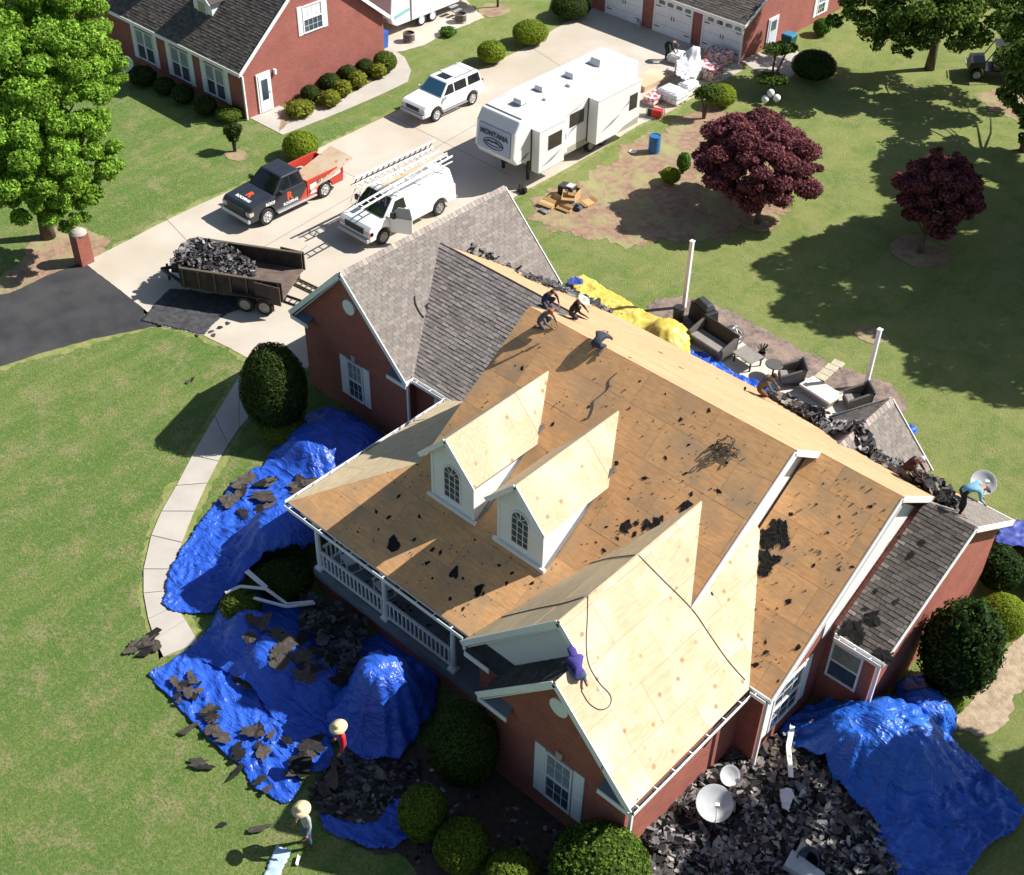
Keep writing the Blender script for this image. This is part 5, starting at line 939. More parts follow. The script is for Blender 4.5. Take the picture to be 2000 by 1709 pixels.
cloth('tarp', 'sunlit blue tarp corner on the lawn littered with torn shingles', 'tarp', [(-0.215,-5.660),(-0.192,-4.930),(-0.158,-4.232),(0.936,-3.859),(2.392,-3.641),(3.704,-3.832),(4.795,-3.681),(5.674,-3.466),(6.255,-3.880),(6.231,-4.375),(5.702,-4.640),(6.169,-5.128),(6.345,-5.551),(6.236,-5.789),(5.626,-5.869),(5.053,-5.952),(4.374,-5.778),(3.852,-5.915),(3.163,-5.842),(2.534,-5.822),(1.838,-5.854),(1.108,-5.778)], [], BLUE, res=.065, wr=.12, group=GT, seed=4, dirv=(.35, 1.0))
cloth('tarp', 'blue tarp draped like a tent over a tall shrub by the porch railing', 'tarp', [(4.811,-2.910),(4.392,-2.141),(3.884,-1.280),(3.471,-0.275),(3.704,0.376),(4.359,0.856),(5.409,0.721),(6.341,0.239),(7.172,-0.800),(7.495,-1.742),(7.576,-2.631),(6.942,-3.231),(6.152,-3.499),(5.431,-3.450)], [(*(6.067,-1.720), 1.05, 2.05), (*(5.917,-1.990), .75, 1.9)], BLUE, wr=.03, group=GT, seed=5, pleat=.22)
cloth('tarp', 'narrow crumpled blue tarp strip in the dark bed behind the straw-hatted workers', 'tarp', [(7.176,-5.302),(7.684,-5.043),(8.209,-4.766),(8.556,-4.329),(8.279,-3.590),(8.655,-3.459),(9.565,-4.136),(9.489,-4.632),(8.933,-5.051),(8.259,-5.367),(7.620,-5.540)], [], BLUE, wr=.12, group=GT, seed=6)
cloth('tarp', 'large sky blue tarp humped over a shrub beside the rubble at the right corner', 'tarp', [(15.109,4.019),(14.931,5.051),(14.902,5.889),(15.042,7.041),(15.557,7.919),(16.228,8.556),(16.997,9.024),(17.928,8.881),(18.636,8.802),(19.521,8.666),(20.381,8.534),(21.373,8.146),(21.434,7.495),(21.193,6.618),(21.118,5.309),(21.185,4.341),(20.741,3.528),(20.131,3.547),(19.553,4.020),(18.752,4.317),(18.710,4.925),(18.149,5.058),(17.472,5.094),(16.978,5.086),(16.395,5.472),(15.727,5.439),(15.445,4.811)], [(*(17.658,7.145), 1.45, 1.5), (*(16.811,6.585), 1.2, 1.3), (*(18.556,7.160), .8, 1.0)], BLUEL, res=.065, wr=.17, group=GT, seed=7, pleat=.12)
cloth('tarp', 'smaller sky blue tarp pulled over a shrub under the tall holly', 'tarp', [(16.621,8.927),(16.443,9.688),(16.634,10.275),(17.091,10.709),(17.722,10.500),(18.321,9.761),(18.679,8.967),(18.594,8.273),(17.891,8.345),(17.284,8.524)], [(*(17.772,8.859), .8, 1.15)], BLUEL, wr=.04, group=GT, seed=8, pleat=.14)
cloth('tarp', 'faded purple-blue tarp crumpled at the far right corner of the house', 'tarp', [(15.774,17.332),(15.676,18.090),(15.887,18.813),(16.728,19.616),(18.539,16.120),(17.933,15.543),(17.382,15.945),(16.788,16.974),(16.254,17.122)], [(*(17.128,16.652), .8, .8)], BLUEP, wr=.12, group=GT, seed=9)
cloth('tarp', 'strip of blue tarp between rear roof edge and patio furniture', 'tarp', [(1.687,18.600),(2.207,19.102),(4.122,18.863),(5.455,19.027),(6.844,19.055),(8.519,18.565),(10.106,18.478),(10.831,17.621),(9.456,17.072),(7.573,17.248),(5.141,17.416),(3.347,17.889)], [], BLUE, wr=.2, group=GT, seed=10)
cloth('tarp', 'yellow tarp hanging behind the rear eave beside the patio', 'tarp', [(-4.915,19.239),(-4.651,19.880),(-3.365,19.713),(-1.888,19.613),(-0.818,19.466),(0.030,19.580),(1.124,19.696),(2.444,17.930),(1.229,17.686),(-0.371,18.056),(-1.955,18.012),(-3.434,18.115)], [(*(0.639,18.788), .7, .6)], YELL, wr=.10, seed=11, z0=.25, dirv=(.6, .5))
cloth('tarp', 'small blue cloth caught behind the ridge next to the yellow tarp', 'tarp', [(-2.158,15.710),(-2.055,16.109),(-1.776,16.181),(-1.509,15.897),(-1.705,15.609),(-1.950,15.469)], [], BLUEP, res=.04, wr=.06, z0=3.1, seed=12, jagamp=.02)
cloth('tarp', 'small scrap of blue tarp on the lawn behind the rear gable', 'tarp', [(10.540,20.919),(10.811,20.973),(11.033,20.653),(10.954,20.414),(10.693,20.571)], [], BLUEL, res=.05, wr=.08, seed=13, jagamp=.05)
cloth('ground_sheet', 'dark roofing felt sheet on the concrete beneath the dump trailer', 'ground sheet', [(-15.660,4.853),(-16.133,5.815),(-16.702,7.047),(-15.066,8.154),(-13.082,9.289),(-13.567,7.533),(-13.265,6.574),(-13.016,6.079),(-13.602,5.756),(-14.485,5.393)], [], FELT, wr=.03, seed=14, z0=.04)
cloth('paint_sheet', 'pale blue wrinkled sheet lying on the lawn behind the grey-shirted worker', 'sheet', [(7.137,-6.744),(7.499,-6.550),(7.826,-7.032),(8.176,-7.511),(7.740,-7.922),(7.374,-7.251)], [], M('pale_blue_cloth', (.42, .55, .70), (.36, .48, .62), rough=.6), wr=.05, seed=15)

# ------------------------------------------------ torn shingles
def scrap_mesh(seed, r=.25, asp=1.5, curl=.16):
    rn = random.Random(seed+40); n = rn.choice((5, 6, 7, 8)); pts = []; sq = seed % 2
    for i in range(n):
        a = 2*pi*(i+rn.uniform(-.3, .3))/n; k = (1/max(abs(cos(a)), abs(sin(a))) if sq else 1)*rn.uniform(.55, 1.08); pts.append((r*asp*k*cos(a), r*k*sin(a), curl*r*rn.uniform(-.1, 1)+.01)); pts.append((r*asp*k*cos(a+.35)*rn.uniform(.62, 1.0), r*k*sin(a+.35)*rn.uniform(.62, 1.0), curl*r*rn.uniform(-.1, .8)+.01))
    v = [(0, 0, .02+curl*r*.2)]+pts; m_ = len(pts); me = mesh('torn_shingle', v, [(0, i+1, (i+1) % m_+1) for i in range(m_)]); me.materials.append(SCRAP if seed % 8 in (0, 3, 6) else SCRAPB); return me
def dark_mesh(seed): me = scrap_mesh(seed); me.materials.clear(); me.materials.append(SCRAP); return me
SM = [scrap_mesh(i) for i in range(12)]; SMD = [dark_mesh(i) for i in range(12)]
def slope_m(nm):
    a = {'s1': (0, .693), 'po': (0, .5266), 's2': (0, .7195), 's3': (0, .523), 'rear': (0, -.69), 'w2r': (-1.0457, 0), 'w2l': (1.0457, 0), 'w1r': (-1.0076, 0), 's0': (0, .66), 'g': (0, 0), 's3r': (0, -.631)}[nm]
    n = Vector((-a[0], -a[1], 1)).normalized(); return n
NS = [0]
def scrap(pos, plane, size, label, group, rot=None, asp=None, lift=.022):
    NS[0] += 1; n = slope_m(plane); o = bpy.data.objects.new('torn_shingle', (SM if plane == 'g' else SMD)[NS[0]*5 % 12]); C.objects.link(o)
    q = n.to_track_quat('Z', 'Y').to_matrix().to_4x4() @ Matrix.Rotation(random.uniform(0, 6.28) if rot is None else rot, 4, 'Z'); s_ = size/.52
    o.matrix_world = Matrix.Translation(Vector(pos)+n*lift) @ q @ Matrix.Diagonal((s_*(asp or 1), s_, s_, 1)); return tag(o, label, 'shingle scrap', group)
def scatter(pts, plane, sz, label, group, per=1, spread=0):
    n = slope_m(plane)
    for p in pts:
        for k in range(per):
            q = Vector(p)
            if spread: d = Vector((random.gauss(0, spread), random.gauss(0, spread), 0)); d.z = -(n.x*d.x+n.y*d.y)/n.z; q = q+d
            scrap(q, plane, sz*random.uniform(.55, 1.3), label, group)
LR = 'torn dark shingle scrap lying on the bare plywood roof'; GR = 'torn shingle scraps left on the bare roof'
scatter([(9.677,4.166,5.842),(10.204,4.661,6.185),(9.231,4.048,5.760),(9.692,3.962,5.701),(10.064,4.242,5.895),(10.313,4.741,6.241),(9.262,7.071,7.855),(10.878,5.195,6.555),(9.568,3.563,5.424),(9.236,3.625,5.467),(9.816,7.578,8.206),(8.417,7.426,8.101),(7.511,7.401,8.084),(10.348,8.415,8.787),(9.533,6.115,7.193),(9.893,6.638,7.555),(5.960,5.445,6.728),(6.774,4.770,6.261),(6.405,4.526,6.091),(6.604,6.257,7.291),(3.982,6.261,7.294),(10.303,6.045,7.145),(10.528,6.928,7.756),(11.135,6.713,7.607),(8.378,5.438,6.724),(9.304,4.866,6.327),(9.366,5.466,6.743),(11.405,6.072,7.163),(10.767,5.701,6.906)], 's1', .13, LR, GR)
scatter([(9.836,4.130,5.817),(9.999,4.421,6.019),(10.197,4.545,6.105),(10.309,4.683,6.201),(10.497,4.774,6.264),(10.873,5.263,6.602),(10.934,5.501,6.767)], 's1', .3, LR, GR, 2, .12)
scatter([(3.961,0.802,3.847),(4.461,1.164,4.038),(6.102,1.000,3.952),(5.289,0.872,3.884),(7.738,1.603,4.269),(6.535,1.082,3.995),(7.358,1.065,3.986),(5.414,1.275,4.096),(2.784,1.186,4.050),(3.257,1.271,4.094),(2.745,0.471,3.673),(5.740,0.631,3.757),(6.065,2.054,4.506),(8.374,1.965,4.460),(7.669,1.886,4.418),(7.197,1.863,4.406),(7.142,0.459,3.667),(6.616,0.478,3.677),(7.129,1.095,4.002),(3.084,1.871,4.411),(3.258,0.840,3.868),(5.158,1.215,4.065),(4.103,1.733,4.338)], 'po', .13, LR, GR)
scatter([(3.967,0.839,3.867),(6.163,1.002,3.952),(7.259,1.169,4.041),(3.955,0.765,3.828)], 'po', .3, LR, GR, 2, .1)
scatter([(14.165,6.959,5.582),(14.788,7.156,5.724),(15.056,7.368,5.876),(13.983,7.758,6.157),(14.113,5.983,4.879),(13.210,6.698,5.394),(15.027,5.242,4.346),(14.023,8.189,6.467),(14.579,8.725,6.852),(13.286,8.188,6.466),(12.835,7.698,6.113),(12.852,7.357,5.868),(14.197,4.946,4.133),(15.052,4.393,3.735),(14.306,4.399,3.739),(14.349,4.756,3.997)], 's2', .14, LR, GR)
scatter([(12.562,6.870,5.518),(12.604,7.030,5.633),(12.749,7.169,5.732),(12.791,7.328,5.847),(12.803,6.889,5.531),(12.724,6.712,5.404),(13.053,7.106,5.687)], 's2', .36, 'heap of torn black shingles where the tall pale roof meets the brown slope', 'heaped scraps beside the white gable band', 3, .13)
scatter([(12.909,6.482,5.239),(13.073,6.383,5.167),(13.226,6.362,5.152),(12.804,6.570,5.302)], 's2', .34, 'heap of torn black shingles where the tall pale roof meets the brown slope', 'heaped scraps beside the white gable band', 2, .1)
scatter([(6.579,8.095,8.046),(6.952,12.569,4.960),(7.842,12.962,4.688),(0.688,13.527,4.298),(0.435,14.787,3.429),(10.689,10.127,6.644),(6.573,10.931,6.089),(5.166,11.778,5.505)], 'rear', .14, LR, GR)
scatter([(15.066,10.173,4.956),(15.650,9.923,4.825),(15.453,8.109,3.877),(16.028,8.681,4.176),(15.402,8.643,4.156),(15.680,10.349,5.048)], 's3', .2, 'dark shingle scrap lying on the small shingled roof at the right end', 'scraps on the small shingled roof')
scatter([(15.331,7.478,3.546),(15.741,7.480,3.548),(15.771,7.894,3.764),(15.608,7.322,3.465),(16.435,7.417,3.515),(16.720,7.352,3.481)], 's3', .42, 'dark shingle scrap lying on the small shingled roof at the right end', 'scraps on the small shingled roof', 2, .08)
scatter([(12.924,-1.426,5.030),(13.609,-1.305,4.313),(12.635,4.393,5.332)], 'w2r', .08, 'tiny scrap on the pale plywood slope of the front gable', 'tiny scraps on the pale front slope')
scatter([(7.877,0.731,3.479),(8.017,1.211,3.625),(7.842,1.939,3.442),(7.914,2.734,3.517),(8.093,3.080,3.704)], 'w2l', .12, 'tiny scrap in the valley left of the pale front slope', 'tiny scraps in the left valley', 2, .06)
scatter([(-3.068,9.086,4.701),(-2.872,9.141,4.504)], 'w1r', .22, 'dark scrap on the taupe shingled slope near the valley', 'scraps on the taupe slope', 2, .08)
LT_ = 'torn shingle piece lying on the sunlit blue tarp'; GTS = 'shingle pieces on the sunlit blue tarp'
T_ = [(p[0], p[1], .16) for p in [(0.939,-5.285),(1.003,-4.959),(1.403,-4.976),(1.314,-5.375),(2.252,-5.335),(2.563,-5.293),(2.875,-5.623),(3.180,-5.581),(3.871,-5.657),(4.306,-5.724),(3.789,-4.758),(4.002,-4.704),(4.290,-5.067),(4.575,-5.111),(4.251,-4.567),(3.458,-5.612),(5.626,-5.869),(5.275,-5.858),(1.982,-3.897),(2.322,-3.972),(4.780,-4.434),(5.675,-4.429),(0.749,-5.332),(1.632,-5.333)]]
scatter(T_, 'g', .42, LT_, GTS, 1, .05); scatter(T_[:8], 'g', .3, LT_, GTS, 2, .12)
LG = 'long dark shingle strip lying on the grass at the tarp edge'
for p, r_ in (((2.333,-6.064,0.050), .2), ((3.742,-6.541,0.050), -.5), ((3.477,-6.556,0.050), -.5), ((6.419,-6.717,0.050), -.1), ((4.499,-6.013,0.050), .6)): scrap(p, 'g', .30, LG, 'long shingle strips on the grass', r_+1.2, 2.0, .04)
for p in ((5.552,-7.344,0.030), (-11.001,3.788,0.030), (-10.966,3.955,0.030), (-12.960,6.810,0.030), (-12.714,6.314,0.030), (-13.000,6.378,0.030), (-13.186,5.857,0.030), (-12.965,7.203,0.030)): scrap(p, 'g', .22, 'lone dark shingle scrap on the ground away from the tarps', 'lone scraps on lawn and concrete')
for p in [(-1.375,-5.219),(-1.266,-4.919),(-0.976,-4.840),(-0.984,-5.212),(-1.323,-4.689),(-1.329,-5.400)]: scrap((p[0], p[1], .05), 'g', .5, 'crumpled black shingle heap at the end of the front walk', 'heap at the end of the front walk')
LB = 'dark shingle piece on the shaded blue tarps before the porch'
scatter([(p[0], p[1], 1.0) for p in [(2.096,-2.478),(2.782,-2.650),(3.263,-2.462),(3.779,-2.506),(2.586,-2.289),(3.962,-2.859),(2.974,-3.005),(3.961,-2.068),(4.863,-2.263),(1.249,-2.582),(1.426,-3.115)]], 'g', .52, LB, 'pieces on the shaded tarps', 3, .14)
scatter([(p[0], p[1], .2) for p in [(5.609,-3.969),(6.449,-4.126),(5.664,-4.396),(6.853,-4.668),(5.718,-4.817),(-4.746,1.648),(-4.176,1.646),(-3.970,2.391),(-3.304,2.300),(-3.286,2.863),(-2.662,2.915),(-4.482,0.993),(-3.518,0.677),(-2.943,0.880),(-2.888,1.280),(-2.413,1.561),(-1.873,1.560),(-4.326,0.430),(-3.296,3.221),(-3.513,1.563)]], 'g', .58, 'weathered grey shingle sheet piece on the tarps beside the porch corner', 'grey sheets by the porch corner', 2, .16)
def rubble(name, label, cat, poly, n, sz, hfun, mat, seed=0, tilt=.8, zj=.12):
    rn = np.random.default_rng(seed); xs = [p[0] for p in poly]; ys = [p[1] for p in poly]; P = []
    while len(P) < n:
        x, y = rn.uniform(min(xs), max(xs)), rn.uniform(min(ys), max(ys))
        if in_poly(x, y, poly): P.append((x, y, hfun(x, y)+rn.uniform(0, zj)))
    P = np.array(P); Nn = rnd_dirs(n)*tilt+np.array([0, 0, 1.0]); Nn /= np.linalg.norm(Nn, axis=1, keepdims=True); a = np.cross(Nn, rnd_dirs(n)); a /= np.linalg.norm(a, axis=1, keepdims=True); b_ = np.cross(Nn, a); s1 = sz*rn.uniform(.4, 1.4, (n, 1)); s2 = s1*rn.uniform(.35, .8, (n, 1))
    ang = np.sort(rn.uniform(0, .7, (n, 6))+np.arange(6)*pi/3, axis=1); k = rn.uniform(.7, 1.15, (n, 6)); V = P[:, None]+a[:, None]*(np.cos(ang)*k)[..., None]*s1[:, None]+b_[:, None]*(np.sin(ang)*k)[..., None]*s2[:, None]+Nn[:, None]*rn.uniform(-.02, .03, (n, 6, 1))
    tn = rn.uniform(0, 1, n)**2; o = link(name, quads(name, V, tn), mat, None, kind='stuff'); o['label'] = label; o['category'] = cat; return o
RUB = M('rubble_shingle', (.12, .12, .125), (.26, .25, .25), sc=5, rough=.95, bump=.008, bsc=40, tint=.95, spec=.25, c3=(.17, .145, .125), sc3=.5)
fp = [(14.001,0.050),(13.718,1.548),(13.629,3.094),(13.641,4.321),(13.970,4.882),(14.917,4.552),(14.946,5.557),(15.481,5.816),(16.420,5.974),(17.188,5.285),(18.338,5.013),(19.397,4.289),(20.205,3.418),(15.323,-1.179),(14.675,-0.577),(14.787,-0.057)]
def hp(x, y):
    return .05+.40*max(0, noise.noise(Vector((x*.6, y*.6, 2)))+.35)*max(0, 1-max(0, (x-14.2)-.4)/4.2)
rubble('shingle_rubble', 'heaped torn shingles and roofing debris along the right wall of the front gable', 'rubble', fp, 3300, .18, hp, RUB, 1, .6, .14)
rubble('shingle_rubble', 'thin litter of broken shingles in the dark bed before the front gable', 'rubble', [(6.178,-3.715),(7.490,-2.949),(7.980,-2.010),(10.294,-1.686),(13.900,-0.046),(14.858,-0.589),(14.739,-1.728),(11.626,-4.262),(8.962,-4.704),(7.684,-5.043)], 260, .10, lambda x, y: .03, RUB, 2, .5, .05)
rubble('shingle_rubble', 'loose shingles piled along the rear roof edge above the patio', 'rubble', [(8.2, 13.0), (15.0, 12.6), (15.0, 14.9), (7.6, 14.9)], 1500, .17, lambda x, y: 8.305-.69*(y-7.72)+.03+.25*max(0, noise.noise(Vector((x, y, 5)))), RUB, 3, .8, .14) if 0 else None
rubble('shingle_rubble', 'loose dark shingles piled along the rear roof edge beside the rear gable', 'rubble', [(8.0, 14.2), (10.0, 13.6), (12.2, 12.8), (15.3, 11.9), (15.8, 12.4), (14.4, 13.9), (13.4, 14.0), (12.6, 13.3), (11.4, 13.7), (10.2, 14.5), (9.7, 15.2), (8.0, 15.2)], 2000, .19, lambda x, y: max(3.35, 8.305-.69*(y-7.72), 5.25-.97*abs(x-11.79) if y > 13 else 0)+.03+.38*max(0, noise.noise(Vector((x, y, 5)))+.05), RUB, 3, .8, .14)
rubble('shingle_rubble', 'grey shingle litter along the left rear roof edge near the ridge', 'rubble', [(-3.8, 11.2), (-1.8, 12.6), (.8, 14.7), (1.2, 15.1), (-1.5, 14.9), (-3.9, 12.2)], 380, .16, lambda x, y: max(3.4+1.0076*max(0, -1.751-x), 8.33-.69*(y-7.72) if x > -2 else 3.4+1.0076*(-1.751-x))+.03, M('pale_rubble', (.17, .165, .17), (.10, .10, .105), sc=4, rough=.9, tint=.7), 4, .7, .06)
rubble('shingle_load', 'load of grey torn shingles heaped in the front of the dump trailer', 'rubble', [(-16.2, 6.95), (-14.2, 8.1), (-13.6, 9.2), (-14.4, 9.9), (-15.6, 9.6), (-17.2, 8.9)], 1500, .13, lambda x, y: .85+.75*max(0, 1-((x+15.9)**2+(y-8.2)**2)/4.2), M('grey_rubble', (.22, .215, .22), (.11, .105, .11), sc=3, rough=.9, tint=.85), 5, .9, .3)
rubble('shingle_rubble', 'black torn shingles in the deep shade between tarps and porch rail', 'rubble', [(1.067,-0.511),(2.102,-0.123),(3.433,-0.025),(4.110,-1.065),(5.139,-1.168),(4.867,-1.953),(3.432,-1.709),(1.931,-1.453)], 280, .2, lambda x, y: .5, SCRAP, 12, .5, .1)
rubble('shingle_rubble', 'black torn shingles strewn in the dark bed by the red-shirted worker', 'rubble', [(6.365,-3.298),(7.576,-2.631),(8.228,-2.251),(8.640,-3.249),(8.176,-4.359),(7.481,-5.235),(6.578,-5.196),(6.227,-4.143)], 420, .16, lambda x, y: .05, SCRAP, 13, .4, .06)
rubble('shingle_litter', 'dark shingle crumbs strewn over the bare plywood slopes', 'debris', [(0.6, .4), (11, .2), (11, 1.5), (12.3, 3.6), (12.4, 7.4), (3.2, 7.4), (3.2, 3.2)], 420, .03, lambda x, y: (8.305-.693*(7.72-y) if y > 2.825 else 3.425+.5266*y)+.022, SCRAP, 6, .1, .002)
rubble('shingle_litter', 'dark shingle crumbs strewn over the brown slope next to the small roof', 'debris', [(12.7, 4.1), (15.0, 4.1), (15.0, 9.1), (12.7, 9.1)], 130, .034, lambda x, y: 7.24-.7195*(9.264-y)+.022, SCRAP, 7, .1, .002)

rubble('leaf_litter', 'shaded porch floor litter of dark shingle pieces', 'debris', [(1.2, .6), (7.6, .6), (7.6, 2.4), (1.2, 2.4)], 60, .09, lambda x, y: .91, SCRAP, 8, .2, .01)
rubble('shingle_rubble', 'torn shingles heaped on the blue tarp between patio furniture and rear wall', 'rubble', [(4.5, 15.3), (7, 15.2), (9.8, 15.2), (9.8, 17.6), (8.5, 17.2), (6.5, 16.4), (4.6, 16.2)], 900, .17, lambda x, y: .25+.7*max(0, noise.noise(Vector((x*.8, y, 7)))+.3), RUB, 9, .8, .3)
for nm, a_, plane in (('wire_tangle', [(10.487,6.767,7.645),(10.608,6.936,7.762),(10.674,7.107,7.880),(10.803,7.223,7.960),(11.008,7.118,7.888),(10.993,6.886,7.727),(10.890,6.698,7.597),(10.719,6.592,7.523),(10.636,6.483,7.448),(10.655,6.774,7.649),(10.779,7.042,7.835),(11.050,7.025,7.823),(11.278,7.059,7.847),(11.278,6.850,7.702),(10.801,6.911,7.744),(10.614,6.614,7.538)], 's1'),):
    b = MB(); P_ = [Vector(q)+Vector((0, 0, .06+.05*random.random())) for q in a_]; Q = []
    for i in range(len(P_)-1):
        for k in range(4): t = k/4; q = P_[i].lerp(P_[i+1], t); Q.append(q+Vector((0, 0, .03*sin(pi*t))))
    b.tube(Q, .014, 5); b.tube([q+Vector((.06*sin(i), .06*cos(i*1.3), .03)) for i, q in enumerate(Q)], .014, 5); tag(b.build('wire_tangle', FELT), 'tangle of black hose lying on the brown roof slope', 'hose')
def cable(label, pts, r=.013, name='air_hose', mat=None, cat='hose'):
    P_ = [Vector(p)+Vector((0, 0, .04)) for p in pts]; Q = []
    for i in range(len(P_)-1):
        p0, p1, p2, p3 = P_[max(i-1, 0)], P_[i], P_[i+1], P_[min(i+2, len(P_)-1)]
        for k in range(5): t = k/5; Q.append(.5*((2*p1)+(p2-p0)*t+(2*p0-5*p1+4*p2-p3)*t*t+(3*p1-p0-3*p2+p3)*t**3))
    Q.append(P_[-1]); b = MB(); b.tube(Q, r, 6); tag(b.build(name, mat or FELT), label, cat)
cable('black air hose curling down the brown slope above the dormers', [(6.748,7.296,8.011),(6.682,7.042,7.835),(6.798,6.867,7.714),(6.719,6.608,7.534),(6.648,6.427,7.409),(6.763,6.253,7.288),(6.824,6.011,7.121),(6.704,5.928,7.063)])
cable('thin hose looping over the pale front slope to the purple-hooded worker', [(11.146,0.869,6.889),(11.450,0.516,6.571),(11.787,0.107,6.218),(12.095,-0.131,5.897),(12.459,-0.136,5.515),(12.769,-0.039,5.192),(12.894,-0.217,5.061),(12.835,-0.511,5.123),(12.609,-0.695,5.359),(12.346,-0.700,5.634)])
cable('long thin hose crossing the pale front slope down to the brown eave', [(11.166,2.887,6.867),(11.758,3.148,6.249),(12.587,3.531,5.381),(13.189,3.630,4.752),(13.797,3.730,4.117),(14.338,3.917,3.551)], .014)
cable('hose hanging over the left side of the pale front ridge', [(11.032,0.852,6.778),(10.457,0.766,6.176),(9.556,0.827,5.234),(8.658,0.820,4.295),(8.289,0.809,3.910)], .014); cable('second hose hanging over the left side of the pale front ridge', [(11.074,2.860,6.822),(10.062,3.150,5.763),(9.390,3.146,5.061)], .014)
cable('dark cable lying on the upper left valley of the taupe slope', [(-3.444,8.838,5.080),(-3.267,8.709,4.902),(-3.031,8.671,4.664),(-2.871,8.709,4.503)], .03)
# ------------------------------------------------ people
def person(label, loc, rz, J, shirt, pants, hat=None, hair=(.02, .015, .012), shoes=(.12, .05, .02), hood=None, scale=1.0, name='person'):
    """one continuous skinned body; J: joint name -> position (x right, y forward, z up)"""
    t = thing(name, label, 'person', loc, rz); t.scale = (scale,)*3
    B = dict(pelvis=(0, 0, .95), belly=(0, 0, 1.1), chest=(0, .02, 1.34), neck=(0, .02, 1.5), head=(0, .05, 1.62)); B.update(J); G_ = lambda k: Vector(B[k])
    R_ = dict(pelvis=.15, belly=.135, chest=.155, neck=.058, head=.09, sh=.078, el=.05, wr=.034, hip=.1, knee=.066, ank=.045, toe=.04)
    ch = [('pelvis', 'belly'), ('belly', 'chest'), ('chest', 'neck'), ('neck', 'head')]
    for s_ in 'lr': ch += [('chest', s_+'sh'), (s_+'sh', s_+'el'), (s_+'el', s_+'wr'), ('pelvis', s_+'hip'), (s_+'hip', s_+'knee'), (s_+'knee', s_+'ank'), (s_+'ank', s_+'toe')]
    keys = list(dict.fromkeys(k for e_ in ch for k in e_)); me = bpy.data.meshes.new('body'); me.from_pydata([tuple(G_(k)) for k in keys], [(keys.index(a), keys.index(c)) for a, c in ch], [])
    tmp = bpy.data.objects.new('body', me); C.objects.link(tmp); tmp.modifiers.new('s', 'SKIN'); me.skin_vertices[0].data[0].use_root = True
    for i, k in enumerate(keys): r = R_.get(k) or R_[k[1:]]; me.skin_vertices[0].data[i].radius = (r, r*(.8 if k in ('chest', 'belly') else 1)); 
    tmp.modifiers.new('u', 'SUBSURF').levels = 1; bpy.context.view_layer.update(); dg = bpy.context.evaluated_depsgraph_get(); m2 = bpy.data.meshes.new_from_object(tmp.evaluated_get(dg)); bpy.data.objects.remove(tmp)
    segs = [(G_(a), G_(c), 0 if c in ('belly', 'chest') or c[1:] in ('sh', 'el', 'wr') else (2 if c in ('neck', 'head') else (3 if c[1:] == 'toe' else 1))) for a, c in ch]
    bm = bmesh.new(); bm.from_mesh(m2); bm.faces.ensure_lookup_table()
    for f in bm.faces:
        c = f.calc_center_median(); best = 9
        for a, e_, m_ in segs:
            d = e_-a; u_ = max(0, min(1, (c-a).dot(d)/d.length_squared)); dd_ = (a+d*u_-c).length
            if dd_ < best: best = dd_; f.material_index = m_
        f.smooth = True
    def put(b_, mi):
        bm2 = bmesh.new(); me_ = mesh('x', b_.v, b_.f); bm2.from_mesh(me_); n0 = len(bm.faces)
        for v in bm2.verts: v.index = v.index
        vm = [bm.verts.new(v.co) for v in bm2.verts]
        for f in bm2.faces:
            q = bm.faces.new([vm[v.index] for v in f.verts]); q.material_index = mi; q.smooth = True
        bm2.free()
    # head with nose and ears, hands with five fingers
    hd, nk = G_('head'), G_('neck'); up = (hd-nk).normalized(); fwd = (Vector(J.get('face', (0, 1, -.15)))).normalized(); sd_ = up.cross(fwd).normalized(); b = MB()
    for i in range(9):
        a = pi*i/8
        for j in range(12):
            c_ = 2*pi*j/12; rx, ry, rz_ = .078, .095, .12; b.v.append(tuple(hd+up*.02+sd_*(rx*sin(a)*cos(c_))+fwd*(ry*sin(a)*sin(c_))+up*(rz_*cos(a))))
    b.f = [(i*12+j, (i+1)*12+j, (i+1)*12+(j+1) % 12, i*12+(j+1) % 12) for i in range(8) for j in range(12)]; b.m = [0]*len(b.f); put(b, 2)
    b = MB(); b.tube([hd+fwd*.085+up*.05, hd+fwd*.12+up*.0, hd+fwd*.09-up*.015], [.01, .018, .012], 5); put(b, 2)
    for s_, k in ((1, 'r'), (-1, 'l')):
        b = MB(); b.cbox(hd+sd_*(-s_*.08), (.02, .04, .05)); put(b, 2); w_ = G_(k+'wr'); d = (w_-G_(k+'el')).normalized(); x_ = d.orthogonal().normalized(); y_ = d.cross(x_); b = MB(); b.tube([w_, w_+d*.05, w_+d*.09], [.03, .042, .036], 6)
        for i in range(4): o_ = x_*((i-1.5)*.019); L2 = (.07, .085, .08, .06)[i]; b.tube([w_+d*.08+o_, w_+d*(.08+L2*.5)+o_*1.1+y_*.008, w_+d*(.08+L2)+o_*1.1+y_*.03], [.009, .008, .006], 4)
        b.tube([w_+d*.03+x_*.03, w_+d*.07+x_*.055+y_*.01, w_+d*.1+x_*.05+y_*.025], [.011, .009, .007], 4); put(b, 2)
    m3 = bpy.data.meshes.new('body'); bm.to_mesh(m3); bm.free(); m2.materials.clear()
    col = lambda n_, c: M('cloth_'+n_, c, tuple(q*.8 for q in c), sc=9, rough=.85)
    link('body', m3, [col('%s_top' % t.name, shirt), col('%s_trousers' % t.name, pants), SKIN, col('%s_shoes' % t.name, shoes)], t)
    Mh = Matrix.Translation(hd+up*.075) @ Matrix((sd_, fwd, up)).transposed().to_4x4(); b = MB()
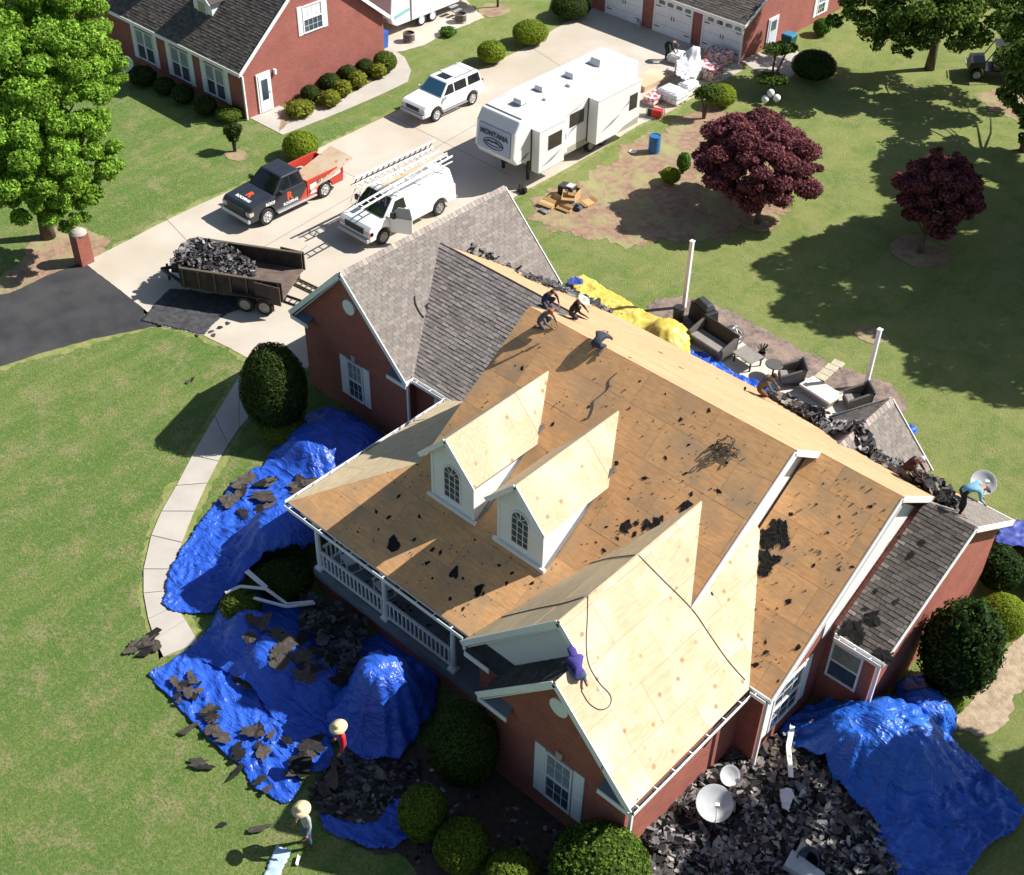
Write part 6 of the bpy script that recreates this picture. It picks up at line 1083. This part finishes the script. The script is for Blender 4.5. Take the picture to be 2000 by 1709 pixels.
    if hat: b.lathe([(.25, -.005), (.26, .01), (.13, .025), (.105, .03), (.095, .13), (.06, .16), (.0, .15)], n=24); b.xf(Mh); b.build('hat', hat, t, smooth=True)
    elif hood: b.lathe([(.125, -.16), (.125, -.02), (.10, .06), (.05, .09), (0, .095)], n=14); b.xf(Mh @ Matrix.Translation((0, -.02, 0))); b.build('hood', col('%s_top' % t.name, shirt), t, smooth=True)
    else: b.lathe([(.09, -.06), (.095, -.01), (.08, .05), (.04, .075), (0, .08)], n=14); b.xf(Mh @ Matrix.Translation((0, -.02, -.02))); b.build('hair', M('hair_%s' % t.name, hair), t, smooth=True)
    return t
STAND = dict(lsh=(-.19, 0, 1.42), rsh=(.19, 0, 1.42), lel=(-.27, .02, 1.13), rel=(.27, .02, 1.13), lwr=(-.28, .14, .90), rwr=(.27, .16, .9), lhip=(-.1, 0, .9), rhip=(.1, 0, .9), lknee=(-.12, .04, .5), rknee=(.12, .03, .5), lank=(-.13, 0, .09), rank=(.13, -.03, .09), ltoe=(-.15, .17, .05), rtoe=(.15, .15, .05))
BEND = dict(STAND, pelvis=(0, -.12, .92), belly=(0, .03, 1.04), chest=(0, .27, 1.12), neck=(0, .42, 1.1), head=(0, .54, 1.04), face=(0, .5, -.9), lsh=(-.19, .3, 1.1), rsh=(.19, .3, 1.1), lel=(-.22, .36, .82), rel=(.22, .38, .82), lwr=(-.16, .52, .62), rwr=(.16, .54, .62), lhip=(-.1, -.1, .88), rhip=(.1, -.1, .88))
CROUCH = dict(pelvis=(0, 0, .34), belly=(0, .1, .48), chest=(0, .25, .66), neck=(0, .36, .78), head=(0, .44, .86), face=(0, .8, -.5), lsh=(-.19, .25, .72), rsh=(.19, .25, .72), lel=(-.28, .42, .52), rel=(.28, .42, .52), lwr=(-.18, .62, .36), rwr=(.18, .64, .34), lhip=(-.11, .03, .32), rhip=(.11, .03, .32), lknee=(-.2, .4, .46), rknee=(.18, .36, .16), lank=(-.16, .12, .1), rank=(.16, -.06, .1), ltoe=(-.18, .28, .06), rtoe=(.18, -.14, .03))
PRONE = dict(pelvis=(0, 0, .16), belly=(0, .16, .2), chest=(0, .38, .26), neck=(0, .52, .32), head=(0, .63, .36), face=(0, 1, -.4), lsh=(-.19, .38, .26), rsh=(.19, .38, .26), lel=(-.33, .5, .14), rel=(.33, .52, .14), lwr=(-.25, .72, .06), rwr=(.25, .74, .06), lhip=(-.1, -.03, .15), rhip=(.1, -.03, .15), lknee=(-.2, -.42, .1), rknee=(.16, -.44, .1), lank=(-.18, -.8, .07), rank=(.2, -.82, .07), ltoe=(-.2, -.95, .04), rtoe=(.22, -.97, .04))
person('worker in a red shirt and straw hat carrying shingles across the shaded tarp', (6.502,-3.724,0.080), rad(150), STAND, (.55, .02, .03), (.06, .09, .20), STRAW)
person('worker in a grey shirt and wide straw hat standing on the lawn edge', (7.709,-6.083,0.030), rad(170), STAND, (.42, .43, .45), (.07, .10, .22), STRAW)
person('worker in a purple hooded top kneeling at the step of the pale front gable', ((12.246,-0.648,5.738)), rad(62), dict(CROUCH, rknee=(.18, .36, .2), pelvis=(0, 0, .42), chest=(0, .42, .62), belly=(0, .2, .54), neck=(0, .54, .66), head=(0, .64, .68), lsh=(-.19, .42, .66), rsh=(.19, .42, .66), lwr=(-.2, .72, .2), rwr=(.2, .74, .2), lel=(-.25, .56, .42), rel=(.25, .56, .42)), (.06, .045, .25), (.07, .10, .19), hood=True, shoes=(.4, .13, .03), scale=.9)
person('worker in black with a white straw hat crouching behind the main ridge', ((3.226,9.311,7.207)), rad(-60), CROUCH, (.012, .012, .014), (.05, .05, .06), M('pale_straw', (.75, .70, .58), rough=.7), scale=.85)
person('worker in navy bent over loose shingles at the left end of the main ridge', ((2.342,9.072,7.372)), rad(-95), dict(CROUCH), (.02, .035, .09), (.06, .06, .07), hair=(.05, .03, .02), scale=.85)
person('worker in grey trousers with a red cap crouching at the corner of the main ridge', ((3.626,7.363,8.058)), rad(-78), CROUCH, (.14, .13, .14), (.11, .10, .11), None, hair=(.42, .07, .05), scale=.85)
person('worker in dark denim leaning over the ridge above the dormers', ((5.766,7.483,8.141)), rad(12), dict(CROUCH, chest=(0, .4, .5), neck=(0, .54, .5), head=(0, .64, .46), belly=(0, .22, .46), lsh=(-.19, .42, .5), rsh=(.19, .42, .5), lel=(-.26, .56, .36), rel=(.26, .56, .36), lwr=(-.2, .72, .2), rwr=(.2, .72, .2), lknee=(-.24, .3, .2)), (.05, .06, .09), (.05, .06, .09), shoes=(.14, .12, .11), scale=.92)
person('worker in brown trousers crouching at the rear roof edge above the patio', ((8.008,13.485,4.327)), rad(-60), CROUCH, (.10, .10, .11), (.15, .08, .04))
person('worker in a dark maroon shirt and pale cap crouching at the rear shingle pile', ((13.887,12.212,5.205)), rad(-70), CROUCH, (.05, .015, .015), (.16, .12, .08), hair=(.5, .55, .62))
person('worker in a light blue shirt bending over beside the satellite dish on the roof', ((15.918,12.036,5.179)), rad(-55), BEND, (.22, .48, .68), (.02, .02, .025), shoes=(.3, .1, .05))
person('person in black bending over the white wrapped pallet by the garage', (-15.637,40.041,0.030), rad(-80), dict(BEND), (.012, .012, .014), (.015, .015, .017))

# ------------------------------------------------ satellite dishes, gutters, small things
def dish(label, loc, rz, tilt, r=.42, arm=True, mat=None, name='satellite_dish'):
    t = thing(name, label, 'satellite dish', loc, rz); mt = mat or M('dish_grey', (.50, .52, .54), (.44, .46, .48), sc=2, rough=.5); b = MB(); b.lathe([(0, .0), (r*.4, .012), (r*.75, .05), (r, .10), (r*1.02, .10), (r*.76, .035), (r*.4, -.006), (0, -.02)], n=28)
    Mx = Matrix.Translation((0, 0, r*.8+.15)) @ Matrix.Rotation(tilt, 4, 'X'); b.xf(Mx); b.build('reflector', mt, t, smooth=True); b = MB(); b.tube([(0, 0, 0), (0, .05, r*.5), (0, 0, r*.8+.14)], .03, 8); b.build('mast', GREY, t)
    if arm: b = MB(); b.tube([Mx @ Vector((0, -r, .05)), Mx @ Vector((0, -r*.9, .35)), Mx @ Vector((0, -.1, .62))], .018, 6); b.cbox(Mx @ Vector((0, -.1, .62)), (.12, .1, .08)); b.build('feed_arm', WHITE, t)
dish('big round satellite dish half in shade on the rubble by the front gable wall', (15.158,1.922,0.300), rad(40), rad(28), .50)
dish('smaller satellite dish with its white feed arm on the rubble near the brick wall', (14.870,3.044,0.300), rad(60), rad(40), .29)
dish('satellite dish mounted at the rear corner of the right roof beside the worker', (15.336,15.389,3.300), rad(30), rad(35), .40)
dish('white satellite dish at the brick front wall of the neighbour house beside the tree', (-35.037,17.561,0.300), rad(60), rad(60), .42, False, WHITE)
def gutter_piece(label, pts, name='gutter_piece', w_=.11):
    b = MB(); P_ = [Vector(p) for p in pts]
    for i in range(len(P_)-1): b.bar(P_[i], P_[i+1], w_, .02); d = (P_[i+1]-P_[i]).normalized(); s_ = d.cross(Vector((0, 0, 1))).normalized()*w_/2; b.bar(P_[i]+s_+Vector((0, 0, .04)), P_[i+1]+s_+Vector((0, 0, .04)), .015, .08)
    tag(b.build(name, WHITE), label, 'gutter', 'removed white gutters on the tarps')
gutter_piece('short straight white gutter sticking up from the tarp near the porch corner', [(-0.477,-1.538,1.200), (0.288,-1.420,0.900)], w_=.16)
gutter_piece('long curved white gutter bridging the humps of the shaded tarps', [(-0.466,-2.438,0.900), (-0.261,-1.981,1.000), (0.402,-1.499,1.000), (0.728,-1.383,0.800), (1.131,-1.318,0.700), (1.650,-0.676,0.700)])
gutter_piece('straight white gutter lying in front of the curved one on the shaded tarps', [(0.350,-1.957,0.900), (1.290,-1.437,0.800), (1.734,-0.685,0.700)])
gutter_piece('white gutter lying across the rubble beside the sky blue tarp', [(15.193,5.777,0.550), (15.508,5.101,0.500), (16.116,4.310,0.500)], w_=.14)
gutter_piece('short white board at the top edge of the rubble against the sky blue tarp', [(15.456,6.327,0.500), (16.255,6.292,0.500)], w_=.2)
gutter_piece('bent white gutter lying at the foot of the dark bed beside the pale blue sheet', [(7.812,-6.507,0.050), (7.972,-6.729,0.050)], w_=.06)
cable('thin pale hose snaking over the lower edge of the sky blue tarp', [(16.708,5.384,0.400), (17.029,5.406,0.400), (17.437,5.840,0.350), (17.832,6.143,0.350), (17.605,6.231,0.400), (17.304,6.106,0.600)], .02, mat=M('pale_hose', (.5, .5, .48)))
b = MB(); b.prism([(0, 0, 0), (1.0, 0, 0), (1.0, .4, 0), (0, .5, 0)], (0, 0, .3)); b.box(.1, .4, .5, .9, 0, .12); o = b.build('debris_box', M('pale_box', (.48, .5, .54), (.38, .4, .44), rough=.6), bevel=.02); o.location = (17.876,2.441,0.250); o.rotation_euler = (.15, .1, rad(10)); tag(o, 'pale folded boxes on the shaded rubble at the bottom edge', 'box')
b = MB(); b.lathe([(.0, 0), (.28, .0), (.30, .5), (.27, .5), (.25, .05)], n=18); o = b.build('dark_bin', M('dark_blue_plastic', (.015, .02, .05), rough=.4)); o.location = (17.776,2.720,0.250); o.rotation_euler = (rad(50), 0, rad(20)); tag(o, 'dark round bin tipped over on the rubble at the bottom edge', 'bin')
cloth('plastic_sheet', 'crumpled clear white plastic sheet on the rubble beside the big dish', 'plastic sheet', [(16.081,3.753),(16.312,4.039),(16.550,3.857),(16.697,3.330),(16.454,3.321)], [], M('white_plastic', (.62, .66, .72), rough=.4), res=.05, wr=.12, z0=.45, seed=21)
# porch rocking chairs
def rocker(label, loc, rz):
    t = thing('rocking_chair', label, 'chair', loc, rz, 'white rocking chairs on the porch'); b = MB(); b.box(-.26, .26, -.24, .24, .40, .43); b.build('seat', WHITE, t); b = MB()
    for i in range(6): b.bar((-.22+i*.088, -.24, .42), (-.22+i*.088, -.42, 1.1), .035, .015)
    b.bar((-.27, -.42, 1.1), (.27, -.42, 1.1), .03, .09); b.build('backrest', WHITE, t)
    for s_ in (-.26, .26):
        MB().tube([(s_, -.5, .1), (s_, -.2, .02), (s_, .2, .02), (s_, .45, .09)], .02, 6).build('rocker', WHITE, t)
        for y in (-.22, .22): MB().bar((s_, y, .02), (s_, y, .62), .035).build('leg', WHITE, t)
        MB().bar((s_, -.3, .63), (s_, .28, .63), .08, .025).build('armrest', WHITE, t)
rocker('white slatted rocking chair on the porch near its corner column', ((1.556,1.009)[0], (1.556,1.009)[1], .895), rad(160)); rocker('white rocking chair on the porch just behind the middle column', ((3.176,0.971)[0], (3.176,0.971)[1], .895), rad(170))
# patio: posts, sofa, tables, chairs, grill
for px_, lab in (((-0.245,21.204,0.000), 'white porch post standing at the grill on the left of the patio'), ((8.125,21.820,0.000), 'white porch post standing at the right end of the patio')):
    h_ = 3.2 if px_[0] < 3 else 2.7; t = thing('porch_post', lab, 'post', px_, group='white posts behind the house'); MB().box(-.075, .075, -.075, .075, 0, h_).build('post', WHITE, t, bevel=.008); MB().box(-.10, .10, -.10, .10, h_, h_+.06).build('post_cap', WHITE, t, bevel=.02)
WK = M('grey_wicker', (.16, .145, .13), (.11, .10, .09), sc=30, rough=.8, bump=.004, bsc=60); CU = M('taupe_cushion', (.27, .245, .225), (.23, .21, .19), sc=4, rough=.9)
def sofa(name, label, cat, loc, rz, wd, group=None):
    t = thing(name, label, cat, loc, rz, group); MB().box(-wd/2, wd/2, -.38, .38, .08, .30).build('frame', WK, t, bevel=.02); MB().box(-wd/2+.12, wd/2-.12, -.26, .40, .30, .42).build('seat_cushion', CU, t, bevel=.04)
    b = MB(); b.prism([(-wd/2, -.30, .28), (-wd/2, -.42, .28), (-wd/2, -.56, .92), (-wd/2, -.46, .94)], (wd, 0, 0)); b.build('backrest', BLACK, t, bevel=.03)
    for s_ in (-1, 1): b = MB(); b.prism([(s_*(wd/2-.12), -.48, .1), (s_*(wd/2-.12), .36, .1), (s_*(wd/2-.12), .40, .55), (s_*(wd/2-.12), -.52, .88)], (s_*.12, 0, 0)); b.build('armrest', WK, t, bevel=.02)
    return t
sofa('outdoor_sofa', 'dark wicker outdoor sofa facing the house on the patio', 'sofa', (*(2.311,19.583), .05), rad(172), 1.9)
sofa('outdoor_armchair', 'wicker armchair with black back in the middle of the patio', 'armchair', (*(5.815,19.908), .05), rad(135), .8, 'wicker armchairs on the patio')
sofa('outdoor_armchair', 'wicker armchair at the right end of the patio beside the small gable', 'armchair', (*(8.463,20.397), .05), rad(140), .8, 'wicker armchairs on the patio')
t = thing('coffee_table', 'low grey rectangular coffee table right of the outdoor sofa', 'table', (*(3.945,19.746), .05), rad(-8)); MB().box(-.5, .5, -.38, .38, .42, .46).build('table_top', CU, t, bevel=.01)
for sx_ in (-.44, .4):
    for sy_ in (-.33, .29): MB().box(sx_, sx_+.05, sy_, sy_+.05, 0, .42).build('leg', BLACK, t)
t = thing('round_table', 'small round black table between coffee table and armchair', 'table', (*(5.112,19.817), .05)); MB().lathe([(0, .52), (.34, .52), (.36, .55), (.34, .57), (0, .57)], n=24).build('table_top', M('dark_grey_top', (.10, .095, .09), rough=.5), t); MB().cyl((0, 0, 0), .04, .52, 8).build('leg', BLACK, t)
t = thing('patio_table', 'cream rectangular slab table between the two wicker armchairs', 'table', (*(7.208,19.924), .05), rad(-8)); MB().box(-.75, .75, -.4, .4, .30, .40).build('table_top', M('cream_top', (.70, .66, .56), rough=.6), t, bevel=.01); MB().box(-.65, .65, -.33, .33, 0, .30).build('base', CU, t)
t = thing('barbecue_grill', 'large covered black barbecue grill beside the left white post', 'grill', (*(1.018,20.788), .02), rad(160)); b = MB(); hexa(b, (-.65, .65, .32, 0), (-.6, .6, .28, .85)); b.build('cover', BLACK, t, bevel=.03); b = MB(); hexa(b, (-.45, .45, .26, .86), (-.35, .35, .16, 1.12)); b.build('lid_cover', M('charcoal_cover', (.05, .052, .058), rough=.5), t, bevel=.05)
MB().lathe([(0, 0), (.2, 0), (.24, .75), (.20, .8), (0, .8)], n=16).build('smoker_bin', BLACK); o = bpy.data.objects['smoker_bin']; o.location = (0.241,20.098,0.020); tag(o, 'black cylindrical bin left of the white post and the grill', 'bin')
b = MB(); 
for i in range(6): a = i*pi/6; b.tube([(.42*cos(q*pi/10)*cos(a), .42*cos(q*pi/10)*sin(a), .42+.42*sin(q*pi/10)) for q in range(21)], .018, 5, cap=False)
b.lathe([(.30, .42), (.34, .46), (.30, .5)], n=16); o = b.build('hanging_chair', GREY); o.location = (2.770,20.414,0.050); tag(o, 'black round wire cage standing behind the outdoor sofa', 'wire cage')
fl = MB(); fl.lathe([(0, 0), (.12, 0), (.16, .3), (.14, .3)], n=14); 
for i in range(14): a = i*2.4; fl.bar((0, 0, .3), (.22*cos(a), .22*sin(a), .55+.03*(i % 4)), .05, .01)
o = fl.build('potted_plant', M('dark_plant', (.06, .07, .05), (.03, .03, .03), sc=6)); o.location = (4.158,20.421,0.050); tag(o, 'withered plant in a black pot beside the coffee table', 'potted plant')
for i, p in enumerate(((6.565,21.073,0.030), (6.550,21.468,0.030), (6.535,21.867,0.030), (6.568,22.269,0.030))): b = MB(); b.box(-.24, .24, -.19, .19, 0, .05); o = b.build('stepping_stone', M('stepping_stone', (.50, .45, .33), (.42, .37, .27), rough=.9), bevel=.01); o.location = p; o.rotation_euler = (0, 0, rad(5)); tag(o, ('stepping stone nearest the patio in the row of four', 'second stepping stone from the patio', 'third stepping stone from the patio', 'stepping stone farthest from the patio in the row of four')[i], 'paving stone', 'row of stepping stones behind the patio')
# driveway odds and ends
def barrel(label, loc, r, h, mat, cat='barrel', name='barrel', planter=False):
    t = thing(name, label, cat, loc); b = MB(); pr = [(0, 0), (r, .0), (r*1.03, h*.33), (r, h*.35), (r*1.03, h*.66), (r, h*.68), (r, h), (r*.9, h), (r*.88, h-.04 if not planter else h-.12), (0, h-.04 if not planter else h-.12)]; b.lathe(pr, n=22); b.build('barrel', mat, t)
    b = MB(); 
    for z in (.02, h-.05): b.lathe([(r*1.01, z), (r*1.04, z+.01), (r*1.04, z+.035), (r*1.01, z+.045)], n=22)
    b.build('hoop', mat if not planter else GREY, t)
    if planter: MB().lathe([(0, h-.10), (r*.86, h-.10)], n=16).build('soil', M('soil', (.03, .02, .015)), t)
barrel('blue plastic drum standing on the bare bed by the camper', (-9.511,31.021,0.020), .29, .88, M('blue_plastic', (.03, .16, .38), (.02, .13, .32), rough=.4))
OAK = M('barrel_oak', (.16, .12, .10), (.11, .085, .07), sc=6, rough=.8)
barrel('half whiskey barrel planter at the near corner of the travel trailer', (-27.687,31.544,0.030), .33, .5, OAK, 'planter', 'barrel_planter', True); barrel('half whiskey barrel planter beside the travel trailer steps', (-27.513,35.598,0.030), .33, .5, OAK, 'planter', 'barrel_planter', True)
b = MB(); b.lathe([(.12, 0), (.19, .03), (.19, .05), (.1, .06), (.1, .1), (0, .1)], n=18); o = b.build('white_disc', WHITE); o.location = (-10.229,30.242,0.020); tag(o, 'small white disc lying on the grass left of the blue drum', 'lid')
t = thing('generator', 'red portable generator on the concrete behind the camper', 'generator', (-11.714,34.103,0.030), rad(20)); MB().box(-.28, .28, -.2, .2, .05, .42).build('engine', M('red_plastic', (.5, .02, .02), rough=.4), t, bevel=.03); MB().box(-.5, -.28, -.2, .2, .05, .45).build('tank', BLACK, t, bevel=.03); b = MB(); [b.bar((x, y, 0), (x, y, .5), .03) for x in (-.52, .32) for y in (-.24, .24)]; [b.bar((-.52, y, .5), (.32, y, .5), .03) for y in (-.24, .24)]; b.build('frame', GREY, t)
t = thing('air_compressor', 'black portable compressor on the grass beyond the tool boxes', 'compressor', (-9.775,24.719,0.020), rad(10)); MB().box(-.4, .4, -.28, .28, .05, .55).build('body', BLACK, t, bevel=.05); MB().box(.0, .34, -.2, .2, .553, .62).build('panel', ALU, t, bevel=.02); MB().box(.1, .18, -.31, -.283, .1, .5).build('strap', ALU, t)
b = MB(); b.cbox((0, 0, .14), (.34, .26, .2)); b.tube([(-.14, 0, .2), (-.14, 0, .38), (.05, 0, .4), (.1, 0, .24)], .025, 6); b.cbox((.2, .03, .2), (.16, .16, .26)); o = b.build('nail_gun', BLACK, bevel=.01); o.location = (-11.493,23.439,0.020); tag(o, 'black power tool on the concrete edge near the roof peak', 'tool')
CARD = M('cardboard', (.52, .34, .16), (.44, .28, .12), sc=3, rough=.85)
for i, (p, d, rz, lb) in enumerate((((-9.844,23.336,0.020), (.7, .28, .18), 8, 'flat cardboard box at the left of the litter on the bare bed'), ((-9.831,23.937,0.020), (.8, .3, .14), -10, 'long open cardboard box behind the leftmost flat one'), ((-9.307,24.252,0.020), (.62, .5, .4), 35, 'tallest yellowish cardboard box in the middle of the litter'), ((-9.346,24.740,0.020), (.35, .6, .45), 15, 'upright pale cardboard box beside the tallest one'), ((-9.032,23.678,0.020), (.7, .22, .12), 5, 'narrow brown cardboard piece in front of the tallest box'), ((-8.575,24.837,0.020), (.55, .5, .12), -12, 'flat square cardboard box at the right of the litter'))):
    b = MB(); x, y, z = d[0]/2, d[1]/2, d[2]; T = .012; b.box(-x, x, -y, -y+T, 0, z); b.box(-x, x, y-T, y, 0, z); b.box(-x, -x+T, -y+T, y-T, 0, z); b.box(x-T, x, -y+T, y-T, 0, z); b.box(-x+T, x-T, -y+T, y-T, 0, T); b.prism([(-x, y, z), (x, y, z), (x, y+.14, z+.08), (-x, y+.14, z+.08)], (0, 0, .01)); b.prism([(-x, -y, z), (x, -y, z), (x, -y-.12, z-.06), (-x, -y-.12, z-.06)], (0, 0, .01))
    if i in (0, 5): b.box(-x+.02, x-.02, -y+.02, y-.02, z-.02, z-.005)
    o = b.build('cardboard_box', CARD); o.location = p; o.rotation_euler = (0, 0, rad(rz)); tag(o, lb, 'box', 'cardboard boxes on the bare bed')
b = MB(); b.prism([(-.3, -.14, 0), (.3, -.14, 0), (.26, .14, 0), (-.26, .16, 0)], (0, 0, .16)); b.cbox((.05, 0, .22), (.2, .12, .12)); o = b.build('tool_bag', M('blue_black_bag', (.03, .035, .06), (.15, .17, .24), sc=3), bevel=.03); o.location = (-8.699,24.132,0.020); tag(o, 'blue and black tool bag in front of the upright cardboard box', 'bag')
b = MB(); b.prism([(-.25, -.12, 0), (.25, -.14, 0), (.22, .14, 0), (-.26, .12, 0)], (0, 0, .1)); o = b.build('grey_sack', M('grey_sack', (.25, .26, .28), (.12, .12, .13), sc=5), bevel=.03); o.location = (-9.579,22.822,0.020); tag(o, 'small crumpled grey sack at the lower left of the boxes', 'sack')
b = MB(); b.tube([(-.4, 0, .35), (.35, 0, .35)], .16, 14); b.cbox((.0, 0, .6), (.3, .2, .2)); b.tube([(-.4, 0, .35), (-.42, 0, .35)], .1, 10); b.cbox((-.3, 0, .08), (.08, .3, .2)); b.cbox((.25, 0, .08), (.08, .3, .2)); o = b.build('tank_compressor', M('teal_blue', (.02, .16, .30), rough=.35)); o.location = (-12.663,25.461,0.020); o.rotation_euler = (0, 0, rad(20)); tag(o, 'blue tank compressor under the front corner of the camper', 'compressor')
b = MB(); hexa(b, (-.26, .26, .26, 0), (-.34, .34, .34, .95)); b.mat(1); hexa(b, (-.36, .36, .36, .955), (-.3, .32, .32, 1.06)); o = b.build('wheelie_bin', [M('bin_green', (.012, .09, .065), rough=.45), M('bin_blue', (.03, .20, .34), rough=.45)], bevel=.02); o.location = (-11.400,45.791,0.030); tag(o, 'green wheelie bin with a blue lid against the garage side wall', 'bin')
b = MB(); hexa(b, (-.25, .25, .25, 0), (-.3, .3, .3, .9)); b.box(-.3, .3, -.3, .3, .905, .96); o = b.build('wheelie_bin', M('bin_royal', (.03, .12, .45), rough=.45), bevel=.02); o.location = (-28.173,29.881,0.030); tag(o, 'royal blue bin half hidden behind the neighbour house wall', 'bin')
b = MB(); b.lathe([(0, 0), (.14, 0), (.17, .3), (.15, .3)], n=14); o = b.build('bucket', M('pale_bucket', (.45, .45, .45))); o.location = (-19.658,42.605,0.030); tag(o, 'pale bucket at the brick pier between two garage doors', 'bucket')
for i, (p, lb) in enumerate((((-8.367,39.502,0.400), 'top globe of the white garden globes behind the purple maple'), ((-8.491,39.233,0.100), 'left globe of the white garden globes behind the purple maple'), ((-8.110,39.777,0.100), 'right globe of the white garden globes behind the purple maple'))): b = MB(); b.lathe([(.03, -.17)]+[(.2*sin(a*pi/10), -.2*cos(a*pi/10)) for a in range(1, 10)]+[(.0, .2)], (0, 0, .2), 16); b.cyl((0, 0, -.05), .05, .1, 8); o = b.build('garden_globe', WHITE, smooth=True); o.location = p; tag(o, lb, 'garden light', 'white garden globes')
# shingle pallets
RW = M('red_white_wrap', (.42, .08, .09), (.70, .62, .62), sc=5, rough=.45, lo=.45, hi=.55); WW = M('white_wrap_film', (.72, .73, .75), (.60, .61, .63), sc=2, rough=.4, bump=.02, bsc=5)
def pallet(label, loc, rz, nx, nz, wrap, cover=0, lw=.33, ll=1.0, lh=.085):
    t = thing('shingle_pallet', label, 'pallet', loc, rz, 'pallets of new shingles by the garage'); w_ = nx*lw; b = MB()
    for y in (-.4, 0, .35): b.box(-w_/2, w_/2, y, y+.08, 0, .1)
    b.box(-w_/2, w_/2, -.5, .5, .1, .12); b.build('pallet_base', PLYG, t); m0 = None
    for k in range(nz):
        for i in range(nx):
            x = -w_/2+(i+.5)*lw; 
            if m0 is None: m0 = MB().box(-lw/2+.01, lw/2-.01, -ll/2, ll/2, 0, lh-.01).build('shingle_bundle', wrap, t, bevel=.012); q = m0
            else: q = m0.copy(); C.objects.link(q)
            q.location = (x+.01*random.uniform(-1, 1), .02*random.uniform(-1, 1), .12+k*lh)
    if cover:
        zt = .12+nz*lh; b = MB(); n_ = 10
        V_ = [(-w_/2-.03+(w_+.06)*i/n_, -.53+1.06*j/n_, zt+.03+.05*noise.noise(Vector((i*.7, j*.7, label.__len__())))-(.25 if i in (0, n_) or j in (0, n_) else 0)) for i in range(n_+1) for j in range(n_+1)]
        b.add(V_, [(i*(n_+1)+j, (i+1)*(n_+1)+j, (i+1)*(n_+1)+j+1, i*(n_+1)+j+1) for i in range(n_) for j in range(n_)]); b.build('plastic_cover', WW, t, smooth=True)
pallet('open pallet of red and white wrapped shingle bundles nearest the garage door', (-13.338,41.758,0.030), rad(2), 4, 7, RW)
pallet('open pallet of red and white shingle bundles in front of the one by the door', (-12.655,39.852,0.030), rad(2), 4, 7, RW)
pallet('pallet of shingles hidden under loose white plastic in the middle of the group', (-13.400,39.114,0.030), rad(4), 4, 8, WW, 1)
pallet('plastic-covered pallet with ridged white top nearest the grass', (-12.314,36.163,0.030), rad(0), 4, 6, WW, 1)
pallet('small plastic-covered pallet right of the ridged one nearest the grass', (-12.133,37.281,0.030), rad(0), 2, 7, WW, 1)
pallet('low pallet of shingles directly behind the camper', (-12.887,35.259,0.030), rad(5), 2, 4, RW)
pallet('white plastic bale pulled open by the person in black', (-15.000,40.296,0.030), rad(10), 3, 4, WW, 1)
cloth('plastic_bag', 'billowing white plastic on top of the middle shingle pallets', 'plastic sheet', [(-14.094,38.599),(-14.236,40.044),(-13.712,40.282),(-12.901,39.510),(-12.178,37.974),(-12.191,37.082),(-12.921,37.237)], [(*(-13.701,39.954), .4, .5)], WW, res=.08, wr=.16, z0=.85, seed=31)
b = MB(); b.box(-.61, .61, -1.22, 1.22, 0, .08); 
for i in range(12): b.box(-.62, .62, -1.23, 1.23, .08+i*.019, .096+i*.019)
o = b.build('plywood_stack', PLYP); o.location = (-14.513,37.114,0.030); o.rotation_euler = (0, 0, rad(-2)); tag(o, 'stack of pale plywood sheets between the camper and the shingle pallets', 'plywood')
# brick pillar
t = thing('brick_pillar', 'brick pillar with rounded pale cap at the asphalt edge under the big tree', 'pillar', (-21.085,5.760,0.000)); MB().box(-.3, .3, -.3, .3, 0, 1.45).build('shaft', BRICK, t); b = MB(); b.lathe([(.36, 1.45), (.36, 1.5), (.28, 1.6), (.15, 1.68), (0, 1.7)], n=20); b.build('cap', M('pillar_cap', (.40, .36, .32), rough=.8), t)
"""ladder lying behind the trailer"""
LT2 = Matrix.Translation(((-11.571,10.234)[0], (-11.571,10.234)[1], .06)) @ Matrix.Rotation(rad(14), 4, 'Z'); ladder('black ladder lying on the concrete between the dump trailer and the left gable', LT2, 3.2, .4, 11, BLACK)
LT3 = Matrix.Translation(((-12.809,11.145)[0], (-12.809,11.145)[1], .09)) @ Matrix.Rotation(rad(6), 4, 'Z'); ladder('thin dark ladder lying on the concrete right behind the trailer doors', LT3, 3.0, .36, 10, MATS['tan_rail'])
